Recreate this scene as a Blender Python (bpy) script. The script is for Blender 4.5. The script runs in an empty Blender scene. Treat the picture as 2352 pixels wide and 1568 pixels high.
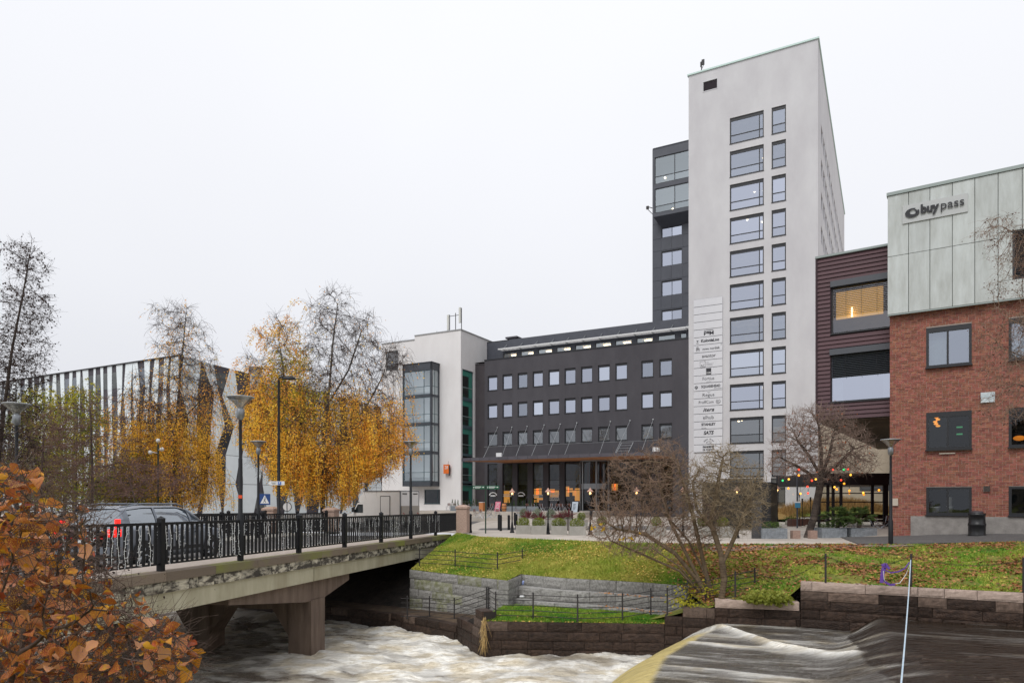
import bpy, math, random
import numpy as np
from mathutils import Vector, Matrix, Euler
random.seed(7); rng = np.random.default_rng(7)
R = math.radians
S = bpy.context.scene
COL = S.collection
# ---------------- camera, world, sun, exposure ----------------
F = 1600.0; CX = 1175.5; HZ = 1148.0; ZC = 1.7     # focal length and horizon in units of a 2351 px wide picture
cd = bpy.data.cameras.new('camera'); cam = bpy.data.objects.new('camera', cd); COL.objects.link(cam)
cam.location = (0, 0, ZC); cam.rotation_euler = (R(90), 0, 0)
cd.sensor_width = 36; cd.lens = 36 * F / 2351; cd.shift_y = (HZ - 784) / 2351
cd.clip_start = 0.1; cd.clip_end = 6000
S.camera = cam
S.render.resolution_x = 1024; S.render.resolution_y = 682
S.render.engine = 'CYCLES'
S.cycles.transparent_max_bounces = 16
S.view_settings.view_transform = 'Standard'; S.view_settings.look = 'None'
S.view_settings.gamma = 1; S.view_settings.use_curve_mapping = False
S.view_settings.exposure = 0.12
W = bpy.data.worlds.new('World'); S.world = W; W.use_nodes = True
nt = W.node_tree; nt.nodes.clear(); N = nt.nodes.new; L = nt.links.new
out = N('ShaderNodeOutputWorld'); bg = N('ShaderNodeBackground'); bg2 = N('ShaderNodeBackground'); mx = N('ShaderNodeMixShader')
sky = N('ShaderNodeTexSky'); sky.sky_type = 'NISHITA'; sky.sun_disc = False
sky.sun_elevation = R(50); sky.sun_rotation = R(210); sky.dust_density = 4
L(sky.outputs[0], bg.inputs[0]); bg.inputs[1].default_value = 0.08
# the closed cloud cover: pale grey-white, a little darker towards the horizon, very soft mottling
tc = N('ShaderNodeTexCoord'); sep = N('ShaderNodeSeparateXYZ'); L(tc.outputs['Generated'], sep.inputs[0])
cr = N('ShaderNodeValToRGB'); e = cr.color_ramp.elements
e[0].position = 0.0; e[0].color = (0.70, 0.71, 0.755, 1)
e[1].position = 0.62; e[1].color = (0.95, 0.96, 1.0, 1)
m_ = cr.color_ramp.elements.new(0.3); m_.color = (0.845, 0.855, 0.895, 1)
nz = N('ShaderNodeTexNoise'); nz.inputs['Scale'].default_value = 1.6; nz.inputs['Detail'].default_value = 3
L(tc.outputs['Generated'], nz.inputs[0])
ad = N('ShaderNodeMath'); ad.operation = 'MULTIPLY_ADD'; ad.inputs[1].default_value = 0.34; L(nz.outputs[0], ad.inputs[0])
ab = N('ShaderNodeMath'); ab.operation = 'SUBTRACT'; ab.inputs[1].default_value = 0.17; L(sep.outputs[2], ab.inputs[0]); L(ab.outputs[0], ad.inputs[2])
L(ad.outputs[0], cr.inputs[0]); L(cr.outputs[0], bg2.inputs[0]); bg2.inputs[1].default_value = 1.01
mx.inputs[0].default_value = 0.93
L(bg.outputs[0], mx.inputs[1]); L(bg2.outputs[0], mx.inputs[2]); L(mx.outputs[0], out.inputs[0])
sd = bpy.data.lights.new('sun', 'SUN'); sun = bpy.data.objects.new('sun', sd); COL.objects.link(sun)
sd.energy = 1.5; sd.angle = R(28); sd.color = (1.0, 0.985, 0.96)
sun.rotation_euler = (R(40), 0, R(-30))

# ---------------- helpers ----------------
def P(px, py, Y):
    return Vector(((px - CX) / F * Y, Y, ZC + (HZ - py) / F * Y))
def PZ(px, py, z):
    "the point seen at a pixel that lies at height z"
    return P(px, py, (ZC - z) * F / (py - HZ))
def hx(h, k=1.0):
    h = h.lstrip('#'); v = [int(h[i:i+2], 16) / 255 for i in (0, 2, 4)]
    return tuple([(c / 12.92 if c <= .04045 else ((c + .055) / 1.055) ** 2.4) * k for c in v] + [1])
MATS = {}
def mat(name, col, col2=None, scale=3.0, rough=0.8, bump=0.0, bscale=None, metal=0.0, vary=0.0, hue=0.0, stretch=None, detail=4, spec=0.5, coord='Object', isl=False, contrast=(0.35, 0.65)):
    if name in MATS: return MATS[name]
    m = bpy.data.materials.new(name); m.use_nodes = True; t = m.node_tree; b = t.nodes['Principled BSDF']
    N = t.nodes.new; L = t.links.new
    b.inputs['Roughness'].default_value = rough; b.inputs['Metallic'].default_value = metal
    b.inputs['Specular IOR Level'].default_value = spec
    tc = N('ShaderNodeTexCoord'); mp = N('ShaderNodeMapping'); L(tc.outputs[coord], mp.inputs[0])
    if stretch: mp.inputs['Scale'].default_value = stretch
    if vary and coord == 'Object':
        o2 = N('ShaderNodeObjectInfo'); m5 = N('ShaderNodeMath'); m5.operation = 'MULTIPLY'; m5.inputs[1].default_value = 57; L(o2.outputs['Random'], m5.inputs[0]); va = N('ShaderNodeVectorMath'); va.operation = 'ADD'; L(tc.outputs[coord], va.inputs[0]); L(m5.outputs[0], va.inputs[1]); L(va.outputs[0], mp.inputs[0])
    src = None
    if col2 is not None:
        n = N('ShaderNodeTexNoise'); n.inputs['Scale'].default_value = scale; n.inputs['Detail'].default_value = detail
        n.inputs['Roughness'].default_value = 0.65
        L(mp.outputs[0], n.inputs[0]); r = N('ShaderNodeValToRGB'); L(n.outputs[0], r.inputs[0])
        r.color_ramp.elements[0].position = contrast[0]; r.color_ramp.elements[1].position = contrast[1]
        r.color_ramp.elements[0].color = col; r.color_ramp.elements[1].color = col2; src = r.outputs[0]
    if vary or hue:
        oi = N('ShaderNodeObjectInfo'); rv = oi.outputs['Random']
        if isl:
            g = N('ShaderNodeNewGeometry'); a = N('ShaderNodeMath'); a.operation = 'ADD'
            L(oi.outputs['Random'], a.inputs[0]); L(g.outputs['Random Per Island'], a.inputs[1])
            fr = N('ShaderNodeMath'); fr.operation = 'FRACT'; L(a.outputs[0], fr.inputs[0]); rv = fr.outputs[0]
        hs = N('ShaderNodeHueSaturation')
        if src: L(src, hs.inputs['Color'])
        else: hs.inputs['Color'].default_value = col
        mr = N('ShaderNodeMapRange'); L(rv, mr.inputs[0]); mr.inputs[3].default_value = 1 - vary; mr.inputs[4].default_value = 1 + vary
        L(mr.outputs[0], hs.inputs['Value'])
        if hue:
            m1 = N('ShaderNodeMath'); m1.operation = 'MULTIPLY'; m1.inputs[1].default_value = 7.31; L(rv, m1.inputs[0])
            m2 = N('ShaderNodeMath'); m2.operation = 'FRACT'; L(m1.outputs[0], m2.inputs[0])
            mh = N('ShaderNodeMapRange'); L(m2.outputs[0], mh.inputs[0]); mh.inputs[3].default_value = .5 - hue; mh.inputs[4].default_value = .5 + hue
            L(mh.outputs[0], hs.inputs['Hue'])
        src = hs.outputs[0]
    if src: L(src, b.inputs['Base Color'])
    else: b.inputs['Base Color'].default_value = col
    if bump:
        n2 = N('ShaderNodeTexNoise'); n2.inputs['Scale'].default_value = bscale or scale * 4; n2.inputs['Detail'].default_value = 5
        L(mp.outputs[0], n2.inputs[0]); bp = N('ShaderNodeBump'); bp.inputs['Strength'].default_value = bump; bp.inputs['Distance'].default_value = 0.05
        L(n2.outputs[0], bp.inputs['Height']); L(bp.outputs[0], b.inputs['Normal'])
    MATS[name] = m; return m
def emis(name, col, strength):
    if name in MATS: return MATS[name]
    m = bpy.data.materials.new(name); m.use_nodes = True; b = m.node_tree.nodes['Principled BSDF']
    b.inputs['Base Color'].default_value = col; b.inputs['Emission Color'].default_value = col; b.inputs['Emission Strength'].default_value = strength
    MATS[name] = m; return m
def glass(name, refl, tint, fac, rough=0.02, wob=0.0):
    if name in MATS: return MATS[name]
    m = bpy.data.materials.new(name); m.use_nodes = True; t = m.node_tree; t.nodes.clear(); N = t.nodes.new; L = t.links.new
    o = N('ShaderNodeOutputMaterial'); g = N('ShaderNodeBsdfGlossy'); tr = N('ShaderNodeBsdfTransparent'); mx = N('ShaderNodeMixShader')
    g.inputs['Color'].default_value = refl; g.inputs['Roughness'].default_value = rough; tr.inputs['Color'].default_value = tint
    if wob:
        oi = N('ShaderNodeObjectInfo'); hs = N('ShaderNodeHueSaturation'); hs.inputs['Color'].default_value = refl; mv = N('ShaderNodeMapRange'); L(oi.outputs['Random'], mv.inputs[0]); mv.inputs[3].default_value = .82; mv.inputs[4].default_value = 1.08; L(mv.outputs[0], hs.inputs['Value']); L(hs.outputs[0], g.inputs['Color'])
    lw = N('ShaderNodeLayerWeight'); lw.inputs[0].default_value = 0.25
    mr = N('ShaderNodeMapRange'); L(lw.outputs['Fresnel'], mr.inputs[0]); mr.inputs[3].default_value = fac; mr.inputs[4].default_value = min(1, fac + .35)
    L(mr.outputs[0], mx.inputs[0]); L(tr.outputs[0], mx.inputs[1]); L(g.outputs[0], mx.inputs[2]); L(mx.outputs[0], o.inputs[0])
    if wob:
        tc = N('ShaderNodeTexCoord'); n = N('ShaderNodeTexNoise'); n.inputs['Scale'].default_value = 1.1; L(tc.outputs['Object'], n.inputs[0])
        bp = N('ShaderNodeBump'); bp.inputs['Strength'].default_value = wob; bp.inputs['Distance'].default_value = .03; L(n.outputs[0], bp.inputs['Height']); L(bp.outputs[0], g.inputs['Normal'])
    MATS[name] = m; return m

class MB:
    def __init__(s): s.v = []; s.f = []; s.m = []
    def add(s, vs, fs, mi=0):
        o = len(s.v); s.v.extend([tuple(v) for v in vs]); s.f.extend([tuple(i + o for i in f) for f in fs]); s.m.extend([mi] * len(fs)); return s
    def box(s, x0, x1, y0, y1, z0, z1, mi=0):
        return s.add([(x0,y0,z0),(x1,y0,z0),(x1,y1,z0),(x0,y1,z0),(x0,y0,z1),(x1,y0,z1),(x1,y1,z1),(x0,y1,z1)],
                     [(0,3,2,1),(4,5,6,7),(0,1,5,4),(1,2,6,5),(2,3,7,6),(3,0,4,7)], mi)
    def hexa(s, p, mi=0):   # 8 points, bottom ring then top ring
        return s.add(p, [(0,3,2,1),(4,5,6,7),(0,1,5,4),(1,2,6,5),(2,3,7,6),(3,0,4,7)], mi)
    def quad(s, a, b, c, d, mi=0): return s.add([a, b, c, d], [(0,1,2,3)], mi)
    def prism(s, poly, z0, z1, mi=0):
        n = len(poly); vs = [(x, y, z0) for x, y in poly] + [(x, y, z1) for x, y in poly]
        return s.add(vs, [tuple(range(n))[::-1], tuple(range(n, 2*n))] + [(i, (i+1) % n, (i+1) % n + n, i + n) for i in range(n)], mi)
    def prismx(s, poly, x0, x1, mi=0):  # poly in (y,z), extruded along x
        n = len(poly); vs = [(x0, y, z) for y, z in poly] + [(x1, y, z) for y, z in poly]
        return s.add(vs, [tuple(range(n))[::-1], tuple(range(n, 2*n))] + [(i, (i+1) % n, (i+1) % n + n, i + n) for i in range(n)], mi)
    def prismy(s, poly, y0, y1, mi=0):  # poly in (x,z), extruded along y
        n = len(poly); vs = [(x, y0, z) for x, z in poly] + [(x, y1, z) for x, z in poly]
        return s.add(vs, [tuple(range(n)), tuple(range(n, 2*n))[::-1]] + [(i, i + n, (i+1) % n + n, (i+1) % n) for i in range(n)], mi)
    def tube(s, pts, rad, n=6, mi=0, cap=True):
        pts = [Vector(p) for p in pts]; k = len(pts); rr = rad if isinstance(rad, (list, tuple)) else [rad] * k
        o = len(s.v)
        for i, p in enumerate(pts):
            t = (pts[min(i+1, k-1)] - pts[max(i-1, 0)])
            if t.length < 1e-9: t = Vector((0,0,1))
            t.normalize(); a = t.cross(Vector((0.13, 0.31, 0.94)) if abs(t.z) < .9 else Vector((1, 0.05, 0)));
            a.normalize(); b = t.cross(a)
            for j in range(n):
                an = 2 * math.pi * j / n; q = p + (a * math.cos(an) + b * math.sin(an)) * rr[i]; s.v.append((q.x, q.y, q.z))
        for i in range(k - 1):
            for j in range(n):
                s.f.append((o + i*n + j, o + i*n + (j+1) % n, o + (i+1)*n + (j+1) % n, o + (i+1)*n + j)); s.m.append(mi)
        if cap and n > 2:
            s.f.append(tuple(o + j for j in range(n))[::-1]); s.m.append(mi)
            s.f.append(tuple(o + (k-1)*n + j for j in range(n))); s.m.append(mi)
        return s
    def lathe(s, prof, n=16, c=(0, 0, 0), mi=0):
        o = len(s.v)
        for r, z in prof:
            for j in range(n):
                a = 2*math.pi*j/n; s.v.append((c[0] + r*math.cos(a), c[1] + r*math.sin(a), c[2] + z))
        for i in range(len(prof) - 1):
            for j in range(n):
                s.f.append((o+i*n+j, o+i*n+(j+1)%n, o+(i+1)*n+(j+1)%n, o+(i+1)*n+j)); s.m.append(mi)
        return s
    def ball(s, c, r, n=8, m=5, mi=0, sz=1.0):
        return s.lathe([(max(1e-4, r*math.sin(math.pi*i/m)), -r*sz*math.cos(math.pi*i/m)) for i in range(m+1)], n, c, mi)
    def xf(s, M):
        s.v = [tuple(M @ Vector(v)) for v in s.v]; return s
    def mesh(s, name, mats, smooth=False):
        me = bpy.data.meshes.new(name); me.from_pydata(s.v, [], s.f)
        for m in (mats if isinstance(mats, (list, tuple)) else [mats]): me.materials.append(m)
        if any(s.m): me.polygons.foreach_set('material_index', s.m)
        if smooth: me.polygons.foreach_set('use_smooth', [True] * len(s.f))
        me.update(); return me
    def build(s, name, mats, parent=None, smooth=False, loc=None):
        return link(name, s.mesh(name, mats, smooth), parent, loc)
def link(name, me, parent=None, loc=None, rot=None, scale=None):
    o = bpy.data.objects.new(name, me); COL.objects.link(o)
    if parent is not None: o.parent = parent
    if loc is not None: o.location = loc
    if rot is not None: o.rotation_euler = rot
    if scale is not None: o.scale = scale
    return o
def tag(o, label=None, cat=None, group=None, kind=None):
    if label: o['label'] = label
    if cat: o['category'] = cat
    if group: o['group'] = group
    if kind: o['kind'] = kind
    return o
def thing(name, label, cat, loc=(0, 0, 0), rz=0.0, group=None, rx=0.0):
    o = bpy.data.objects.new(name, None); COL.objects.link(o); o.location = loc; o.rotation_euler = (rx, 0, rz)
    o.empty_display_size = .3
    return tag(o, label, cat, group)
def structure(name, mb, m, smooth=False):
    return tag(mb.build(name, m, None, smooth), kind='structure')
def kids(o): return KIDS.get(o.name, [c for c in o.children])
KIDS = {}
def dup(root, loc, rz, label, group=None, scale=None):
    def cp(o, par):
        c = o.copy(); COL.objects.link(c)
        if par is not None: c.parent = par
        for ch in list(o.children): cp(ch, c)
        return c
    r = cp(root, None); r.location = loc; r.rotation_euler = (0, 0, rz)
    if scale: r.scale = (scale,)*3
    r['label'] = label
    if group: r['group'] = group
    return r
def npmesh(name, verts, faces, m, smooth=False, nv=4):
    me = bpy.data.meshes.new(name); nf = len(faces)
    me.vertices.add(len(verts)); me.vertices.foreach_set('co', np.ascontiguousarray(verts, dtype=np.float32).ravel())
    me.loops.add(nf * nv); me.loops.foreach_set('vertex_index', np.ascontiguousarray(faces, dtype=np.int32).ravel())
    me.polygons.add(nf); me.polygons.foreach_set('loop_start', np.arange(0, nf * nv, nv, dtype=np.int32))
    try: me.polygons.foreach_set('loop_total', np.full(nf, nv, dtype=np.int32))
    except Exception: pass
    if smooth: me.polygons.foreach_set('use_smooth', np.ones(nf, dtype=bool))
    me.materials.append(m); me.update(calc_edges=True); me.validate(); return me
def cards(name, pts, size, m, parent=None, jitter=.5, flat=False, aspect=.6, updir=None):
    "many small leaf-shaped quads (four-point diamonds) as one mesh"
    pts = np.asarray(pts, dtype=np.float64); n = len(pts)
    a = rng.normal(size=(n, 3)); 
    if flat: a[:, 2] *= .15
    if updir is not None: a = a * .45 + np.array(updir)
    a /= np.linalg.norm(a, axis=1)[:, None]
    b = rng.normal(size=(n, 3))
    if flat: b[:, 2] *= .15
    b -= (b * a).sum(1)[:, None] * a; b /= np.linalg.norm(b, axis=1)[:, None]
    s = size * (1 + jitter * (rng.random(n) - .5) * 2)[:, None]
    v = np.empty((n, 4, 3)); v[:, 0] = pts - a*s*.5; v[:, 1] = pts + b*s*aspect*.5; v[:, 2] = pts + a*s*.5; v[:, 3] = pts - b*s*aspect*.5
    f = np.arange(n*4).reshape(n, 4)
    return link(name, npmesh(name, v.reshape(-1, 3), f, m), parent)
# value noise for terrain and water
def vnoise(x, y, seed=0):
    r = np.random.default_rng(seed); T = r.random((64, 64))
    xi = np.floor(x).astype(int); yi = np.floor(y).astype(int); fx = x - xi; fy = y - yi
    fx = fx*fx*(3-2*fx); fy = fy*fy*(3-2*fy)
    g = lambda i, j: T[i % 64, j % 64]
    return (g(xi, yi)*(1-fx) + g(xi+1, yi)*fx)*(1-fy) + (g(xi, yi+1)*(1-fx) + g(xi+1, yi+1)*fx)*fy
def fbm(x, y, o=4, seed=0):
    v = 0; a = .5
    for k in range(o): v = v + a*vnoise(x*2**k, y*2**k, seed+k); a *= .5
    return v
class Fr:
    "a facade frame: x along the facade to the right, y into the building, z up"
    def __init__(s, px, Y, ang):
        s.ox = (px - CX)/F*Y; s.oy = Y; s.a = R(ang); s.c = math.cos(s.a); s.s = math.sin(s.a)
        s.cl = (-s.ox*s.c - s.oy*s.s, s.ox*s.s - s.oy*s.c)
    def x(s, px, off=0.0):
        k = (px - CX)/F; dx = s.c*k + s.s; dy = -s.s*k + s.c; t = (off - s.cl[1])/dy
        return s.cl[0] + t*dx
    def y(s, px, xo):   # hit with plane local x = xo
        k = (px - CX)/F; dx = s.c*k + s.s; dy = -s.s*k + s.c; t = (xo - s.cl[0])/dx
        return s.cl[1] + t*dy, t
    def z(s, px, py, off=0.0):
        k = (px - CX)/F; dy = -s.s*k + s.c; t = (off - s.cl[1])/dy
        return ZC + (HZ - py)/F*t
    def w(s, x, y, z=0): return Vector((s.ox + s.c*x - s.s*y, s.oy + s.s*x + s.c*y, z))
def holes_wall(mb, x0, x1, z0, z1, holes, y=0.0, depth=.2, mi=0, side=None):
    "front wall in the plane y with real openings and reveals; side=(X) builds it on the plane x = X instead (x0..x1 then run along y, wall thickness goes to -x)"
    def pt(a, b, d):
        return (a, y + d, b) if side is None else (side - d, a, b)
    xs = sorted({x0, x1, *[h[0] for h in holes], *[h[1] for h in holes]}); zs = sorted({z0, z1, *[h[2] for h in holes], *[h[3] for h in holes]})
    xs = [v for v in xs if x0 - 1e-6 <= v <= x1 + 1e-6]; zs = [v for v in zs if z0 - 1e-6 <= v <= z1 + 1e-6]
    for i in range(len(xs)-1):
        j = 0
        while j < len(zs)-1:
            def solid(k):
                cx, cz = (xs[i]+xs[i+1])/2, (zs[k]+zs[k+1])/2
                return not any(h[0] < cx < h[1] and h[2] < cz < h[3] for h in holes)
            if not solid(j): j += 1; continue
            k = j
            while k+1 < len(zs)-1 and solid(k+1): k += 1
            mb.quad(pt(xs[i], zs[j], 0), pt(xs[i+1], zs[j], 0), pt(xs[i+1], zs[k+1], 0), pt(xs[i], zs[k+1], 0), mi); j = k+1
    for a0, a1, b0, b1 in holes:
        mb.quad(pt(a0,b0,0), pt(a0,b1,0), pt(a0,b1,depth), pt(a0,b0,depth), mi); mb.quad(pt(a1,b0,0), pt(a1,b0,depth), pt(a1,b1,depth), pt(a1,b1,0), mi)
        mb.quad(pt(a0,b0,0), pt(a0,b0,depth), pt(a1,b0,depth), pt(a1,b0,0), mi); mb.quad(pt(a0,b1,0), pt(a1,b1,0), pt(a1,b1,depth), pt(a0,b1,depth), mi)
WIN = {}
def window(parent, x0, x1, z0, z1, y, fm, gm, vx=(), hz=(), fw=.07, sill=True, rot=None, loc=None, top=0.0, name='window'):
    "a window: frame (part) with its panes (sub-parts); vx/hz are fractions where mullions and transoms stand"
    w = x1-x0; h = z1-z0; key = (round(w, 2), round(h, 2), fm.name, tuple(vx), tuple(hz), fw, sill, top, rot is None)
    if key not in WIN:
        mb = MB(); mb.box(0, fw, 0, .09, 0, h); mb.box(w-fw, w, 0, .09, 0, h); mb.box(fw, w-fw, 0, .09, 0, fw); mb.box(fw, w-fw, 0, .09, h-fw-top, h)
        cellx = [fw] ; 
        for v in vx: mb.box(w*v-fw*.4, w*v+fw*.4, .01, .085, fw, h-fw-top)
        for q in hz:
            hh = h*q; mb.box(fw, w-fw, .012, .08, hh-fw*.4, hh+fw*.4)
        if sill: mb.box(-.03, w+.03, -.16, -.002, -.05, 0)
        me = mb.mesh('window', fm)
        ex = [fw] + [w*v for v in vx] + [w-fw]; ez = [fw] + [h*q for q in hz] + [h-fw-top]; panes = []
        for i in range(len(ex)-1):
            for j in range(len(ez)-1):
                panes.append(MB().quad((ex[i], .05, ez[j]), (ex[i+1], .05, ez[j]), (ex[i+1], .05, ez[j+1]), (ex[i], .05, ez[j+1])).mesh('pane', gm))
        WIN[key] = (me, panes)
    me, panes = WIN[key]
    o = link(name, me, parent, loc or (x0, y, z0), rot)
    for pm in panes:
        p = link('pane', pm, o)
        if gm.name != pm.materials[0].name:
            p.material_slots[0].link = 'OBJECT'; p.material_slots[0].material = gm
    return o
def text(s, size, m, parent=None, loc=(0,0,0), rot=(R(90),0,0), bold=0.0, shear=0.0, depth=.01, width=None, align='CENTER', space=1.0, name='lettering', base=False):
    c = bpy.data.curves.new('t', 'FONT'); c.body = s; c.size = size; c.extrude = depth; c.offset = bold; c.shear = shear; c.align_x = align; c.align_y = 'BOTTOM_BASELINE' if base else 'CENTER'; c.space_character = space
    c.resolution_u = 3
    o = bpy.data.objects.new('t', c); COL.objects.link(o); dg = bpy.context.evaluated_depsgraph_get()
    me = bpy.data.meshes.new_from_object(o.evaluated_get(dg)); bpy.data.objects.remove(o); me.materials.clear(); me.materials.append(m)
    sc = None
    if width:
        xs = [v.co.x for v in me.vertices]; k = width/max(1e-6, max(xs)-min(xs)); sc = (k, 1, 1)
    return link(name, me, parent, loc, rot, sc)
# ---------------- materials ----------------
ASPH = mat('asphalt', hx('#5c5a59', .75), hx('#6e6b69', .8), 6, .9, .25, 90)
PAVE = mat('plaza_paving', hx('#a39a90', .95), hx('#b5aca2'), .8, .85, .1, 40)
SLAB = mat('paving_slab', hx('#b3a89d'), hx('#c0b6aa'), 3, .85, .12, 30, vary=.09, hue=.006)
EARTH = mat('trodden_earth', hx('#7a6a5c'), hx('#94867a'), 5, .95, .4, 25)
SOIL = mat('lawn_soil', hx('#5f6e1f', .8), hx('#8a8738', .9), 1.1, .95, .5, 18, contrast=(.3, .7))
CONC = mat('concrete', hx('#8d8a83'), hx('#a3a098'), 2.2, .85, .2, 30, stretch=(1, 1, .35))
BEAMC = mat('bridge_beam_concrete', hx('#b8b39c'), hx('#9a937b'), 1.4, .85, .2, 40, stretch=(2.5, .8, .25))
DARKC = mat('damp_brown_concrete', hx('#5a4a40', .9), hx('#77665a', .9), 1.7, .75, .25, 30, stretch=(2, 2, .3))
GRAN = mat('grey_granite', hx('#7c7a77'), hx('#a8a6a1'), 5, .85, .7, 14, vary=.10, hue=.008, detail=8, stretch=(2.8,1,1))
GRANM = mat('mossy_grey_granite', hx('#74764f'), hx('#a2a198'), 1.6, .88, .6, 16, vary=.14, stretch=(2.8,1,1))
PINK = mat('pinkish_granite', hx('#a08c80'), hx('#b9a598'), 4, .85, .5, 16, vary=.1, detail=7, stretch=(3,1,1))
BROWN = mat('brown_wall_stone', hx('#5a4a40', .8), hx('#7b675a', .85), 2.5, .8, .8, 12, vary=.22, detail=8, stretch=(3.2,1,1))
WET = mat('dark_wet_stone', hx('#2c211b', .85), hx('#4b3a30', .9), 3, .6, 1.0, 9, spec=.3, vary=.3, detail=8, stretch=(3.2,1,1))
MORT = mat('dark_joint_mortar', hx('#2a2522'), None, rough=.95)
MORTG = mat('grey_joint_mortar', hx('#4a4a46'), None, rough=.95)
PILLAR = mat('pink_granite_pillar', hx('#9b8376'), hx('#b39a8b'), 14, .8, .15, 60)
BLACK = mat('black_painted_metal', hx('#141518'), hx('#1c1d21'), 3, .5, .05, 40, spec=.3)
IRON = mat('dark_iron', hx('#26262a'), hx('#3a3533'), 6, .6, .15, 50)
STEEL = mat('brushed_steel', hx('#8d9094'), None, rough=.4, metal=.8)
GALV = mat('galvanised_steel', hx('#a9acae'), None, rough=.5, metal=.5)
WIRE = mat('white_light_cord', hx('#e8eaea'), None, rough=.5)
KERB = mat('mossy_kerb_stone', hx('#75685a'), hx('#7d8040'), .5, .85, .3, 30, vary=.16, contrast=(.5, .66))
FASC = mat('pale_fascia_stone', hx('#46413a'), hx('#bdb6a4'), 1.7, .85, .6, 14, vary=.22, detail=8, contrast=(.46, .6))
WHITE = mat('white_paint', hx('#d8d8d8'), None, rough=.5)

# ---------------- ground, road, path, river banks ----------------
TP = [(-300,75),(-120,55),(-60,46),(-30,42),(-14,39),(-9,38.2),(-3.6,37.4),(-2.9,36.8),(-2.2,34.8),(-1.55,32.9),(0,31.9),(2.34,30.1),(4.05,28.9),(5.7,28.0),(6.7,27.7),(7.6,27.6),(8.6,27.5),(10,27.45),(10.6,27.45),(14.5,27.35),(17,25.9),(19.2,24.4),(26,20),(60,4),(300,-90)]
def gz(x, y):
    "height of the street and plaza"
    d = np.clip((y-40)/16, 0, 1); d = d*d*(3-2*d); l = np.clip((4-x)/8, 0, 1)
    r = np.clip((x-14.5)/6, 0, 1); r = r*r*(3-2*r)
    return -.05 - .5*d*l*np.clip((x+45)/20, 0.2, 1) + .35*r*np.clip((50-y)/15, 0, 1)
def resample(pts, step):
    out = []
    for a, b in zip(pts[:-1], pts[1:]):
        n = max(1, int(math.dist(a, b)/step)); n = min(n, 40)
        for i in range(n): out.append(tuple(a[k]+(b[k]-a[k])*i/n for k in range(len(a))))
    out.append(tuple(pts[-1])); return out
edge = resample(TP, 1.0); vs = [0,.4,1,2,3.5,5,7,9,11,13,15,17,20,24,28,34,45,70,120,300,900,2500]
gv = []; gf = []
for (x, y) in edge:
    for v in vs:
        X = x*(1 + v/300); Y = y+v; gv.append((X, Y, float(gz(X, Y))))
nvv = len(vs)
for i in range(len(edge)-1):
    for j in range(nvv-1): gf.append((i*nvv+j, (i+1)*nvv+j, (i+1)*nvv+j+1, i*nvv+j+1))
g = MB().add(gv, gf); structure('ground', g, PAVE, True)
# street that comes off the bridge and swings left, plus the asphalt along the brick building
def sheet(name, poly, m, h=.006, n=1):
    mb = MB(); mb.add([(x, y, float(gz(x, y)) + h) for x, y in poly], [tuple(range(len(poly)))]); return structure(name, mb, m)
def strip(name, l, r, m, h=.006):
    mb = MB()
    L_ = resample(l, 1.5); 
    k = len(L_); R_ = [tuple(np.array(r[0])*(1-t)+np.array(r[-1])*t) if len(r) == 2 else None for t in np.linspace(0,1,k)]
    vs_ = []; nn = 5
    for a, b in zip(L_, R_):
        for q in range(nn+1):
            x = a[0]+(b[0]-a[0])*q/nn; y = a[1]+(b[1]-a[1])*q/nn; vs_.append((x, y, float(gz(x, y))+h))
    mb.add(vs_, [(i*(nn+1)+q, i*(nn+1)+q+1, (i+1)*(nn+1)+q+1, (i+1)*(nn+1)+q) for i in range(k-1) for q in range(nn)])
    return structure(name, mb, m, True)
strip('road', [(-5.2,37.9),(-4,60),(-3,75)], [(-13,38.9),(-26,80)], ASPH)
strip('side_street', [(-2.0,41.0),(16,41)], [(-2.0,46.5),(16,48)], ASPH, .010)
strip('asphalt_path', [(13.7,27.55),(14.6,27.42),(17.1,26.0),(19.3,24.5),(26.2,20.1),(40,13.6)], [(15.2,32.2),(44,13.2)], ASPH, .03)
# the foot path slabs along the lawn: countable pieces
pav = thing('paved_path', 'path of pale rectangular paving slabs along the top of the grass bank', 'path')
slabme = MB().box(-.5, .5, -.5, .5, -.03, .012).mesh('slab', SLAB)
pathline = [(1.2,31.2),(2.34,30.35),(4.05,29.15),(5.7,28.25),(6.7,27.95),(7.6,27.85),(10,27.7),(13.4,27.7)]
pl = resample(pathline, .46); rows = 4; cnt = 0
for i in range(len(pl)-1):
    a = Vector(pl[i]); b = Vector(pl[i+1]); t = (b-a); ln = t.length; t.normalize(); nn = Vector((-t.y, t.x)); rz = math.atan2(t.y, t.x)
    if ln < .1: continue
    for r in range(rows):
        c = (a+b)/2 + nn*(.22 + .42*r)
        link('slab', slabme, pav, (c.x, c.y, -.05 + random.uniform(0, .004)), (random.uniform(-.004,.004), random.uniform(-.004,.004), rz), (ln*.975, .405, 1)); cnt += 1
# ---------------- the lawn ----------------
PAIRS = [((-2.9,36.8),(-4.3,29.6,-1.24)),((-2.2,34.8),(-2.2,27.5,-1.24)),((-1.55,32.9),(-.17,25.55,-1.24)),((-.2,32.0),(.33,27.35,-1.2)),((2.34,30.1),(2.0,25.95,-1.2)),
 ((4.05,28.9),(3.54,25.25,-1.2)),((5.7,28.0),(4.95,24.45,-1.2)),((6.7,27.7),(5.75,23.7,-1.25)),((7.6,27.6),(6.25,22.15,-1.72)),((8.6,27.5),(7.05,21.85,-1.43)),
 ((10,27.45),(8.4,21.6,-1.43)),((10.6,27.45),(8.95,21.45,-.90)),((14.5,27.35),(11.65,20.1,-.80)),((17,25.9),(12.8,19.45,-.80)),((19.2,24.4),(14.2,18.75,-.80)),((26,20),(20,15.6,-.80)),((60,4),(50,-2,-.8))]
prs = resample([(*a, *b) for a, b in PAIRS], .6)
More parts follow.
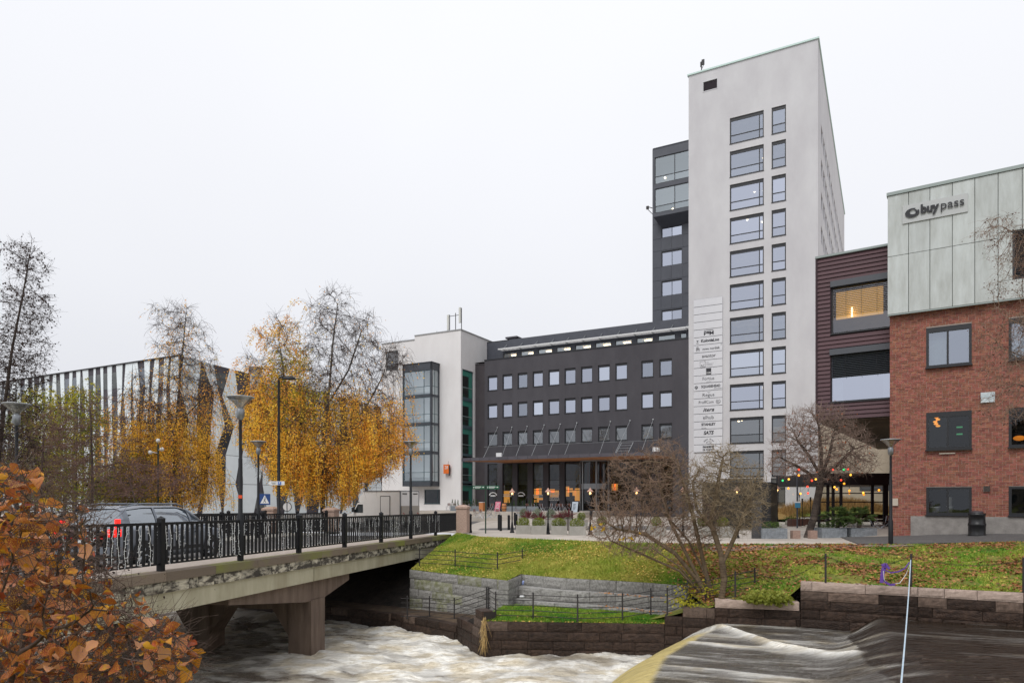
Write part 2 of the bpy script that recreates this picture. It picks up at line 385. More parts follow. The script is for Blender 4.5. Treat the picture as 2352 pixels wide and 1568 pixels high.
def ldrop(v): return v**1.15
lv = []; nl_ = 28
for p in prs:
    for j in range(nl_+1):
        v = j/nl_; x = p[0]+(p[2]-p[0])*v; y = p[1]+(p[3]-p[1])*v; zt_ = float(gz(p[0], p[1]))+.005; z = zt_ + (p[4]-zt_)*ldrop(v)
        z += (noise_ := (float(fbm(np.array(x*.9+50), np.array(y*.9+50), 3, 5))-.45)*.16*math.sin(math.pi*v)) 
        lv.append((x, y, z))
lf = [(i*(nl_+1)+j, i*(nl_+1)+j+1, (i+1)*(nl_+1)+j+1, (i+1)*(nl_+1)+j) for i in range(len(prs)-1) for j in range(nl_)]
lawn = structure('lawn', MB().add(lv, lf), SOIL, True)
LA = np.array(lv).reshape(len(prs), nl_+1, 3)
def lawn_pts(n, i0=0, i1=None, v0=0.0, v1=1.0):
    i1 = i1 or len(prs)-1; fi = rng.random(n)*(i1-i0)+i0; fj = (rng.random(n)*(v1-v0)+v0)*nl_
    i = np.clip(fi.astype(int), 0, len(prs)-2); j = np.clip(fj.astype(int), 0, nl_-1); a = (fi-i)[:, None]; b = (fj-j)[:, None]
    return (LA[i,j]*(1-b)+LA[i,j+1]*b)*(1-a) + (LA[i+1,j]*(1-b)+LA[i+1,j+1]*b)*a
def grid_lo(poly_front, poly_back, z0, z1, name, m, nn=8):
    a = resample(poly_front, .5); k = len(a); bb = [tuple(np.array([np.interp(t, np.linspace(0,1,len(poly_back)), [q[c] for q in poly_back]) for c in (0,1)])) for t in np.linspace(0,1,k)]
    vv = []
    for p, q in zip(a, bb):
        for j in range(nn+1):
            s = j/nn; vv.append((p[0]+(q[0]-p[0])*s, p[1]+(q[1]-p[1])*s, z0+(z1-z0)*s + (random.random()-.5)*.03 - (.09 if j == 0 else 0)))
    return vv, [(i*(nn+1)+j, (i+1)*(nn+1)+j, (i+1)*(nn+1)+j+1, i*(nn+1)+j+1) for i in range(k-1) for j in range(nn)], k, nn
lo_v, lo_f, lo_k, lo_n = grid_lo([(-.95,22.93),(1.5,22.72),(3.9,22.52),(4.9,22.44),(5.5,22.35)], [(-.3,25.6),(1.2,25.4),(2.4,24.9),(3.9,24.1),(5.6,22.9)], -2.2, -2.2, 'lower_lawn', SOIL)
structure('lower_lawn', MB().add(lo_v, lo_f), SOIL, True)
# right hand slope that joins the lower lawn and the wall steps
sl = [((4.3,22.62,-2.2),(5.0,23.4,-2.15)),((5.2,22.4,-1.98),(5.7,23.3,-1.9)),((6.0,22.25,-1.74),(6.0,23.0,-1.72)),((6.6,22.1,-1.70),(6.5,22.9,-1.55))]
mb = MB(); mb.add([p for a in sl for p in a], [(2*i, 2*i+2, 2*i+3, 2*i+1) for i in range(3)]); structure('lawn_shoulder', mb, SOIL, True)
GR = mat('grass_blade', hx('#869a28', .95), hx('#b8b452', .95), .8, .75, vary=.0, isl=True)
GR2 = mat('grass_blade_dark', hx('#4a8418', .92), hx('#8ca22e', .95), .9, .75)
def blades(name, base, h, m, lab):
    n = len(base); a = rng.random(n)*2*math.pi; w = .013+.01*rng.random(n); hh = h*(.5+rng.random(n)); lean = rng.normal(size=(n, 2))*.4
    v = np.empty((n, 3, 3)); v[:, 0] = base; v[:, 1] = base; v[:, 2] = base
    v[:, 0, 0] -= np.cos(a)*w; v[:, 0, 1] -= np.sin(a)*w; v[:, 1, 0] += np.cos(a)*w; v[:, 1, 1] += np.sin(a)*w
    v[:, 2, 2] += hh; v[:, 2, 0] += lean[:, 0]*hh; v[:, 2, 1] += lean[:, 1]*hh
    o = link(name, npmesh(name, v.reshape(-1, 3), np.arange(3*n).reshape(n, 3), m, nv=3)); tag(o, lab, 'grass', kind='stuff'); return o
i_end = next(i for i, p in enumerate(prs) if p[0] > 25)
bp_ = lawn_pts(210000, 0, i_end); k_ = fbm(bp_[:, 0]*.5+9, bp_[:, 1]*.5, 3, 3)
dirt = np.array([ (27.45-1.45) ]) 
# the trodden strip near the top of the bank carries little grass
topd = (27.4 - bp_[:, 1] - .62*np.clip(bp_[:, 0]-14.5, 0, 99)); worn = (bp_[:, 0] > 7.4) & (topd > .35) & (topd < .95) & (fbm(bp_[:, 0]*1.3, bp_[:, 1]*2, 3, 8) > .33)
worn |= (bp_[:, 0] > 16) & (topd < 1.2) & (topd > .2)
keep = ~worn & ((fbm(bp_[:, 0]*2.2, bp_[:, 1]*2.2, 3, 21) > .36) | (bp_[:, 0] < 6))
k_ = k_ + .06*rng.normal(size=len(k_)); b1 = keep & (k_ < .46); b2 = keep & (k_ >= .46)
blades('grass', bp_[b1], .055, GR, 'yellowish green grass of the sloping bank')
blades('grass', bp_[b2], .06, GR2, 'fresh green grass patches of the sloping bank')
LO = np.array(lo_v).reshape(lo_k, lo_n+1, 3); fi = rng.random(30000)*(lo_k-1.001); fj = rng.random(30000)*(lo_n-.001); i = fi.astype(int); j = fj.astype(int)
blades('grass', LO[i, j] + (LO[i+1, j]-LO[i, j])*(fi-i)[:, None] + (LO[i, j+1]-LO[i, j])*(fj-j)[:, None], .075, GR2, 'bright green grass of the lower terrace by the river wall')
mb = MB(); 
ds = [(x, 27.45-.95-.1*math.sin(x*1.7), 27.45-.38+.07*math.sin(x*2.3+1)) for x in np.arange(7.4, 17, .5)]
def lawn_z(x, y):
    d = (LA[:, :, 0]-x)**2+(LA[:, :, 1]-y)**2; q = np.unravel_index(d.argmin(), d.shape); return float(LA[q][2])
vv = []
for x, a, b in ds: vv += [(x, a, lawn_z(x, a)+.03), (x, b, lawn_z(x, b)+.03)]
structure('dirt_track', MB().add(vv, [(2*i, 2*i+2, 2*i+3, 2*i+1) for i in range(len(ds)-1)]), EARTH, True)
LFY = mat('fallen_leaf_yellow', hx('#c9a545'), hx('#d9bd6a'), 3, .7, vary=.3, isl=True)
LFB = mat('fallen_leaf_brown', hx('#7d4a2e'), hx('#b07a4c'), 3, .7, vary=.35, isl=True)
def litter(pts, size, m, lab):
    o = cards('fallen_leaves', pts + np.array([0, 0, .045]), size, m, flat=True, aspect=.75); tag(o, lab, 'leaves', kind='stuff')
i6 = next(i for i, p in enumerate(prs) if p[0] > 5.7)
q = lawn_pts(15000, 0, i6); q = q[fbm(q[:, 0]*.8+5, q[:, 1]*.9, 4, 17) + .1*rng.normal(size=len(q)) > .49]
litter(q, .06, LFY, 'small yellow birch leaves scattered over the left half of the bank')
q = lawn_pts(36000, i6, i_end); q = q[fbm(q[:, 0]*.7, q[:, 1]*.9, 4, 11) + .12*rng.normal(size=len(q)) > .47]
litter(q, .095, LFB, 'brown fallen leaves lying thick over the right half of the bank')
litter(lawn_pts(1500, i6, i_end), .07, LFY, 'pale fallen leaves among the brown ones on the right half of the bank')
fi = rng.random(900)*(lo_k-1.001); fj = rng.random(900)*(lo_n-.001); i = fi.astype(int); j = fj.astype(int)
litter(LO[i, j] + (LO[i+1, j]-LO[i, j])*(fi-i)[:, None], .07, LFY, 'yellow leaves on the grass of the lower terrace')

# ---------------- stone walls, block by block ----------------
def block_mesh(m, seed, nx=5, nz=3, rough=.05):
    "rough-faced block: unit cube x 0..1, y 0..1 (face at y=0), z 0..1"
    r = random.Random(seed); mb = MB(); e_ = .03
    g = [[(i/nx, (0 if 0 < i < nx and 0 < j < nz else .03) - (r.random()*rough if 0 < i < nx and 0 < j < nz else 0), j/nz) for i in range(nx+1)] for j in range(nz+1)]
    vs = [p for row in g for p in row]; fs = [(j*(nx+1)+i, j*(nx+1)+i+1, (j+1)*(nx+1)+i+1, (j+1)*(nx+1)+i) for j in range(nz) for i in range(nx)]
    o = len(vs); vs += [(0,1,0),(1,1,0),(1,1,1),(0,1,1)]
    b = [j*(nx+1) for j in range(nz+1)]; rgt = [j*(nx+1)+nx for j in range(nz+1)]
    fs.append(tuple([o, *b, o+3])[::1]); fs.append(tuple([o+1, o+2, *rgt[::-1]]))
    fs.append(tuple([o, o+1, *[i for i in range(nx, -1, -1)]])); fs.append(tuple([o+3, *[nz*(nx+1)+i for i in range(nx+1)], o+2]))
    fs.append((o, o+3, o+2, o+1)); mb.add(vs, fs); return mb.mesh('stone', m)
BLK = {}
def blk(m):
    if m.name not in BLK: BLK[m.name] = [block_mesh(m, 11*k+len(BLK)*97, nx=6, nz=4, rough=.045) for k in range(6)]
    return random.choice(BLK[m.name])
def block_wall(th, A, B, za0, za1, zb, course, length, matf, depth=.32, joint=.012, backing=None, seed=0, name='stone', top_first=None):
    "blocks along A->B; top height runs from za0 to za1 in level courses, bottom zb; face to the right-hand side of A->B (towards -normal)"
    r = random.Random(seed); a = Vector(A); b = Vector(B); t = b-a; Lg = t.length; t.normalize(); rz = math.atan2(t.y, t.x)
    z = max(za0, za1); k = 0; h = 0
    while z > zb + .05:
        h = (top_first if k == 0 and top_first else course*(1+r.uniform(-.1, .1))); z0 = z-h
        x = -r.random()*length*.6
        while x < Lg - .02:
            l = length*(1+r.uniform(-.38, .38)); x0 = max(0, x); x1 = min(Lg, x+l); x += l
            if x1-x0 < .08: continue
            tm = za0+(za1-za0)*((x0+x1)/2/Lg)
            if z > tm + h*.55: continue
            m = matf((z+z0)/2, k, r); p = a + t*(x0+joint/2); n_ = Vector((t.y, -t.x)); p = p + n_*r.uniform(0, .03)
            link(name, blk(m), th, (p.x, p.y, z0+joint/2), (0, 0, rz), (x1-x0-joint, depth, h-joint))
        z = z0; k += 1
def backing(th, pts, zt, zb, m, off=.09, depth=.5):
    mb = MB()
    for (A, B), (t0, t1) in zip(zip(pts[:-1], pts[1:]), zt):
        a = Vector(A); b = Vector(B); t = (b-a).normalized(); a = a+t*(.12 if len(pts) == 2 else 0); n_ = Vector((-t.y, t.x)); a0 = a+n_*off; b0 = b+n_*off; a1 = a+n_*depth; b1 = b+n_*depth
        mb.hexa([(a0.x,a0.y,zb),(b0.x,b0.y,zb),(b1.x,b1.y,zb),(a1.x,a1.y,zb),(a0.x,a0.y,t0-.03),(b0.x,b0.y,t1-.03),(b1.x,b1.y,t1-.03),(a1.x,a1.y,t0-.03)])
    mb.build('mortar', m, th)
# river wall
rw = thing('river_wall', 'long dark wet stone wall rising in steps to pink granite caps beside the weir', 'wall')
SEG = [((-13,33.2),(-4.9,28.2),-2.9,-2.9),((-4.9,28.2),(-2.0,25.4),-2.9,-2.85),((-2.0,25.4),(-1.0,22.9),-2.8,-1.95),((-1.0,22.88),(4.9,22.4),-2.27,-2.27),((4.9,22.4),(5.45,22.25),-2.02,-2.02),((5.45,22.25),(6.4,21.98),-1.74,-1.72),
       ((6.4,21.98),(8.85,21.38),-1.42,-1.42),((8.85,21.38),(11.65,20.0),-.86,-.80),((11.65,20.0),(13.8,18.8),-.80,-.80),((13.8,18.8),(20,15.2),-.80,-.80)]
def wm(kind):
    def f(z, k, r):
        if kind == 'r':
            if k == 0: return PINK
            return BROWN if z > -1.28 and r.random() < .75 else WET
        if kind == 'm':
            if k == 0: return PINK if n_ == 6 else BROWN
            return BROWN if k == 1 and r.random() < .5 else WET
        if kind == 'c': return BROWN if (z > -2.9 and r.random() < .7) else WET
        return BROWN if (k == 0 and r.random() < .35) else WET
    return f
for n_, (A, B, t0, t1) in enumerate(SEG):
    kind = 'w' if n_ < 2 else 'c' if n_ == 2 else 'w' if n_ < 5 else 'm' if n_ < 7 else 'r'
    block_wall(rw, A, B, t0, t1, -4.4 if n_ < 7 else -3.1, .31, 1.0 if n_ < 7 else 1.15, wm(kind), depth=.4, seed=30+n_, top_first=.27 if n_ > 5 else None)
backing(rw, [s[0] for s in SEG] + [SEG[-1][1]], [(s[2], s[3]) for s in SEG], -5, MORT)
# lower end of the buttress: dry brown reeds hanging at the corner
pts = []
mb = MB()
for k in range(110):
    a = Vector((-.92 + random.gauss(0, .045), 22.8 - random.random()*.1, -2.1 - random.random()*.9)); b = a + Vector((random.gauss(0, .09), -random.random()*.14, -.12-.4*random.random()))
    mb.tube([a, (a+b)/2+Vector((0, -.05, .04)), b], [.006, .005, .002], 3, cap=False)
tag(mb.build('dry_reeds', mat('dry_reed', hx('#a98a55'), hx('#c9ad78'), 5, .9)), 'tuft of dry straw coloured reeds hanging at the corner of the dark river wall', 'reeds', kind='stuff')
# grey granite retaining wall (left) with its ledge
gw = thing('granite_retaining_wall', 'grey granite block wall beside the bridge with mossy patches', 'wall')
def gm(z, k, r): return GRANM if r.random() < .3 else GRAN
G0 = (-4.35,29.65); G1 = (-.17,25.5); G2 = (.38,27.3)
block_wall(gw, G0, (-.40,25.73), -1.24, -1.24, -3.0, .4, 1.05, gm, depth=.45, seed=5, top_first=.36)
block_wall(gw, (-.13,25.52), G2, -1.24, -1.24, -2.3, .4, .9, lambda z, k, r: GRAN, depth=.4, seed=6, top_first=.36)
backing(gw, [G0, (-.62,25.95)], [(-1.24, -1.24)], -3.2, MORTG); backing(gw, [(-.13,25.52), G2], [(-1.24, -1.24)], -2.5, MORTG, off=.08, depth=.36)
structure('ledge', MB().add([(-13,33.3,-2.93),(-4.9,28.35,-2.93),(-2.0,25.55,-2.9),(-.95,23.0,-2.6),(-.1,25.7,-2.6),(-4.3,29.9,-2.9),(-12,36,-2.9)], [(0,1,5,6),(1,2,4,5),(2,3,4)]), mat('ledge_soil', hx('#3d3028'), hx('#5c4c3a'), 3, .95, .5, 12))
# amphitheatre of three granite tiers
tw = thing('granite_seating_steps', 'three curved tiers of grey granite blocks stepping down to the lower grass', 'steps')
arc = [(.38,27.3),(2.0,25.9),(3.54,25.2),(4.95,24.4),(5.95,23.5)]
for k in range(3):
    zt = -1.2-.41*k; off = .42*k
    pts = []
    for i, p in enumerate(arc):
        a = Vector(arc[max(0, i-1)]); b = Vector(arc[min(len(arc)-1, i+1)]); t = (b-a).normalized(); n_ = Vector((t.y, -t.x)); q = Vector(p)+n_*off; pts.append((q.x, q.y))
    if k: pts[0] = (pts[0][0]-.15*k, pts[0][1])
    for i in range(len(pts)-1): block_wall(tw, pts[i], pts[i+1], zt, zt, zt-.36, .41, 1.25, lambda z, kk, r: GRAN, depth=.55, seed=60+k*7+i, top_first=.41)
    backing(tw, pts, [(zt, zt)]*4, zt-.6, MORTG, off=.1, depth=.7)
litter(np.array([[*(np.array(arc[2])*(1-t)+np.array(arc[4])*t + np.array([-.25, -.42*k-.25])), -1.2-.41*k] for t in np.linspace(-.1, 1, 150) for k in (1, 2)]) + rng.normal(size=(300, 3))*[.12, .1, 0], .06, mat('fallen_leaf_orange', hx('#b06a2c'), hx('#c98a3f'), 3, .7, vary=.3, isl=True), 'orange leaves caught on the granite steps')
# abutment and bank under the bridge
BANK = mat('bank_rubble', hx('#1f1b18'), hx('#3a322c'), 2.5, .8, 1.0, 5)
bk = [((-4.3,29.7,-2.9),(-3.0,36.9,-.3)),((-6.5,31.0,-2.9),(-5,37.6,-.3)),((-9,32.6,-2.9),(-9,38.2,-.25)),((-13,34,-2.9),(-14,39,-.1)),((-18,37.5,-3.1),(-18,40,-.1)),((-30,41,-3.4),(-30,42,-.1)),((-60,45,-3.5),(-60,46,-.1)),((-300,73,-3.5),(-300,75,-.1))]
mb = MB(); mb.add([p for a in bk for p in a], [(2*i+1, 2*i+3, 2*i+2, 2*i) for i in range(len(bk)-1)]); mb.add([(-13,34,-2.9),(-13,33.1,-3.6),(-18,36.5,-3.6),(-18,37.5,-3.1),(-30,40,-3.7),(-30,41,-3.4)], [(0,1,2,3),(3,2,4,5)])
mb.quad((-4.3,29.7,-1.2),(-4.3,29.7,-3),(-3.0,36.9,-3),(-3.0,36.9,-.1)); structure('river_bank', mb, BANK)
# near bank under and behind the camera
mb = MB(); xs = list(range(-40, 41, 4)); prof = [(-80,0),(-20,0),(1.0,0),(3.2,-.2),(5,-1.2),(6.6,-2.6),(7.6,-3.6),(8.2,-5)]
mb.add([(x, y-(2.5 if x < -10 else 0), z-.1) for x in xs for y, z in prof], [(i*8+j, (i+1)*8+j, (i+1)*8+j+1, i*8+j+1) for i in range(len(xs)-1) for j in range(7)]); structure('near_bank', mb, SOIL, True)

# ---------------- water ----------------
ax = np.concatenate([np.arange(-70, -12, 2.0), np.arange(-12, 14.5, .075), np.arange(15, 40, 2.0)])
ay = np.concatenate([np.arange(5.5, 12, .35), np.arange(12, 29.5, .075), np.arange(30, 52, 1.0)])
XX, YY = np.meshgrid(ax, ay, indexing='ij')
def sstep(a, b, x): t = np.clip((x-a)/(b-a), 0, 1); return t*t*(3-2*t)
A2 = np.array([6.25,21.6]); nl2 = np.array([-.903,.429]); e2 = np.array([.429,.903])
d2 = (XX-A2[0])*nl2[0]+(YY-A2[1])*nl2[1]; t2 = (XX-A2[0])*e2[0]+(YY-A2[1])*e2[1]
d2 = d2 + .25*np.sin(t2*.55+1.0) + .06*(vnoise(t2*1.5+30, d2*0+3, 4)-.5)
cq = np.polyfit([9,13,14.4,16.5,18.5,20.3,21.5], [8.05,8.25,8.5,9.1,9.85,10.6,11.2], 3); d1 = (np.polyval(cq, np.clip(YY, 8.5, 22))-XX)*.93 + .05*np.sin(t2*1.7)
zup, zmid, zlow = -1.73, -2.2, -3.3
near_ = np.clip((20.5-YY)/7, 0, 1); wd_ = .85+1.6*near_; Z = zup + (zmid-zup)*sstep(-.2, 1, d1/wd_) + .05*np.exp(-((d1+.1)/.4)**2)*(1-near_)
fall = np.clip(d2/1.9, 0, 1); Z = Z + (zlow-.1-zmid)*(fall**1.7)*(d2 > 0)
low = sstep(1.5, 2.3, d2)
# flow coordinates
fs = XX*(-.93)+YY*.36; ft = XX*.36+YY*.93
st = fbm(fs*.38+40, ft*2.2+20, 4, 40); stf = fbm(fs*1.3+7, ft*6+2, 3, 50)
tb = fbm(XX*.85+20, YY*.85+20, 5, 60); tb2 = fbm(fs*1.5+9, ft*3.0, 4, 70); rid = 1-np.abs(2*fbm(fs*.6+3, ft*1.1+11, 4, 80)-1)
under = sstep(-3.5, -8, XX+.2*(YY-20))       # the river calms and greys on its way below the bridge
Zl = .30*(tb-.45) + .13*(tb2-.5) + .10*(rid-.7) + .07*(fbm(fs*4+5, ft*7, 3, 77)-.5)+.05*(fbm(XX*9, YY*10, 2, 78)-.5) + .16*np.exp(-((d2-3.6)/1.6)**2)
Z = Z + low*Zl*(1-.45*under) + (1-low)*(.035*(stf-.5)+.05*(st-.5))
mid = (d1 > .6) & (d2 < .3)
def segd(ax_, ay_, bx, by):
    vx, vy = bx-ax_, by-ay_; t = np.clip(((XX-ax_)*vx+(YY-ay_)*vy)/(vx*vx+vy*vy), 0, 1); return np.hypot(XX-ax_-t*vx, YY-ay_-t*vy)
rg = np.minimum(np.minimum(segd(6.4,21.2,6.75,19.7), segd(6.75,19.7,7.1,18.3)), segd(7.1,18.3,8.3,17.0))
ridge = np.exp(-(rg/.22)**2)*mid; Z = Z + ridge*.13 + mid*.07*(st-.45)
# foam 0..1, fall tint 0..1
foam = low*(1.05 - .30*sstep(.50, .62, tb2*.55+st*.5) - .48*under*(.6+.8*st) - .38*sstep(.50,.34,tb) - .22*sstep(.5,.7,stf))
edgewall = sstep(1.6, .1, (22.75-YY)+(XX+1)*-.0)*sstep(-1.2, .0, XX)*low; foam = foam*(1-.2*edgewall)
foam += (1-low)*np.clip((d1 > .75)*(sstep(.46, .74, st)*.42 + .22*sstep(.45,.75,stf)+.08) + np.exp(-((d1-.45)/.35)**2)*sstep(.45,.7,fbm(fs*.25+3, t2*3.1, 3, 66))*.4 + ridge*.85*(.6+stf*.6) + sstep(.55,.72,st)*.12, 0, 1)*(d2 < .2)
wl = np.exp(-((d1+.3)**2)) * .0
foam += .5*sstep(.6, .75, fbm(fs*1.2, ft*3, 3, 90))*sstep(1.0, .2, np.abs(YY-(20.0-(XX-11.65)*.56)))*(d1 < 0)
farfall = np.exp(-((t2+.3)/.9)**2)
cfoam = np.array([.93,.91,.85]); cfo2 = np.array([.70,.61,.45]); cdark = np.array([.024,.015,.009]); cfall = np.array([.62,.50,.20]); cgrey = np.array([.15,.125,.10])
fo = np.clip(foam, 0, 1)[..., None]
mixf = (sstep(.42, .66, fbm(XX*1.4+70, YY*2.0, 5, 95))*.8)[..., None]
colr = (cdark*(1-low[..., None]) + cgrey*low[..., None])*(1-fo) + (cfoam*(1-mixf)+cfo2*mixf)*fo
fw = (np.clip(d2/.15, 0, 1)*np.clip((2.0-d2)/.6, 0, 1)*(1-farfall*.75))[..., None]*(.75+.35*(stf[..., None]))
fw = np.clip(fw, 0, 1)
colr = colr*(1-fw) + cfall*fw; sp = (np.clip(d2/.12, 0, 1)*np.clip((2.2-d2)/.5, 0, 1)*farfall)[..., None]*.8; colr = colr*(1-sp)+cfoam*sp
nx_, ny_ = XX.shape; vv = np.stack([XX, YY, Z], -1).reshape(-1, 3); ii, jj = np.meshgrid(np.arange(nx_-1), np.arange(ny_-1), indexing='ij')
q0 = (ii*ny_+jj).ravel(); fc = np.stack([q0, q0+ny_, q0+ny_+1, q0+1], 1)
wm_ = bpy.data.materials.new('river_water'); wm_.use_nodes = True; t = wm_.node_tree; b = t.nodes['Principled BSDF']; N = t.nodes.new; L = t.links.new
at = N('ShaderNodeAttribute'); at.attribute_name = 'foam_colour'; a2 = N('ShaderNodeAttribute'); a2.attribute_name = 'foam'
tc = N('ShaderNodeTexCoord'); mp = N('ShaderNodeMapping'); mp.inputs['Rotation'].default_value = (0, 0, R(21)); mp.inputs['Scale'].default_value = (.8, 4.5, 1); L(tc.outputs['Object'], mp.inputs[0])
n1 = N('ShaderNodeTexNoise'); n1.inputs['Scale'].default_value = 2.2; n1.inputs['Detail'].default_value = 6; L(mp.outputs[0], n1.inputs[0])
n2 = N('ShaderNodeTexNoise'); n2.inputs['Scale'].default_value = 5; n2.inputs['Distortion'].default_value = .8; n2.inputs['Detail'].default_value = 10; n2.inputs['Roughness'].default_value = .6; L(tc.outputs['Object'], n2.inputs[0])
mr = N('ShaderNodeMapRange'); L(n1.outputs[0], mr.inputs[0]); mr.inputs[1].default_value = .3; mr.inputs[2].default_value = .7; mr.inputs[3].default_value = .86; mr.inputs[4].default_value = 1.1
mul = N('ShaderNodeMix'); mul.data_type = 'RGBA'; mul.blend_type = 'MULTIPLY'; mul.inputs[0].default_value = 1
L(at.outputs['Color'], mul.inputs[6]); L(mr.outputs[0], mul.inputs[7]); n4 = N('ShaderNodeTexNoise'); n4.inputs['Scale'].default_value = 2.0; n4.inputs['Detail'].default_value = 9; n4.inputs['Roughness'].default_value = .74; n4.inputs['Distortion'].default_value = 1.9; mp4 = N('ShaderNodeMapping'); mp4.inputs['Rotation'].default_value = (0, 0, R(21)); mp4.inputs['Scale'].default_value = (.55, 2.1, 1); L(tc.outputs['Object'], mp4.inputs[0]); L(mp4.outputs[0], n4.inputs[0])
r4 = N('ShaderNodeMapRange'); L(n4.outputs[0], r4.inputs[0]); r4.inputs[1].default_value = .47; r4.inputs[2].default_value = .58; r4.inputs[3].default_value = 0; r4.inputs[4].default_value = .62
f4 = N('ShaderNodeMath'); f4.operation = 'MULTIPLY'; L(r4.outputs[0], f4.inputs[0]); L(a2.outputs['Fac'], f4.inputs[1])
tan_ = N('ShaderNodeMix'); tan_.data_type = 'RGBA'; tan_.blend_type = 'MULTIPLY'; L(f4.outputs[0], tan_.inputs[0]); L(mul.outputs[2], tan_.inputs[6]); tan_.inputs[7].default_value = (.46, .39, .27, 1); L(tan_.outputs[2], b.inputs['Base Color'])
rr = N('ShaderNodeMapRange'); L(a2.outputs['Fac'], rr.inputs[0]); rr.inputs[3].default_value = .07; rr.inputs[4].default_value = .75; L(rr.outputs[0], b.inputs['Roughness'])
sm = N('ShaderNodeMapRange'); L(a2.outputs['Fac'], sm.inputs[0]); sm.inputs[3].default_value = .32; sm.inputs[4].default_value = .15; L(sm.outputs[0], b.inputs['Specular IOR Level'])
mixh = N('ShaderNodeMix'); L(a2.outputs['Fac'], mixh.inputs[0]); L(n1.outputs[0], mixh.inputs[2]); L(n2.outputs[0], mixh.inputs[3])
bp = N('ShaderNodeBump'); bp.inputs['Strength'].default_value = .8; bp.inputs['Distance'].default_value = .2; L(mixh.outputs[0], bp.inputs['Height']); bs = N('ShaderNodeMapRange'); L(a2.outputs['Fac'], bs.inputs[0]); bs.inputs[3].default_value = .85; bs.inputs[4].default_value = .55; L(bs.outputs[0], bp.inputs['Strength']); L(bp.outputs[0], b.inputs['Normal'])
me = npmesh('river', vv, fc, wm_, True)
ca = me.color_attributes.new('foam_colour', 'FLOAT_COLOR', 'POINT'); ca.data.foreach_set('color', np.concatenate([colr.reshape(-1, 3), np.ones((nx_*ny_, 1))], 1).astype(np.float32).ravel())
fa = me.attributes.new('foam', 'FLOAT', 'POINT'); fa.data.foreach_set('value', np.clip(foam*.9+fw[..., 0]*.55, 0, 1).astype(np.float32).ravel())
tag(link('river', me), kind='structure')
# ---------------- the bridge ----------------
Br = Fr(CX + F*(-8.1)/16.07, 16.07, -12.27)
SLOPE = -.0082
def bthing(name, lab, cat, group=None, loc=None):
    o = thing(name, lab, cat, loc or (Br.ox, Br.oy, .07), Br.a, group, SLOPE); return o
def bw(x, y, z=0): # world point of bridge coordinates
    p = Br.w(x, y); return Vector((p.x, p.y, .07 + z + SLOPE*y))
bridge = bthing('road_bridge', 'low concrete road bridge with mossy kerb stones over the foaming river', 'bridge')
Y0, Y1 = -9.0, 21.5
mb = MB(); mb.box(-1.75, -.16, Y0, Y1, -.2, -.004); mb.build('footway', mat('bridge_footway', hx('#9d9187'), hx('#b0a59b'), 2, .9, .2, 60, stretch=(6, 1, 1)), bridge)
mb = MB(); mb.box(-6.75, -1.9, Y0, Y1, -.3, -.125); mb.build('carriageway', ASPH, bridge)
mb = MB(); mb.box(-1.9, -1.752, Y0, Y1, -.28, -.002); mb.box(-6.9, -6.752, Y0, Y1, -.28, 0); mb.box(-10.3, -6.902, Y0, Y1, -.3, -.004); mb.build('kerb_line', CONC, bridge)
mb = MB(); mb.box(-10.3, -.1, Y0, Y1+.3, -.85, -.302); mb.build('deck_slab', DARKC, bridge)
# edge: kerb stones, rough fascia stones, concrete beam
y = Y0; kerbs = [MB().box(-.157, .32, 0, 1, -.21, 0).mesh('kerb_stone', KERB)]
while y < Y1-.3:
    l = random.uniform(1.5, 2.1); l = min(l, Y1-y); link('kerb_stone', kerbs[0], bridge, (0, y+.006, random.uniform(-.004, .004)), None, (1, l-.012, 1)); y += l
y = Y0; k = 0; FB = [block_mesh(FASC, 700+q, rough=.03) for q in range(6)]
while y < Y1-.2:
    l = random.uniform(.3, .9); l = min(l, Y1-y)
    link('fascia_stone', FB[k % 6], bridge, (.27, y+.006, -.475), (0, 0, R(90)), (l-.012, .3, .255)); y += l; k += 1
mb = MB(); mb.box(-.25, .18, Y0, 6.85, -.95, -.48); mb.box(-.25, .18, 6.9, Y1-.8, -.95, -.48); mb.box(-1.2, -.252, Y0, Y1-.8, -.86, -.852)
for x in (-3.0, -5.6, -8.2): mb.box(x-.25, x+.25, Y0, Y1-.8, -1.1, -.855)
mb.build('edge_beam', BEAMC, bridge)
# piers with long bearing caps and a haunched cross beam
mb = MB()
for x0, x1 in ((-.80, .02), (-4.62, -3.82), (-8.4, -7.6)):
    mb.prismx([(2.6,-.955),(9.9,-.955),(9.9,-1.22),(8.0,-1.62),(6.7,-1.62),(2.6,-1.15)], x0+.04, x1-.04)
    mb.hexa([(x0,7.0,-4.8),(x1,7.0,-4.8),(x1,7.95,-4.8),(x0,7.95,-4.8),(x0,7.0,-1.6),(x1,7.0,-1.6),(x1,7.95,-1.6),(x0,7.95,-1.6)])
for a, b in ((-3.82, -.80), (-7.6, -4.62)):
    mb.prismy([(a,-1.2),(b,-1.2),(b,-2.9),(b-.65,-1.95),(a+.65,-1.95),(a,-2.9)], 7.1, 7.85)
mb.build('pier', DARKC, bridge)
mb = MB(); mb.box(-10, .15, Y1-2.2, Y1-.5, -4.4, -.96); mb.box(-.3, .5, Y1-2.0, Y1-1.0, -1.9, -1.0); mb.build('abutment', WET, bridge)
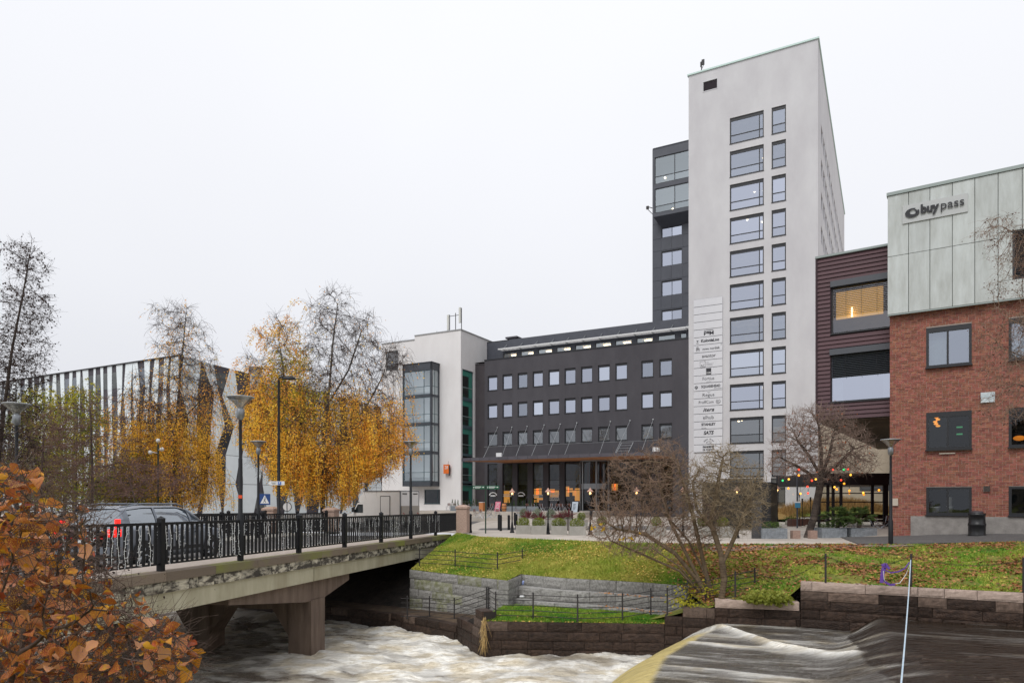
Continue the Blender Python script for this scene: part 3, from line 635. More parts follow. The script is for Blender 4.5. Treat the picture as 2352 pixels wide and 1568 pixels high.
# railings
SQ = MB().box(-.022, .022, -.028, .028, 0, .9).mesh('baluster', BLACK)
PO = MB().box(-.065, .065, -.065, .065, 0, 1.2).add([(-.08,-.08,1.2),(.08,-.08,1.2),(.08,.08,1.2),(-.08,.08,1.2),(0,0,1.27)], [(0,3,2,1),(0,1,4),(1,2,4),(2,3,4),(3,0,4)]).mesh('post', BLACK)
def railing(x, posts, label, grp, step=.128, z0=0.0, drop=None, end_scroll=False, skip=()):
    o = bthing('bridge_railing', label, 'railing', grp, tuple(bw(x, 0))); o.rotation_euler = (SLOPE, 0, Br.a)
    for p in posts:
        if p not in skip: link('post', PO, o, (0, p, 0))
    a, b = posts[0], posts[-1]
    MB().box(-.035, .035, a, b, 1.06, 1.12).build('top_rail', BLACK, o); MB().box(-.025, .025, a, b, .14, .18).build('bottom_rail', BLACK, o)
    n = 0
    for p, q in zip(posts[:-1], posts[1:]):
        k = max(1, round((q-p)/step))
        for i in range(1, k):
            if n < 298: link('baluster', SQ, o, (0, p+(q-p)*i/k, .17))
            n += 1
    return o
npx = [552, 686, 791, 875, 943, 1000, 1050]
posts = [-6.6, -3.3, 0.0] + [Br.y(p, 0)[0] for p in npx]
railing(0, posts, 'near black bar railing of the bridge hung with white icicle lights', 'black railings of the bridge', .187, skip=(posts[3],))
f2 = [21.9-3.15*i for i in range(9, -1, -1)]
railing(-7.1, f2, 'black railing on the far kerb of the bridge ending at the right granite pillar', 'black railings of the bridge', .17)
f1 = [20.6-3.3*i for i in range(6, -1, -1)]
railing(-10.1, f1, 'farthest black railing, at the outer edge of the bridge, ending at the left granite pillar', 'black railings of the bridge', .15)
def icicles(x, y0, y1, label, step, rad, z=1.06, seed=1):
    r = random.Random(seed); o = bthing('icicle_lights', label, 'string lights', 'white icicle light strings on the bridge railings', tuple(bw(x, 0))); o.rotation_euler = (SLOPE, 0, Br.a)
    mb = MB(); mb.tube([(-.04, y0+(y1-y0)*i/60, z-.03+.02*math.sin(i*2.1)) for i in range(61)], rad, 3); mb.build('cable', WIRE, o)
    y = y0; n = 0
    while y < y1 and n < 290:
        y += step*r.uniform(.6, 1.5); sd_ = r.choice([-1, 1]); ln = r.choice([.35, .55, .8, .85, .9]); mb = MB(); k = int(ln/.07); yy = y; p = []
        for i in range(k+1):
            yy += r.uniform(-.025, .025); p.append((.035*sd_+r.uniform(-.01, .01), yy, z-.02-ln*i/k))
        if ln > .75 and r.random() < .5: p.append((.06*sd_, yy+r.uniform(-.12, .12), z-.9))
        mb.tube(p, rad, 3, cap=False)
        for i in range(1, len(p)-1, 1):
            q = Vector(p[i]); mb.tube([q, q+Vector((r.uniform(-.03, .03), r.choice([-1, 1])*r.uniform(.03, .055), r.uniform(-.01, .02)))], rad*1.1, 3)
        mb.build('strand', WIRE, o); n += 1
icicles(0, -5, 20.2, 'white unlit icicle lights hanging in tangled strands on the near railing', .17, .006, seed=3)
icicles(-7.1, -4, 21.5, 'white unlit icicle lights on the railing at the far kerb', .3, .006, seed=4)
icicles(-10.1, 2, 20.3, 'white unlit icicle lights on the outermost railing', .4, .006, seed=5)
def pillar(loc, w, h, label, rz=0):
    o = thing('stone_pillar', label, 'pillar', loc, Br.a+rz, 'granite end pillars of the bridge railings')
    s = w/2; mb = MB(); mb.box(-s*.86, s*.86, -s*.86, s*.86, 0, h*.86); mb.build('shaft', PILLAR, o)
    mb = MB(); mb.box(-s, s, -s, s, h*.862, h*.93); mb.add([(-s,-s,h*.93),(s,-s,h*.93),(s,s,h*.93),(-s,s,h*.93),(-s*.4,-s*.4,h),(s*.4,-s*.4,h),(s*.4,s*.4,h),(-s*.4,s*.4,h)], [(0,1,5,4),(1,2,6,5),(2,3,7,6),(3,0,4,7),(4,5,6,7)]); mb.build('cap', PILLAR, o)
pillar(tuple(P(1063, 1222, 36.6)), .66, 1.45, 'pinkish granite pillar where the near railing ends at the grass bank')
p = bw(-7.1, 22.5); pillar((p.x, p.y, p.z-.1), .75, 1.5, 'granite pillar at the end of the far kerb railing in front of the big birch')
p = bw(-10.1, 21.2); pillar((p.x, p.y, p.z-.05), .75, 1.5, 'granite pillar beside the blue crossing sign at the end of the outermost railing')
p = P(1080, 1215, 37.5); mb = MB(); mb.lathe([(.09,0),(.09,.15),(.07,.2),(.07,.95),(.09,1.0),(.05,1.06),(.001,1.08)], 10); tag(mb.build('bollard', BLACK, None, True, (p.x, p.y, -.1)), 'stout black bollard touching the right side of the granite pillar', 'bollard')

# ---------------- saucer lamps ----------------
LGL = glass('lamp_funnel_glass', (.9, .9, .88, 1), (.75, .74, .72, 1), .25, .25)
def saucer(loc, h, label, sleeve=1.25):
    o = thing('street_lamp', label, 'street lamp', loc, 0, 'saucer topped street lamps')
    MB().lathe([(.085,0),(.085,sleeve),(.06,sleeve+.04),(.055,h*.62),(.042,h*.62+.03),(.042,h-.62)], 12).build('pole', BLACK, o, True)
    mb = MB(); mb.lathe([(.04,h-.64),(.075,h-.6),(.10,h-.56),(.105,h-.36),(.095,h-.34)], 14); mb.lathe([(.07,h-.34),(.07,h-.27)], 12); mb.build('lamp_socket', STEEL, o, True)
    MB().lathe([(.085,h-.30),(.14,h-.22),(.34,h-.035)], 24).build('funnel_shade', LGL, o, True)
    MB().lathe([(.34,h-.035),(.375,h-.025),(.36,h-.005),(.2,h+.015),(.001,h+.02)], 24).build('top_disc', GALV, o, True)
    MB().ball((0, 0, h-.2), .05, 8, 6).build('bulb', mat('lamp_bulb', hx('#d8d6cc'), None, rough=.3), o, True)
    return o
y_ = Br.y(552, 0)[0]; saucer(tuple(bw(0, y_)), 4.49, 'largest saucer lamp, on the near bridge railing, with an orange sticker on its pole')
p = P(552, 1302, Br.y(552, 0)[1]); 
mb = MB(); mb.box(-.05, .05, -.005, .0, 0, .09); q = bw(0, y_); tag(mb.build('sticker', mat('orange_sticker', hx('#d8502a'), None), None, loc=(q.x+.02, q.y-.062, 1.75)), 'small orange sticker on the pole of the largest saucer lamp', 'sticker')
y_ = Br.y(943, 0)[0]; saucer(tuple(bw(0, y_)), 4.45, 'saucer lamp on the near bridge railing in front of the white truck')
y_ = Br.y(593, -7.1)[0]; saucer(tuple(bw(-7.1, y_)), 4.5, 'saucer lamp on the far kerb railing between the largest lamp and the tall road lamp')
y_ = Br.y(38, -7.1)[0]; saucer(tuple(bw(-7.1, y_, .07)), 4.4, 'saucer lamp at the left edge above the orange leaved shrub')
p = PZ(2045, 1250, -.03); saucer((p.x, p.y, -.05), 4.12, 'saucer lamp with a black pole in front of the corner of the brick building', .95)
# tall road lamp
p = P(640, 1200, 37.0)
o = thing('road_lamp', 'tall black road lamp with a curved hooded head in front of the big birch', 'street lamp', (p.x, p.y, -.2))
H = (HZ-868)/F*37+1.7+.2
mb = MB(); mb.lathe([(.12,0),(.12,1.2),(.09,1.25),(.085,5),(.07,5.1),(.06,H-.1)], 10); mb.tube([(0,0,H-.15),(0.02,0,H+.0),(.12,0,H+.06),(.3,0,H+.05)], .045, 8); mb.build('pole', BLACK, o, True)
mb = MB(); pr = [(0.001,.16),(.1,.15),(.17,.09),(.2,0)]; mb.lathe(pr[::-1], 14); mb.v = [(.55+v[0]*1.9, v[1]*1.0, H-.06+v[2]) for v in mb.v]; mb.build('lamp_hood', BLACK, o, True)
# direction arrow sign (P) on that lamp
sg = thing('parking_sign', 'small white arrow sign with a blue parking square on the road lamp', 'sign', (p.x-.1, p.y-.14, P(0, 1109, 37).z))
MB().prismy([(-.42,0),(-.32,-.1),(.45,-.1),(.45,.1),(-.32,.1)], 0, .02).build('arrow_board', WHITE, sg)
MB().box(.1, .28, -.008, -.001, -.075, .075).build('blue_square', mat('sign_blue', hx('#1f5fb4'), None, rough=.4), sg)
text('P', .15, WHITE, sg, (.19, -.012, 0), bold=.004, depth=.001); 
MB().box(-.26, .02, -.006, -.001, .01, .04).box(-.2, -.02, -.006, -.001, -.045, -.018).build('print', mat('sign_grey', hx('#777777'), None), sg)
# pedestrian crossing sign
p = P(608, 1150, 39.5); cs = thing('crossing_sign', 'blue pedestrian crossing sign with white triangle above the left granite pillar', 'sign', (p.x, p.y, 0))
zc = P(0, 1146, 39.5).z; BL = mat('sign_dark_blue', hx('#1c3f78'), None, rough=.4)
MB().tube([(0,.05,-.2),(0,.05,zc+.3)], .03, 6).build('pole', GALV, cs); MB().box(-.31, .31, -.01, .01, zc-.31, zc+.31).build('board', BL, cs)
MB().prismy([(-.25,zc-.23),(.25,zc-.23),(0,zc+.24)], -.018, -.012).build('triangle', WHITE, cs)
MB().tube([(.02,-.024,zc+.06),(-.01,-.024,zc-.06),(-.08,-.024,zc-.17)], .014, 4).tube([(-.01,-.024,zc-.06),(.07,-.024,zc-.17)], .014, 4).tube([(-.06,-.024,zc-.01),(.07,-.024,zc-.01)], .01, 4).ball((.02,-.024,zc+.1), .028, 6, 4).build('walking_figure', BLACK, cs)
p = P(659, 1163, 40.5); z0_ = p.z; ns = thing('round_sign', 'small round white sign with a dark diagonal bar behind the far railing', 'sign', (p.x, p.y, 0))
MB().tube([(0,.04,-.3),(0,.04,z0_)], .025, 6).build('pole', GALV, ns); mb = MB(); mb.lathe([(.001,.0),(.27,.0),(.27,.02),(.001,.02)], 20); mb.v = [(a, b_, c_) for a, c_, b_ in mb.v]; mb.v = [(x, y, z+z0_) for x, y, z in mb.v]; mb.build('disc', WHITE, ns)
mb = MB(); mb.lathe([(.24,-.006),(.28,-.006),(.28,.0),(.24,0)], 20); mb.v = [(a, b_, c_+z0_) for a, c_, b_ in mb.v]; mb.box(-.02, .02, -.012, -.004, z0_-.24, z0_+.24); mb.build('rim', BLACK, ns)
# camera mast on the left
p = P(363, 1160, 45); cm = thing('camera_mast', 'dark thin mast carrying three small white cameras in front of the left birch', 'mast', (p.x, p.y, -.2))
zt = P(0, 1012, 45).z; MB().tube([(0,0,0),(0,0,zt+.2)], .06, 8).build('pole', mat('dark_green_metal', hx('#22322c'), None, rough=.5), cm)
mb = MB()
for dx, dz in ((.05, .0), (-.45, -.75), (.3, -.55)): mb.ball((dx, -.1, zt+.2+dz), .14, 8, 6); mb.tube([(0,0,zt+.15+dz),(dx,-.1,zt+.25+dz)], .03, 5)
mb.build('camera', WHITE, cm, True)

# ---------------- the grey estate car ----------------
def loft(mb, secs, mi=0, close=True):
    n = len(secs[0]); o = len(mb.v)
    for s in secs: mb.v.extend([tuple(p) for p in s])
    for i in range(len(secs)-1):
        for j in range(n-1): mb.f.append((o+i*n+j, o+i*n+j+1, o+(i+1)*n+j+1, o+(i+1)*n+j)); mb.m.append(mi)
    if close:
        mb.f.append(tuple(o+j for j in range(n))); mb.m.append(mi); mb.f.append(tuple(o+(len(secs)-1)*n+j for j in range(n))[::-1]); mb.m.append(mi)
CARP = mat('silver_grey_car_paint', hx('#7b818a'), hx('#828891'), 2, .3, metal=.4); CGL = glass('car_glass', (.75,.8,.85,1), (.30,.34,.36,1), .42)
RUB = mat('tyre_rubber', hx('#1b1b1c'), None, rough=.85); RIM = mat('alloy_rim', hx('#9a9ca0'), None, rough=.35, metal=.8); TRIM = mat('dark_trim', hx('#202124'), None, rough=.6)
RED = mat('tail_light_red', hx('#b01818'), None, rough=.25); REDL = emis('lit_tail_light', hx('#ff2a22'), 1.1)
def wheel(par, x, y, r=.33, w=.22):
    wl = MB(); wl.lathe([(r*.62,-w/2),(r*.95,-w/2),(r,-w/2+.03),(r,w/2-.03),(r*.95,w/2),(r*.62,w/2)], 20); wl.v = [(b_, a, c_) for a, c_, b_ in wl.v]
    o = link('wheel', None, par, (x, y, r)); wl.build('tyre', RUB, o, True)
    rm = MB(); rm.lathe([(.001,-w*.3),(r*.2,-w*.36),(r*.62,-w*.28),(r*.62,w*.28),(r*.2,w*.36),(.001,w*.3)], 20)
    rm.v = [(b_, a, c_) for a, c_, b_ in rm.v]
    for k in range(5):
        a = k*2*math.pi/5; 
        for sx in (-1, 1): rm.tube([(sx*w*.42, .04*math.cos(a), .04*math.sin(a)), (sx*w*.4, r*.6*math.cos(a), r*.6*math.sin(a))], .03, 4)
    rm.build('rim', RIM, o)
def make_car():
    p = bw(-3.0, 3.3); o = thing('car', 'silver grey estate car with lit red tail lights driving over the bridge', 'car', (p.x, p.y, p.z-.125), Br.a)
    Lh = 2.35
    def sec(y, w, zs, zb): return [(-w*.9, y, zs), (-w, y, zs+.12), (-w, y, zs+.35), (-w*.985, y, zb-.08), (-w*.95, y, zb), (w*.95, y, zb), (w*.985, y, zb-.08), (w, y, zs+.35), (w, y, zs+.12), (w*.9, y, zs), (-w*.9, y, zs)]
    mb = MB(); loft(mb, [sec(-2.36,.78,.42,1.0), sec(-2.3,.88,.3,1.06), sec(-2.0,.93,.26,1.08), sec(-.5,.95,.24,1.05), sec(.9,.95,.24,1.03), sec(1.3,.93,.24,1.0), sec(1.9,.91,.26,.92), sec(2.25,.82,.3,.82), sec(2.38,.62,.38,.68)]); mb.build('body', CARP, o, True)
    def gs(y, wb, wr, zr): return [(-wb, y, 1.02), (-(wb+wr)/2, y, (1.02+zr)/2+.02), (-wr, y, zr-.05), (-wr*.8, y, zr), (wr*.8, y, zr), (wr, y, zr-.05), ((wb+wr)/2, y, (1.02+zr)/2+.02), (wb, y, 1.02)]
    G = [gs(-2.26,.86,.78,1.06), gs(-1.95,.88,.70,1.55), gs(-1.2,.90,.70,1.62), gs(.1,.90,.69,1.62), gs(.55,.90,.68,1.55), gs(1.35,.88,.8,1.05)]
    mb = MB(); loft(mb, G, 0, False); mb.build('window_glass', CGL, o, True)
    mb = MB()
    up = lambda s, k=1.012, dz=.012: [(q[0]*k, q[1], q[2]+dz) for q in s]
    loft(mb, [up(s)[2:6] for s in G[1:5]], 0, False)
    for y0_, y1_, i0, i1 in ((-2.26,-1.95,0,1),):
        a, b = up(G[0]), up(G[1]); mb.quad(a[0], a[1], b[1], b[0]); mb.quad(a[7], a[6], b[6], b[7]); mb.quad(a[1], a[2], b[2], b[1]); mb.quad(a[6], a[5], b[5], b[6])
    def pil(t, wdt, i):   # body coloured pillar between sections i and i+1
        A = [Vector(q) for q in up(G[i])]; B = [Vector(q) for q in up(G[i+1])]
        for s in ((0,1),(1,2),(5,6),(6,7)):
            p0 = A[s[0]].lerp(B[s[0]], t); p1 = A[s[1]].lerp(B[s[1]], t); q0_ = A[s[0]].lerp(B[s[0]], t+wdt); q1_ = A[s[1]].lerp(B[s[1]], t+wdt); mb.quad(p0, p1, q1_, q0_)
    pil(.0, .25, 1); pil(.28, .07, 2); pil(0, .12, 4)
    a, b = up(G[4]), up(G[5])
    for i0, i1 in ((1,2),(5,6)): mb.quad(a[i0], a[i1], Vector(a[i1]).lerp(Vector(b[i1]), 1), Vector(a[i0]).lerp(Vector(b[i0]), 1)) if False else None
    mb.tube([a[2], b[2]], .04, 5); mb.tube([a[5], b[5]], .04, 5)
    for sx in (-1, 1): mb.tube([(sx*.66,-1.9,1.60),(sx*.66,-1.2,1.69),(sx*.66,.2,1.68),(sx*.64,.5,1.6)], .022, 5)
    mb.build('roof', CARP, o, True)
    for sx in (-1, 1):
        MB().box(min(sx*.9, sx*.72), max(sx*.9, sx*.72), -2.385, -2.12, .86, 1.05).build('tail_light', REDL if sx > 0 else REDL, o)
        MB().box(min(sx*.86,sx*.8), max(sx*.86,sx*.8), -2.24, -2.1, 1.06, 1.3).build('tail_light', REDL, o)
        MB().box(min(sx*.6,sx*.85), max(sx*.6,sx*.85), 2.1, 2.3, .62, .74).build('headlight', mat('headlight_glass', hx('#c8ccd0'), None, rough=.15), o)
        MB().box(min(sx*.95,sx*1.08), max(sx*.95,sx*1.08), .62, .82, 1.0, 1.14).build('door_mirror', CARP, o)
        for y in (-1.42, 1.42): wheel(o, sx*.86, y)
        mb = MB()
        for y in (-1.42, 1.42):
            for k in range(9):
                a0 = math.pi*k/9; a1 = math.pi*(k+1)/9; X = sx*.962
                mb.quad((X, y+.36*math.cos(a0), .33+.36*math.sin(a0)), (X, y+.41*math.cos(a0), .33+.41*math.sin(a0)), (X, y+.41*math.cos(a1), .33+.41*math.sin(a1)), (X, y+.36*math.cos(a1), .33+.36*math.sin(a1)))
                mb.add([(X*.999, y, .33), (X*.999, y+.36*math.cos(a0), .33+.36*math.sin(a0)), (X*.999, y+.36*math.cos(a1), .33+.36*math.sin(a1))], [(0,1,2)])
        mb.build('wheel_arch', TRIM, o)
        mb = MB(); 
        for y in (-.35, .62): mb.box(min(sx*.955,sx*.975), max(sx*.955,sx*.975), y, y+.16, .86, .885)
        mb.box(min(sx*.95,sx*.97), max(sx*.95,sx*.97), -1.0, 1.0, .4, .5); mb.build('door_trim', TRIM, o)
    MB().box(-.8, .8, -2.40, -2.3, .42, .62).build('rear_bumper', CARP, o); MB().box(-.85, .85, -2.39, -2.25, .27, .4).build('bumper_skirt', TRIM, o)
    MB().box(-.26, .26, -2.41, -2.402, .68, .79).build('number_plate', WHITE, o)
    MB().box(-.7, .7, -2.385, -2.365, .8, .84).build('reflector_strip', RED, o)
    return o
make_car()
# ---------------- white box truck ----------------
q = P(919, 1218, 52); tz = float(gz(q.x, q.y))
dv = Vector((-.84, .54)); rz = math.atan2(dv.y, dv.x)   # local x runs forward
tk = thing('box_truck', 'white box truck with side door and tail lift parked at the foot of the birch', 'truck', (q.x, q.y, tz), rz)
TW = mat('truck_white', hx('#dedcd9'), hx('#e4e2df'), 1.5, .4)
MB().box(0, 3.75, -2.1, 0, .75, 2.85).build('cargo_box', TW, tk).location = (0, 0, 0)
# local +y is to the left of travel; the side we see is the left one (y = 0)
MB().box(1.05, 1.95, -.001, .03, .85, 2.45).build('side_door', TW, tk); 
mb = MB()
for a in ((1.0,1.05,.83,2.5),(1.95,2.0,.83,2.5),(1.0,2.0,2.45,2.5)): mb.box(a[0], a[1], .0, .035, a[2], a[3])
mb.build('door_seal', TRIM, tk)
mb = MB(); mb.box(-.02, 3.78, -2.13, .03, 2.83, 2.9); mb.box(-.03, .04, -.06, .03, .75, 2.83); mb.box(-.03, .04, -2.13, -2.04, .75, 2.83); mb.build('corner_trim', STEEL, tk)
MB().box(-.04, -.001, -2.03, -.07, 1.75, 2.8).build('rear_door', TW, tk); MB().box(-.12, -.045, -2.05, -.05, .55, 1.75).build('tail_lift', mat('grey_beige_lift', hx('#a49c92'), None), tk)
RS = mat('red_stripe', hx('#a03030'), None)
for y in (-.35, -1.95):
    mb = MB(); 
    for k in range(4): mb.quad((-.125, y, .75+k*.12), (-.125, y+.2, .83+k*.12), (-.125, y+.2, .89+k*.12), (-.125, y, .81+k*.12))
    mb.build('warning_stripe', RS, tk)
MB().box(-.06, -.03, -1.9, -1.4, 2.62, 2.7).box(-.06, -.03, -.7, -.2, 2.62, 2.7).build('marker_lamp', TRIM, tk)
cab = MB(); pro = [(3.8,.45),(5.7,.45),(5.75,.95),(5.1,1.15),(4.55,1.95),(4.2,2.05),(3.8,2.05)]
cab.add([(x, -.12, z) for x, z in pro] + [(x, -1.98, z) for x, z in pro], [tuple(range(7)), tuple(range(7, 14))[::-1]] + [(i, (i+1) % 7, (i+1) % 7+7, i+7)[::-1] for i in range(7)]); cab.build('cab', TW, tk)
sp = MB(); pro = [(3.79,2.07),(4.5,2.07),(4.35,2.4),(3.95,2.75),(3.79,2.8)]
sp.add([(x, -.15, z) for x, z in pro] + [(x, -1.95, z) for x, z in pro], [tuple(range(5)), tuple(range(5, 10))[::-1]] + [(i, (i+1) % 5, (i+1) % 5+5, i+5)[::-1] for i in range(5)]); sp.build('wind_deflector', TW, tk)
MB().add([(3.95,-.105,1.2),(4.95,-.105,1.2),(4.5,-.105,1.85),(3.95,-.105,1.85)], [(0,1,2,3)]).build('side_window', mat('dark_cab_glass', hx('#20282a'), None, rough=.08), tk)
MB().box(0, 5.6, -1.8, -.3, .42, .6).build('chassis', TRIM, tk)
for x in (.95, 4.85):
    for y in (-.28, -1.85):
        wl = MB(); wl.lathe([(.001,-.12),(.36,-.12),(.38,-.08),(.38,.08),(.36,.12),(.001,.12)], 18); wl.v = [(a, c_, b_) for a, b_, c_ in wl.v]; wl.build('wheel', RUB, tk, True, (x, y, .38))
MB().box(4.7, 4.95, .02, .12, 1.25, 1.6).build('wing_mirror', TRIM, tk)
# ---------------- building materials ----------------
TWR = mat('tower_render', hx('#bdbbbd'), hx('#c9c8c9'), .35, .9, .12, 35, detail=6, stretch=(1, 1, .5))
WHR = mat('white_building_render', hx('#d2cfce'), hx('#dddbda'), .4, .9, .12, 30, detail=6, stretch=(1, 1, .4))
DKR = mat('charcoal_render', hx('#48464b', .85), hx('#525055', .85), .5, .9, .15, 30, detail=6, stretch=(1, 1, .4))
DKP = mat('charcoal_metal_panel', hx('#454851', .9), hx('#4c4f58', .9), 1.0, .45, vary=.06)
FRM = mat('anthracite_frame', hx('#212328'), None, rough=.45)
TEAL = mat('teal_frame', hx('#43565c'), None, rough=.5); TEALG = mat('green_spandrel', hx('#3f7f70'), None, rough=.25)
PURP = mat('purple_brown_cladding', hx('#4b3238'), hx('#573b40'), 2.0, .65, .1, 20, stretch=(.3, 1, 3), vary=.1)
GRP = mat('weathered_green_copper_panel', hx('#a3a6a2'), hx('#bfc4c3'), 1.6, .6, .12, 9, detail=8, vary=.06, stretch=(1.6, 1, 1.1), contrast=(.25, .65))
GRS = mat('panel_stain', hx('#8b8f83'), hx('#b4bbb4'), 1.3, .6)
COPE = mat('roof_coping', hx('#8d9693'), None, rough=.4, metal=.3)
BRK = mat('red_brick', hx('#85503f'), hx('#9c6556'), 7, .85, .25, 40, vary=.28, hue=.012, isl=True)
BMORT = mat('brick_mortar', hx('#b09f96'), None, rough=.95)
PLTH = mat('grey_plinth_render', hx('#827d79'), hx('#96918c'), 3, .9, .3, 25)
INT = mat('room_interior', hx('#6b6b6e'), hx('#8a8884'), .6, .9); INTD = mat('dark_room_interior', hx('#1e1d1e'), hx('#3a3530'), .8, .9)
CURT = mat('pale_curtain', hx('#c6d2d0'), None, rough=.9)
GL = glass('sky_glass', (.72,.77,.90,1), (.62,.68,.72,1), .68, wob=.12)
GLD = glass('dark_glass', (.55,.58,.62,1), (.55,.57,.56,1), .10, wob=.25); GLM = glass('half_mirror_glass', (.7,.74,.78,1), (.6,.62,.62,1), .34, wob=.3)
GL2 = glass('sky_glass_clearer', (.70,.76,.88,1), (.75,.80,.82,1), .50, wob=.15); GL3 = glass('sky_glass_brighter', (.80,.86,.98,1), (.6,.66,.7,1), .74, wob=.1)
rg_ = random.Random(77); pick = lambda: rg_.choice([GL, GL, GL2, GL3])
GLT = glass('green_tint_glass', (.6,.68,.66,1), (.45,.62,.56,1), .32, wob=.1)
GLC = glass('clear_bay_glass', (.80,.88,.92,1), (.80,.87,.88,1), .42, wob=.08)
LIT = emis('warm_ceiling_light', (1.0,.78,.5,1), 7); LITW = emis('pale_ceiling_light', (1,.93,.82,1), 1.6); AMB = emis('amber_cafe_light', (1.0,.42,.08,1), .8)
SLATM = mat('dark_blind_slat', hx('#3c4044'), None, rough=.4, metal=.3); BLK2 = mat('soot_black', hx('#17171a'), hx('#1e1e22'), 2, .5)
def shell(o, x0, x1, y1, z0, z1, m, y0=0.0, left=True, right=True):
    "the plain walls and flat roof behind a facade"
    mb = MB(); mb.quad((x1,y1,z0),(x0,y1,z0),(x0,y1,z1),(x1,y1,z1))
    if left: mb.quad((x0,y1,z0),(x0,y0,z0),(x0,y0,z1),(x0,y1,z1))
    if right: mb.quad((x1,y0,z0),(x1,y1,z0),(x1,y1,z1),(x1,y0,z1))
    mb.build('wall', m, o); MB().quad((x0,y0,z1-.25),(x1,y0,z1-.25),(x1,y1,z1-.25),(x0,y1,z1-.25)).build('roof', TRIM, o)
def rooms(o, x0, x1, y, zs, depth=3.2, m=None):
    mb = MB()
    for z in zs: mb.box(x0, x1, y+.12, y+depth, z-.15, z+.15)
    mb.quad((x0,y+depth,zs[0]-3),(x1,y+depth,zs[0]-3),(x1,y+depth,zs[-1]),(x0,y+depth,zs[-1])); mb.build('floors', m or INT, o)
# ---------------- the tower ----------------
T = Fr(1581, 73.3, -28.3)
tx = lambda px, off=0: T.x(px, off)
tower = thing('tower_block', 'tall pale rendered office tower with a column of tenant signs', 'tower', (T.ox, T.oy, 0), T.a)
TXR = tx(1878); TZ = 46.25; TD = 47.0
rowz = []; zb1 = T.z(1675, 332); zb11 = T.z(1675, 1095); stp = (zb1-zb11)/10; hW = T.z(1675, 272.7)-zb1
xa0, xa1, xb0, xb1 = tx(1675.5), tx(1753.5), tx(1771.5), tx(1804.5)
holes = []
for k in range(11):
    z = zb1-stp*k; holes += [(xa0, xa1, z, z+hW), (xb0, xb1, z, z+hW)]
vx0, vx1 = tx(1615), tx(1646.5); vz0, vz1 = T.z(1615, 211), T.z(1615, 190)
holes.append((vx0, vx1, vz0, vz1)); gz0 = .4
holes += [(tx(1662), tx(1752), gz0, 3.9), (tx(1770), tx(1803), gz0, 3.9)]
mb = MB(); holes_wall(mb, 0, TXR, -.5, TZ, holes, depth=.22); mb.build('wall', TWR, tower)
# right side with four bands of grouped small windows
sh = []; sidew = []
zt0 = T.z(1878, 500)
for r_ in range(12):
    z = zb1-stp*r_-.1
    if z < 9: break
    for c_ in range(15):
        y0_ = 3.6+c_*2.75; 
        if y0_+1.9 < TD-1.0: sh.append((y0_, y0_+1.9, z, z+1.75))
sh = [h for h in sh if h[2] < zb1-stp*0-.0]
mb = MB(); holes_wall(mb, 0, TD, -.5, TZ, sh, depth=.3, side=TXR); mb.build('side_wall', TWR, tower)
shell(tower, 0, TXR, TD, -.5, TZ, TWR, right=False)
mb = MB(); mb.box(-.12, TXR+.12, -.12, .3, TZ, TZ+.16); mb.box(TXR-.3, TXR+.12, .3, TD+.1, TZ, TZ+.16); mb.build('coping', mat('pale_green_coping', hx('#b9cfc8'), None, rough=.4), tower)
for k in range(11):
    z = zb1-stp*k; g_ = pick() if k < 9 else GLM
    window(tower, xa0, xa1, z, z+hW, .1, FRM, g_, vx=(.87,), hz=(.33,), top=.2, fw=.11); window(tower, xb0, xb1, z, z+hW, .1, FRM, g_, hz=(.35,), top=.2, fw=.11)
swm = MB().box(0, .03, 0, 1.9, 0, .07).box(0, .03, 0, 1.9, 1.68, 1.75).box(0, .03, 0, .07, .07, 1.68).box(0, .03, 1.83, 1.9, .07, 1.68).box(0, .03, .9, .97, .07, 1.68).mesh('side_window', FRM); spm = MB().quad((.01,.07,.07),(.01,1.83,.07),(.01,1.83,1.68),(.01,.07,1.68)).mesh('pane', GL)
for h in sh:
    w_ = link('window', swm, tower, (TXR-.2, h[0], h[2])); link('pane', spm, w_)
rooms(tower, .3, TXR-.4, 0, [zb1-stp*k-.75 for k in range(11, -2, -1)], 4.0); 
mb = MB(); mb.quad((TXR-2.2,.5,2),(TXR-2.2,TD-1,2),(TXR-2.2,TD-1,TZ-1),(TXR-2.2,.5,TZ-1)); mb.build('corridor_wall', INT, tower)
lm = MB().box(-.4, .4, -.15, .15, -.03, 0).mesh('ceiling_light', LIT); ls = MB().ball((0,0,0), .13, 6, 4).mesh('ceiling_light', LIT)
r = random.Random(4)
for k in range(1, 10):
    ceil = zb1-stp*k+hW+.32
    if k in (4, 5, 6, 7):
        for j in range(3 if k != 7 else 5): link('ceiling_light', lm, tower, (r.uniform(xa0+.4, xa1-.6), r.uniform(.9, 3.2), ceil-.1), (0, 0, 0), (1.0, 1, 1))
    else:
        for j in range(5): link('ceiling_light', ls, tower, (r.uniform(xa0+.2, xa1-.2), r.uniform(.6, 3.2), ceil-r.uniform(.1, .5)))
# louvre opening
mb = MB(); 
for a in ((vx0-.06,vx1+.06,vz0-.08,vz0),(vx0-.06,vx1+.06,vz1,vz1+.08),(vx0-.06,vx0,vz0,vz1),(vx1,vx1+.06,vz0,vz1)): mb.box(a[0], a[1], -.03, .05, a[2], a[3])
f_ = mb.build('vent', mat('pale_vent_frame', hx('#c4c4c6'), None), tower)
mb = MB(); n_ = 9
for k in range(n_): zz = vz0+(vz1-vz0)*k/n_; mb.add([(vx0,.02,zz),(vx1,.02,zz),(vx1,.12,zz+.13),(vx0,.12,zz+.13)], [(0,1,2,3)])
mb.quad((vx0,.2,vz0),(vx1,.2,vz0),(vx1,.2,vz1),(vx0,.2,vz1)); mb.build('louvre', mat('vent_brown', hx('#4a4248'), None), f_)
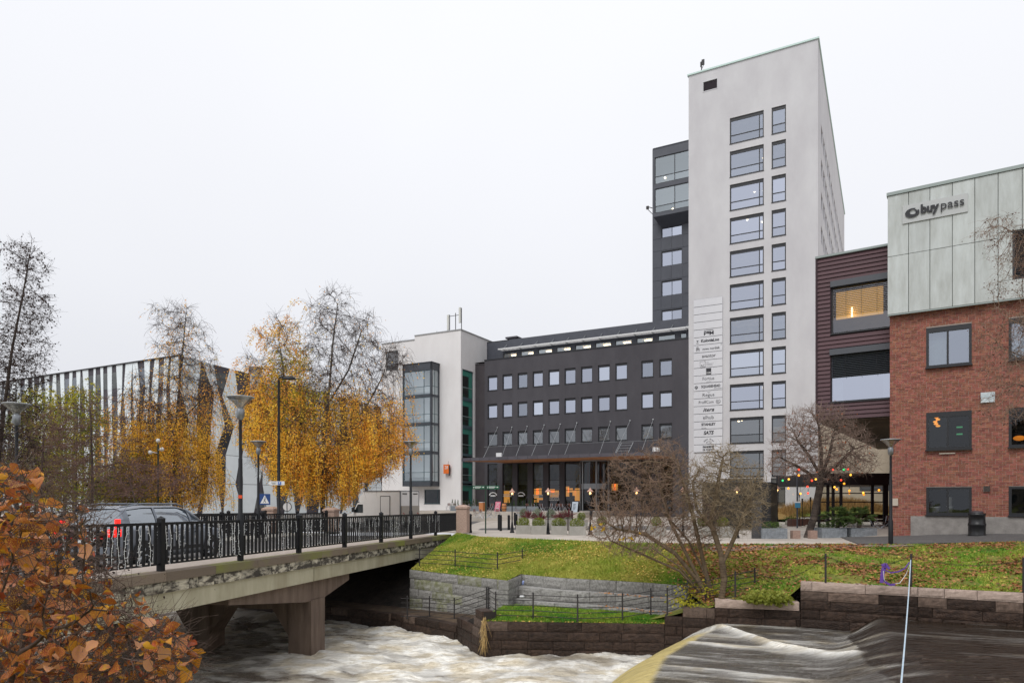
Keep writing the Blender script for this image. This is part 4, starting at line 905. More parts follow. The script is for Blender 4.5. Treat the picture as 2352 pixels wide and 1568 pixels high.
# black ground floor doors
for a, b in ((tx(1662), tx(1752)), (tx(1770), tx(1803))):
    window(tower, a, b, gz0, 3.9, .12, BLK2, GLD, vx=(.5,), hz=(.7,), sill=False)
# aerial
ae = MB(); xq = tx(1608); ae.tube([(0,0,0),(0,0,1.35)], .05, 6).box(-.12, -.02, -.06, .06, .8, 1.3).box(.02, .3, -.06, .06, .95, 1.5).tube([(0,0,.5),(.25,0,1.0)], .03, 5)
pq = T.w(xq, .5, TZ+.1); a_ = thing('roof_aerial', 'small grey aerial on the left end of the tower roof', 'aerial', tuple(pq), T.a); ae.build('antenna', IRON, a_)
# ---------------- tenant sign column ----------------
SX0, SX1 = tx(1592.5, -.12), tx(1658.5, -.12); ST, SB = T.z(1592, 689, -.12), T.z(1591, 1039, -.12)
INK = mat('sign_ink', hx('#2e2e33'), None, rough=.7); BOARD = mat('sign_board', hx('#c8c8cc'), hx('#cfcfd2'), .6, .55)
pq = T.w(SX0, -.12); sg = thing('tenant_sign', 'tall column of twenty pale tenant name boards on the tower front', 'sign', (pq.x, pq.y, 0), T.a)
SW = SX1-SX0; rh = (ST-SB)/20
brd = MB().box(0, SW, 0, .08, .03, rh-.02).mesh('name_board', BOARD)
MB().box(.05, SW-.05, .04, .11, SB, ST).build('backing', mat('board_gap', hx('#4a4a50'), None), sg)
names = [None]*4 + ['Mad', 'Kolonial.no', 'novo nordisk', 'avantor', 'AC', 'NYARK', 'Fortius', 'SQUAREHEAD', 'Regus', 'ProffCom', 'itera', 'elhub', 'STANLEY', 'SATS', 'Godt', 'FANGENE']
def ring(mb, cx, cz, r0, w, n=20, a0=0, a1=2*math.pi, sx=1.0, y=-.012):
    for k in range(n):
        t0 = a0+(a1-a0)*k/n; t1 = a0+(a1-a0)*(k+1)/n
        mb.add([(cx+sx*r0*math.cos(t0), y, cz+r0*math.sin(t0)), (cx+sx*(r0+w)*math.cos(t0), y, cz+(r0+w)*math.sin(t0)), (cx+sx*(r0+w)*math.cos(t1), y, cz+(r0+w)*math.sin(t1)), (cx+sx*r0*math.cos(t1), y, cz+r0*math.sin(t1))], [(0,3,2,1)])
for k in range(20):
    z0_ = ST-(k+1)*rh; b_ = link('name_board', brd, sg, (0, 0, z0_)); nm = names[k]; cx = SW/2+.1; cz = rh/2; D = .004
    def tt(s, size, w, x=cx, z=cz, **kw): return text(s, size, INK, b_, (x, -.006, z), width=w, depth=D, name='lettering', **kw)
    if nm is None: continue
    if nm == 'Mad':
        text('Mad', .5, INK, b_, (cx, -.006, cz-.02), rot=(R(90), R(180), 0), width=1.0, bold=.02, depth=D); MB().box(cx-.5, cx+.48, -.012, -.004, rh-.16, rh-.11).build('bar', INK, b_)
    elif nm == 'Kolonial.no':
        tt(nm, .42, 1.85, cx+.12, bold=.016); MB().box(.28, .52, -.012, -.004, .18, .23).quad((.28,-.01,.48),(.36,-.01,.5),(.42,-.01,.38),(.40,-.01,.3)).quad((.52,-.01,.48),(.40,-.01,.3),(.38,-.01,.38),(.46,-.01,.52)).build('mark', INK, b_)
    elif nm == 'novo nordisk':
        tt(nm, .36, 1.75, cx+.22, cz-.05, bold=.004); mb = MB(); ring(mb, .42, .58, .06, .03, 10)
        mb.box(.28, .33, -.012, -.005, .16, .38).box(.55, .6, -.012, -.005, .16, .38).box(.42, .46, -.012, -.005, .16, .36).box(.28, .62, -.012, -.005, .36, .44).box(.3, .36, -.012, -.005, .44, .56); mb.build('mark', INK, b_)
        tt('®', .14, .1, SW-.12, rh-.15)
    elif nm == 'avantor': tt(nm, .5, 1.4, bold=.004)
    elif nm == 'AC':
        tt('AC', .36, .4, .95, .22, bold=.0); mb = MB(); mb.box(.66, .68, -.01, -.004, .05, .68).box(1.2, 1.22, -.01, -.004, .05, .68).box(.66, 1.22, -.01, -.004, .05, .07).box(.66, 1.1, -.01, -.004, .66, .68).quad((1.1,-.01,.68),(1.22,-.01,.56),(1.22,-.01,.68),(1.16,-.01,.70)); mb.build('mark', INK, b_)
        for q_, s_ in enumerate(('THE', 'ASSESSMENT', 'COMPANY')): text(s_, .13, mat('grey_ink', hx('#8a8a8e'), None), b_, (1.3, -.006, .52-.16*q_), align='LEFT', depth=D)
    elif nm == 'NYARK':
        MB().box(cx-.28, cx+.24, -.01, -.003, .06, rh-.08).build('mark', INK, b_); text('NYARK', .2, WHITE, b_, (cx-.02, -.014, .24), width=.46, depth=.002, bold=.006)
    elif nm == 'Fortius': tt(nm, .46, 1.2, cx-.05, cz+.04); text('PROSJEKT', .11, mat('grey_ink', hx('#8a8a8e'), None), b_, (cx, -.006, .1), depth=D)
    elif nm == 'SQUAREHEAD':
        tt(nm, .36, 1.95, cx+.2, cz+.03, bold=.012); text('TECHNOLOGY', .12, INK, b_, (SW-.45, -.006, .16), depth=D, width=.8)
        mb = MB(); ring(mb, .28, cz, .1, .08, 6, R(30), R(390)); mb.box(.26, .32, -.012, -.004, .2, .45); mb.build('mark', INK, b_)
    elif nm == 'Regus':
        tt(nm, .48, 1.2, cx-.05, cz-.06); mb = MB(); ring(mb, cx, rh-.14, .07, .025, 8, math.pi, 2*math.pi); mb.box(cx+.12, cx+.16, -.012, -.004, rh-.12, rh-.08).box(cx-.13, cx-.1, -.012, -.004, rh-.16, rh-.12); mb.build('mark', INK, b_)
    elif nm == 'ProffCom':
        tt(nm, .42, 1.5, cx-.28, space=1.05); mb = MB(); ring(mb, SW-.42, cz, .04, .03, 12, 0, 5); ring(mb, SW-.42, cz, .12, .03, 16, 1, 6.2); ring(mb, SW-.42, cz, .2, .03, 20, 2, 7.4); mb.build('mark', INK, b_)
    elif nm == 'itera': tt(nm, .55, 1.15, cx-.05, bold=.012, shear=.35)
    elif nm == 'elhub': tt(nm, .55, 1.1, cx-.05)
    elif nm == 'STANLEY': tt(nm, .36, 1.45, cx-.05, cz+.08, bold=.016); text('Security', .16, INK, b_, (cx-.5, -.006, .12), depth=D)
    elif nm == 'SATS': tt(nm, .5, 1.05, cx-.05, bold=.022, shear=.25)
    elif nm == 'Godt':
        for q_, ch in enumerate('Godt Brød'):
            a = R(150-15*q_); text(ch, .2, INK, b_, (cx+.52*math.cos(a), -.006, .12+.44*math.sin(a)), rot=(R(90), -(a-R(90)), 0), depth=D, bold=.004)
        mb = MB(); ring(mb, cx, .2, .12, .02, 20, 0, 2*math.pi, 1.9); ring(mb, cx-.12, .2, .05, .015, 6, 1, 3); ring(mb, cx+.06, .2, .05, .015, 6, 1, 3); mb.build('loaf_mark', INK, b_)
    elif nm == 'FANGENE': tt('FANGENE', .28, 1.15, cx-.05, cz+.14, bold=.016); tt('PÅ FORTET', .26, 1.15, cx-.05, cz-.16, bold=.012)

# ---------------- dark slab behind the tower's left edge ----------------
D0 = Fr(1498, 83.9, -28.3); dx = D0.x
dsl = thing('dark_annex_tower', 'charcoal clad slab with a glazed two storey box at its top, left of the tower', 'tower', (D0.ox, D0.oy, 0), D0.a)
DXR = dx(1600); DZ = D0.z(1498, 338)
wz = []
for pyb, pyt in ((546,514),(612,577),(680,645),(742,712)): wz.append((D0.z(1519, pyb+1), D0.z(1519, pyt+1)))
wx0, wx1 = dx(1519), dx(1566)
hl = [(wx0, wx1, a, b) for a, b in wz]
mb = MB(); holes_wall(mb, 0, DXR, 10, DZ-7, hl, depth=.2); mb.box(0, DXR, 0, 2, DZ-7, DZ-.3); mb.build('wall', DKP, dsl); shell(dsl, 0, DXR, 14, 10, DZ-.3, DKP)
for a, b in wz: window(dsl, wx0, wx1, a, b, .08, FRM, GL, vx=(.5,), sill=False, top=.1)
rooms(dsl, .2, DXR, 0, [a-.6 for a, b in wz[::-1]] + [wz[0][1]+.6], 3)
# joints between the metal panels, as proud panels
pm = MB().box(0, 1, -.035, 0, 0, 1).mesh('panel', DKP)
cols = [0, dx(1518), dx(1542), dx(1568), DXR]
zr = sorted([z for a, b in wz for z in (a-.05, b+.1)]); zr = [zr[0]-1.5]+zr+[DZ-7.3]
for i in range(4):
    for j in range(len(zr)-1):
        if i in (1, 2) and j % 2 == 1: continue
        if zr[j+1]-zr[j] > .1: link('panel', pm, dsl, (cols[i]+.02, 0, zr[j]+.02), None, (cols[i+1]-cols[i]-.04, 1, zr[j+1]-zr[j]-.04))
# glazed box
bo = -1.6; bx0, bx1 = D0.x(1500, bo), D0.x(1600, bo); bz = lambda py: D0.z(1505, py, bo)
zt_, z1t, z1b, z2t, z2b, zbb = bz(342), bz(362), bz(424), bz(434), bz(490), bz(498)
mb = MB(); mb.box(bx0, bx1, bo, .0, z1t, zt_); mb.box(bx0, bx1, bo, 0, z2t-.0, z1b); mb.box(bx0, bx1, bo, 0, zbb, z2b); mb.box(bx0, bx0+.15, bo, 0, z2b, z2t); mb.box(bx0, bx0+.15, bo, 0, z1b, z1t)
mb.add([(bx0,bo,zbb),(bx1,bo,zbb),(bx1,0,zbb-.9),(bx0+.6,0,zbb-.9),(bx0,0,zbb)], [(0,3,2,1),(0,4,3)]); mb.box(bx0-.05, bx1, bo-.06, 0, zt_, zt_+.08)
mb.build('glazed_box', DKP, dsl)
for a, b in ((z1b, z1t), (z2b, z2t)): window(dsl, bx0+.15, dx(1585, bo) if False else bx1-.2, a, b, bo+.05, FRM, GLC, vx=(.50,), hz=(.28,), sill=False, fw=.09)
mb = MB(); mb.quad((bx0+.2,2.5,zbb),(bx1,2.5,zbb),(bx1,2.5,zt_),(bx0+.2,2.5,zt_)); mb.build('inner_wall', INT, dsl)
for q_ in ((1.6,-.2,z1b+1.2),(1.1,.4,z2t-1.0),(2.9,.3,z2t-.7),(2.5,-.1,z2b+.7)): link('ceiling_light', ls, dsl, q_)
mb = MB(); mb.tube([(-.1,.3,zbb+1.9),(-.7,.3,zbb+2.2)], .05, 5).tube([(-.1,.3,zbb+1.2),(-.7,.3,zbb+1.9)], .04, 5).box(-.85,-.55,.2,.4,zbb+1.9,zbb+2.25); mb.build('bracket', IRON, dsl)

# ---------------- low charcoal building ----------------
K = Fr(1112, 85.1, -28.3); kx = K.x
dk = thing('charcoal_building', 'long charcoal rendered building with three rows of square windows and a canopy', 'building', (K.ox, K.oy, 0), K.a)
KZ = 18.7; KR = kx(1581); KL = kx(1088)
wpx = [(1119.7,1141.5),(1153.6,1175.8),(1188.4,1210.8),(1223,1246.4),(1259.2,1284),(1296.2,1321.5),(1334,1360),(1373,1400),(1413,1440),(1472.5,1500),(1514,1543)]
rowsz = [(K.z(1120,897.4), K.z(1120,863.4)), (K.z(1120,960.6), K.z(1120,928)), (K.z(1120,1024), K.z(1120,993.3))]
hh = [(kx(a), kx(b), z0_, z1_) for z0_, z1_ in rowsz for a, b in wpx]
gpx = [(1119,1141.5),(1153.4,1176),(1187.6,1211),(1223,1246.4),(1259.2,1284),(1296.2,1331),(1334,1396.5),(1400,1448),(1471,1496),(1516,1545)]
GZ0, GZT = .5, 6.1
hh += [(kx(a), kx(b), GZ0, GZT) for a, b in gpx]
mb = MB(); holes_wall(mb, kx(1112.5), KR, 0, KZ, hh, depth=.22); mb.build('wall', DKR, dk)
mb = MB(); mb.box(KL-1.0, kx(1112.5), .35, 4, 0, KZ-.35); mb.quad((kx(1112.5),0,0),(kx(1112.5),0,KZ),(kx(1112.5),.35,KZ),(kx(1112.5),.35,0)); mb.box(KL-1.0, kx(1112.5), .3, .5, KZ-.35, KZ-.25); mb.build('side_wing_wall', mat('charcoal_render_brown', hx('#443f43', .9), hx('#4d484b', .9), .5, .9), dk)
mb = MB(); mb.box(kx(1112.5)-.02, KR, -.06, .3, KZ, KZ+.12); mb.build('coping', FRM, dk)
MB().quad((KL,.3,KZ-.05),(KR,.3,KZ-.05),(KR,14,KZ-.05),(KL,14,KZ-.05)).build('roof', TRIM, dk)
for i, (z0_, z1_) in enumerate(rowsz):
    for a, b in wpx:
        o_ = window(dk, kx(a), kx(b), z0_, z1_, .12, FRM, GLM if i == 2 else pick(), top=.16, fw=.09)
rooms(dk, kx(1116), KR, 0, [GZT+.5]+[a-.75 for a, b in rowsz[::-1]]+[rowsz[0][1]+.9], 3.4)
cl = MB().box(-.35, .35, -.1, .1, -.03, 0).mesh('ceiling_light', LIT)
for i, k_ in ((1,2),(1,3),(1,8),(1,9),(1,10),(2,7),(2,8),(0,3)):
    a, b = wpx[k_]; xm = (kx(a)+kx(b))/2; link('ceiling_light', cl, dk, (xm, .9, rowsz[i][1]+.3))
mb = MB(); xm = kx(1234); mb.quad((xm-.9,.5,rowsz[0][0]-.3),(xm+.9,.5,rowsz[0][0]-.3),(xm+.9,.5,rowsz[0][1]+.3),(xm-.9,.5,rowsz[0][1]+.3)); mb.build('roller_blind', mat('warm_blind', hx('#c9a58c'), None), dk)
# ground floor: tall glazed bays, warm shop interior
for i, (a, b) in enumerate(gpx):
    if i == 6: continue
    window(dk, kx(a), kx(b), GZ0, GZT, .16, BLK2, GLD, hz=(.42, .63), sill=False, fw=.07)
mb = MB(); xa_, xb_ = kx(1114), kx(1560); mb.quad((xa_,5.0,0),(xb_,5.0,0),(xb_,5.0,6.4),(xa_,5.0,6.4)); mb.quad((xa_,.3,.45),(xb_,.3,.45),(xb_,5,.45),(xa_,5,.45)); mb.build('shop_interior', INTD, dk)
rr_ = random.Random(12)
for px_, py_, w_, h_ in ((1130,1132,.5,.5),(1139,1130,.4,.4),(1163,1140,.8,1.5),(1229,1133,.9,1.2),(1237,1128,.7,.8),(1241,1145,1.0,.25),(1229,1150,.9,.3),(1267,1126,.7,.4),(1272,1133,1.2,.9),(1300,1128,.7,1.2),(1309,1125,.6,.5),(1318,1131,.4,.7),(1325,1135,.6,1.5),(1409,1111,.5,1.5),(1413,1111,.5,1.5)):
    xx = K.x(px_, 3.5); zz = K.z(px_, py_, 3.5); mb = MB(); mb.box(-w_/2, w_/2, 0, .1, -h_/2, h_/2); mb.build('shop_lamp', AMB, dk, loc=(xx, 3.5, zz))
for px_ in (1132, 1196): # round shop door emblems
    mb = MB(); xx = K.x(px_, .14); zz = K.z(px_, 1137, .14); ring(mb, xx, zz, .3, .1, 16, 0, math.pi, 1.4, .13); mb.box(xx-.35, xx+.35, .12, .14, zz-.12, zz+.04); mb.build('door_emblem', WHITE, dk)
for px_, py_ in ((1163,1136),(1237,1137)):
    mb = MB(); xx = K.x(px_, .14); zz = K.z(px_, py_, .14)
    for q_ in range(2): mb.box(xx-.75, xx+.75, .12, .14, zz-.2*q_, zz+.09-.2*q_)
    mb.build('window_lettering', mat('white_print', hx('#b5b3b0'), None), dk)
mb = MB(); xx = K.x(1271, .14); zz = K.z(1271, 1132, .14)
for q_ in range(6):
    c = -.85
    while c < .8:
        wv = rr_.uniform(.12, .4); mb.box(xx+c, min(xx+c+wv, xx+.85), .12, .14, zz-.17*q_, zz+.11-.17*q_); c += wv+.07
mb.build('window_lettering', mat('white_print', hx('#b5b3b0'), None), dk)
# revolving door drum
xl, xr = kx(1333), kx(1397); xc = (xl+xr)/2; rad = (xr-xl)/2
mb = MB()
for z0_, z1_ in ((2.95, 3.55), (6.0, 6.15), (.45, .55)):
    for k in range(16):
        a0 = math.pi+math.pi*k/16; a1 = math.pi+math.pi*(k+1)/16; q = lambda a, rr: (xc+rr*math.cos(a), rr*math.sin(a)*.8)
        p0, p1, p2, p3 = q(a0, rad), q(a1, rad), q(a1, rad-.15), q(a0, rad-.15)
        mb.hexa([(*p0, z0_), (*p1, z0_), (*p2, z0_), (*p3, z0_), (*p0, z1_), (*p1, z1_), (*p2, z1_), (*p3, z1_)])
for a in (180, 235, 295, 360):
    x_, y_ = xc+rad*math.cos(R(a)), rad*math.sin(R(a))*.8; mb.box(x_-.07, x_+.07, y_-.07, y_+.07, .5, 6.1)
mb.build('revolving_door', STEEL, dk); mb = MB()
for k in range(20):
    a0 = math.pi+math.pi*k/20; a1 = math.pi+math.pi*(k+1)/20; q = lambda a, rr: (xc+rr*math.cos(a), rr*math.sin(a)*.8)
    p0, p1 = q(a0, rad-.06), q(a1, rad-.06)
    mb.quad((*p0, 3.55), (*p1, 3.55), (*p1, 6.0), (*p0, 6.0)); mb.quad((*p0, .55), (*p1, .55), (*p1, 2.95), (*p0, 2.95))
mb.build('curved_glass', GLD, dk, True)
mb = MB(); 
for k in range(7): mb.box(xc-1.2+k*.38, xc-1.2+k*.38+.16, .8, 1.0, 3.6, 6)
mb.build('wood_slats', mat('brown_wood_interior', hx('#6d4632'), hx('#85583f'), 3, .7), dk)
# canopy
cz1, cz0 = K.z(1200, 1047, -5.3)+.02, K.z(1200, 1054.3, -5.3); cl_, cr_ = K.x(1060, -5.3), K.x(1514, -5.3)
cpol = [(cl_,-5.3),(cr_-.5,-5.3),(cr_,-4.9),(cr_+.1,-.01),(cl_+2.6,-.01),(cl_+2.6,-2.4)]
can = MB().prism(cpol, cz0+.01, cz1).build('canopy', mat('canopy_roof_metal', hx('#3f3b40'), hx('#4a464b'), 1, .5), dk)
cent = [(x*.99+.1, y+.12) for x, y in cpol[:-2]]+[(cl_+2.7,-.02),(cl_+2.7,-2.35)]
MB().prism([(cl_+.3,-5.15),(cr_-.6,-5.15),(cr_-.15,-4.8),(cr_-.1,-.1),(cl_+2.7,-.1),(cl_+2.7,-2.3)], cz0-.04, cz0+.009).build('soffit', mat('orange_wood_soffit', hx('#b07a55'), hx('#c08a64'), 2, .6, stretch=(.3, 3, 1)), can)
fpm = MB().box(0, 1, -.03, 0, 0, 1).mesh('fascia_panel', mat('fascia_panel_metal', hx('#46434a'), hx('#514e55'), 1, .45, vary=.12))
x = cl_
while x < cr_-1.3:
    link('fascia_panel', fpm, can, (x+.02, -5.3, cz0), None, (1.18, 1, cz1-cz0)); x += 1.22
for k in range(9):   # the sloping hanger rods
    px_ = [1142.5,1176,1211,1250,1287,1325,1402,1447,1500][k]; xt = kx(px_); zt2 = K.z(px_, [982,981,979,976,974,971,968,966,963][k] if k < 9 else 0)
    xbm = K.x([1110,1152,1184,1220,1258,1296,1376,1412,1472][k], -4.6); MB().tube([(xt, -.05, zt2), (xbm, -4.6, cz1)], .022, 5).build('hanger_rod', GALV, can)
    MB().ball((xt, -.08, zt2), .09, 6, 4).build('rod_fixing', GALV, can)
mb = MB(); mb.tube([(kx(1120), -.9, K.z(1120,1027)), (kx(1515), -.9, K.z(1515, 1010, -.9))], .02, 4); mb.build('guard_cable', GALV, can)
x = K.x(1423, -2.6); mb = MB(); za, zb_ = cz1, K.z(1423, 1015, -2.6)
for s in (0, 1.35): mb.tube([(x-.5+s, -2.6, za), (x+s*.96, -2.0, zb_)], .03, 4)
for k in range(5): t_ = k/4.5+.08; mb.tube([(x-.5+.5*t_, -2.6+.6*t_, za+(zb_-za)*t_), (x-.5+.5*t_+1.33, -2.6+.6*t_, za+(zb_-za)*t_)], .025, 4)
mb.build('roof_ladder', GALV, can)
for px_ in (1145, 1506):
    xx = K.x(px_, -4.6); MB().box(xx-.35, xx+.35, -4.6, -4.5, cz1, cz1+.5).build('floodlight', WHITE, can)
# top storey set back, with the white louvre awning
so = 3.2; sz = lambda px, py: K.z(px, py, so)
SZ0, SZ1 = KZ-.1, sz(1200, 776); sxl, sxr = K.x(1112, so), K.x(1590, so)
pent_w = [(1156,1185.5),(1196,1225),(1236,1267),(1278,1310),(1321,1357),(1367,1403),(1413,1450),(1462,1499),(1511,1550),(1562,1576)]
ph = [(K.x(a, so), K.x(b, so), SZ0+.15, SZ0+.15+1.35) for a, b in pent_w]
mb = MB(); holes_wall(mb, sxl, sxr, SZ0-.2, SZ1, ph, y=so, depth=.15); mb.quad((sxl,so,SZ0),(sxl,so,SZ1),(sxl,so+12,SZ1),(sxl,so+12,SZ0)); mb.build('top_storey_wall', DKP, dk)
MB().box(sxl+3.5, sxr, so+1.8, so+12, SZ1-.05, K.z(1300, 764, so+1.8)+.0).build('plant_screen', mat('dark_grey_cladding', hx('#4d4e55'), None, rough=.5), dk)
MB().box(sxl, sxl+3.6, so, so+12, SZ1-.1, SZ1+.02).build('roof', TRIM, dk)
for h in ph: window(dk, h[0], h[1], h[2], h[3], so+.05, FRM, GLC, hz=(.42,), sill=False, fw=.05)
for i, h in enumerate(ph[:8]): 
    link('ceiling_light', cl, dk, ((h[0]+h[1])/2, so+1.3, h[3]-.08), None, (1.2, 1.5, 1))
mb = MB(); mb.quad((sxl,so+3.2,SZ0),(sxr,so+3.2,SZ0),(sxr,so+3.2,SZ1),(sxl,so+3.2,SZ1)); mb.quad((sxl,so+.2,h[3]+.02),(sxr,so+.2,h[3]+.02),(sxr,so+3.2,h[3]+.02),(sxl,so+3.2,h[3]+.02)); mb.build('inner_wall', mat('warm_white_interior', hx('#c9bba8'), None), dk)
ax0, ax1 = K.x(1143, so-1.2), K.x(1583, so-1.2); az = h[3]+.28
aw = link('awning', MB().box(ax0, ax1, so-1.2, so-1.12, az-.05, az+.1).mesh('awning', WHITE), dk)
sl_ = MB().box(ax0, ax1, 0, .07, 0, .02).mesh('slat', WHITE)
for k in range(9): link('slat', sl_, aw, (0, so-1.1+k*.12, az+.01), (R(18), 0, 0))
for px_ in (1157,1193,1228,1265,1300,1338,1377,1417,1457,1498,1540,1576):
    xx = K.x(px_, so-.6); MB().box(xx-.03, xx+.03, so-1.15, so, az-.02, az+.03).tube([(xx,so-.9,az+.05),(xx+.1,so-.02,az+.75)], .03, 4).build('bracket', GALV, aw)
mb = MB(); xx = K.x(1175, so+3); zz = K.z(1175, 782, so+3); mb.box(xx-.6, xx+.6, so+3, so+4.2, zz-.6, zz+.3).box(xx-.85, xx+.85, so+2.8, so+4.4, zz+.3, zz+.5); mb.build('roof_vent', mat('dark_vent', hx('#4c4a50'), None), dk)

# ---------------- white corner building ----------------
Wb = Fr(1058, 83.2, -28.3); wx = Wb.x
wb = thing('white_corner_building', 'off white rendered building with a dark glazed bay and an orange number sign', 'building', (Wb.ox, Wb.oy, 0), Wb.a)
WZ = 22.0; WL = wx(877); zst = Wb.z(952, 770)
wh = [(wx(974), wx(1010.6), Wb.z(974,1156), Wb.z(974,1123.6)), (wx(886), wx(914), Wb.z(886,852), Wb.z(886,807.5))]
mb = MB(); holes_wall(mb, wx(952), 0, -.5, WZ, wh[:1], depth=.2); holes_wall(mb, WL, wx(952), -.5, Wb.z(952, 781), wh[1:], depth=.25); mb.quad((wx(952),0,Wb.z(952,781)),(wx(952),0,WZ),(wx(952),9,WZ),(wx(952),9,Wb.z(952,781))); mb.build('wall', WHR, wb)
gl0, gl1 = .35, 2.85; gzt = Wb.z(1061, 845)
mb = MB(); holes_wall(mb, 0, 14, -.5, WZ, [(gl0, gl1, .4, gzt)], depth=.25, side=0.0); mb.build('side_wall', WHR, wb)
mb = MB(); mb.quad((WL,.3,WZ-1.2),(0,.3,WZ-1.2),(0,14,WZ-.9),(WL,14,WZ-.9)); mb.build('roof', TRIM, wb)
mb = MB(); mb.box(wx(952), .08, -.08, .25, WZ, WZ+.12); mb.box(-.2, .08, .25, 14, WZ, WZ+.12); mb.box(WL, wx(952), -.08, .25, Wb.z(952, 781), Wb.z(952,781)+.12); mb.build('coping', mat('grey_coping', hx('#8f9090'), None, rough=.4), wb)
w_ = window(wb, *wh[0][:2], *wh[0][2:], .1, TEAL, GLD, vx=(.8,)); rooms(wb, WL+.3, -.3, 0, [0.5, 4.4, 8.0, 11.6, 15.2, 18.6], 4.5)
h = wh[1]; v_ = MB().box(h[0], h[1], .02, .1, h[2], h[2]+.06).build('vent', mat('vent_grey', hx('#5c5f62'), None), wb)
for k in range(16): zz = h[2]+(h[3]-h[2])*k/16; MB().add([(h[0],.0,zz),(h[1],.0,zz),(h[1],.14,zz+.17),(h[0],.14,zz+.17)], [(0,1,2,3)]).build('louvre', mat('vent_grey', hx('#5c5f62'), None), v_)
# glazed stair in the side wall: teal frame, storeys
n_ = 0; zz = .4; stz = [(gzt, Wb.z(1061,909)), (Wb.z(1061,915), Wb.z(1061,974)), (Wb.z(1061,980), Wb.z(1061,1040)), (Wb.z(1061,1058), Wb.z(1061,1103)), (Wb.z(1061,1112), .4)]
sw = MB(); sw.box(-.2, -.08, gl0, gl0+.12, .4, gzt); sw.box(-.2, -.08, gl1-.12, gl1, .4, gzt)
for a, b in stz: sw.box(-.2, -.05, gl0+.12, gl1-.12, a-.12, a+.0); sw.box(-.2, -.05, gl0+.12, gl1-.12, b-.3, b)
sw = sw.build('stair_window', TEAL, wb)
for a, b in stz:
    MB().quad((-.15,gl1-.85,b),(-.15,gl1-.12,b),(-.15,gl1-.12,a-.1),(-.15,gl1-.85,a-.1)).build('green_pane', TEALG, sw)
    MB().quad((-.15,gl0+.12,a-.75),(-.15,gl1-.86,a-.75),(-.15,gl1-.86,a-.12),(-.15,gl0+.12,a-.12)).build('green_pane', TEALG, sw)
    MB().quad((-.15,gl0+.12,b),(-.15,gl1-.86,b),(-.15,gl1-.86,a-.76),(-.15,gl0+.12,a-.76)).build('pane', GLT, sw)
    MB().box(-.16, -.1, gl0+.12, gl1-.12, (a+b)/2-.5, (a+b)/2-.42).build('transom', mat('grey_transom', hx('#7b8a8a'), None), sw)
    MB().box(-1.0, -.5, gl0+.4, gl1-1.0, b+.15, b+.55).build('landing', TEALG, sw)
MB().quad((-2.5,gl0-.2,0),(-2.5,gl1+.3,0),(-2.5,gl1+.3,gzt),(-2.5,gl0-.2,gzt)).build('stair_back_wall', INTD, wb)
# the bay
bo = -1.7; b0, b1 = Wb.x(924, bo), Wb.x(990.6, bo); bzt, bzb = Wb.z(990, 831, bo), Wb.z(990, 1115.5, bo)
rowsb = [(Wb.z(990,904,bo), Wb.z(990,848,bo)), (Wb.z(990,969,bo), Wb.z(990,910,bo)), (Wb.z(990,1035,bo), Wb.z(990,975,bo)), (Wb.z(990,1104,bo), Wb.z(990,1042,bo))]
mb = MB(); mb.box(b0, b1, bo, 0, rowsb[0][1], bzt); mb.box(b0, b1, bo, 0, bzb, rowsb[3][0]); mb.box(b0-.08, b1+.08, bo-.08, 0, bzt, bzt+.08)
for i in range(3): mb.box(b0, b1, bo, 0, rowsb[i+1][1], rowsb[i][0])
mb.box(b0, b0+.16, bo, bo+.16, bzb, bzt); mb.box(b1-.2, b1, bo, bo+.25, bzb, bzt); mb.box(b1-.1, b1, -.25, 0, bzb, bzt); mb.box(b0, b0+.1, bo+.2, 0, bzb, bzt)
bay = mb.build('glazed_bay', mat('bay_metal', hx('#34383f'), hx('#3c4148'), 1.5, .45), wb)
for a, b in rowsb:
    w_ = window(wb, b0+.16, b1-.2, a, b, bo+.04, TEAL, GLC, vx=(.76,), hz=(.33,), sill=False, fw=.07)
    MB().quad((b1-.03,bo+.25,a),(b1-.03,-.25,a),(b1-.03,-.25,b),(b1-.03,bo+.25,b)).build('pane', GLC, bay)
    MB().box(b1-.06, b1, bo+.25, -.25, a+(b-a)*.33, a+(b-a)*.33+.05).box(b1-.06, b1, -1.0, -.95, a, b).build('mullion', TEAL, bay)
MB().quad((b0,2.6,bzb),(b1,2.6,bzb),(b1,2.6,bzt),(b0,2.6,bzt)).build('inner_wall', mat('pale_green_interior', hx('#a9b8b4'), None), wb)
mb = MB()
for a, b in rowsb: mb.box(b0+.4, b1-.9, -.4, 0.3, a+.5, a+.58)
mb.build('desk', WHITE, wb)
mb = MB(); mb.box(b0-.45, b0-.05, -.3, -.05, rowsb[0][0]+.6, rowsb[0][0]+1.2).box(b0-.45, b0-.05, -.3, -.05, rowsb[1][0]+.9, rowsb[1][0]+1.5); mb.build('small_box', TEAL, wb)
# orange number sign
pq = Wb.w(Wb.x(1018, -.5), -.5); og = thing('number_sign', 'orange projecting sign with the number 28 on the white wall', 'sign', (pq.x, pq.y, Wb.z(1018, 1087, -.5)), Wb.a)
ow = Wb.x(1030, -.5)-Wb.x(1018, -.5); oh = (1087-1066)/F*83; OR = mat('signal_orange', hx('#d8691c'), None, rough=.4)
MB().box(0, ow, 0, .28, 0, oh).build('box', OR, og); text('28', .55, WHITE, og, (ow*.55, -.01, oh*.66), depth=.004, width=ow*.62); MB().tube([(ow-.1,.1,oh),(ow-.1,.1,oh+.4)], .02, 4).build('wire', IRON, og)
MB().box(ow, ow+.05, .05, .28, -.25, oh*.9).build('edge', IRON, og)
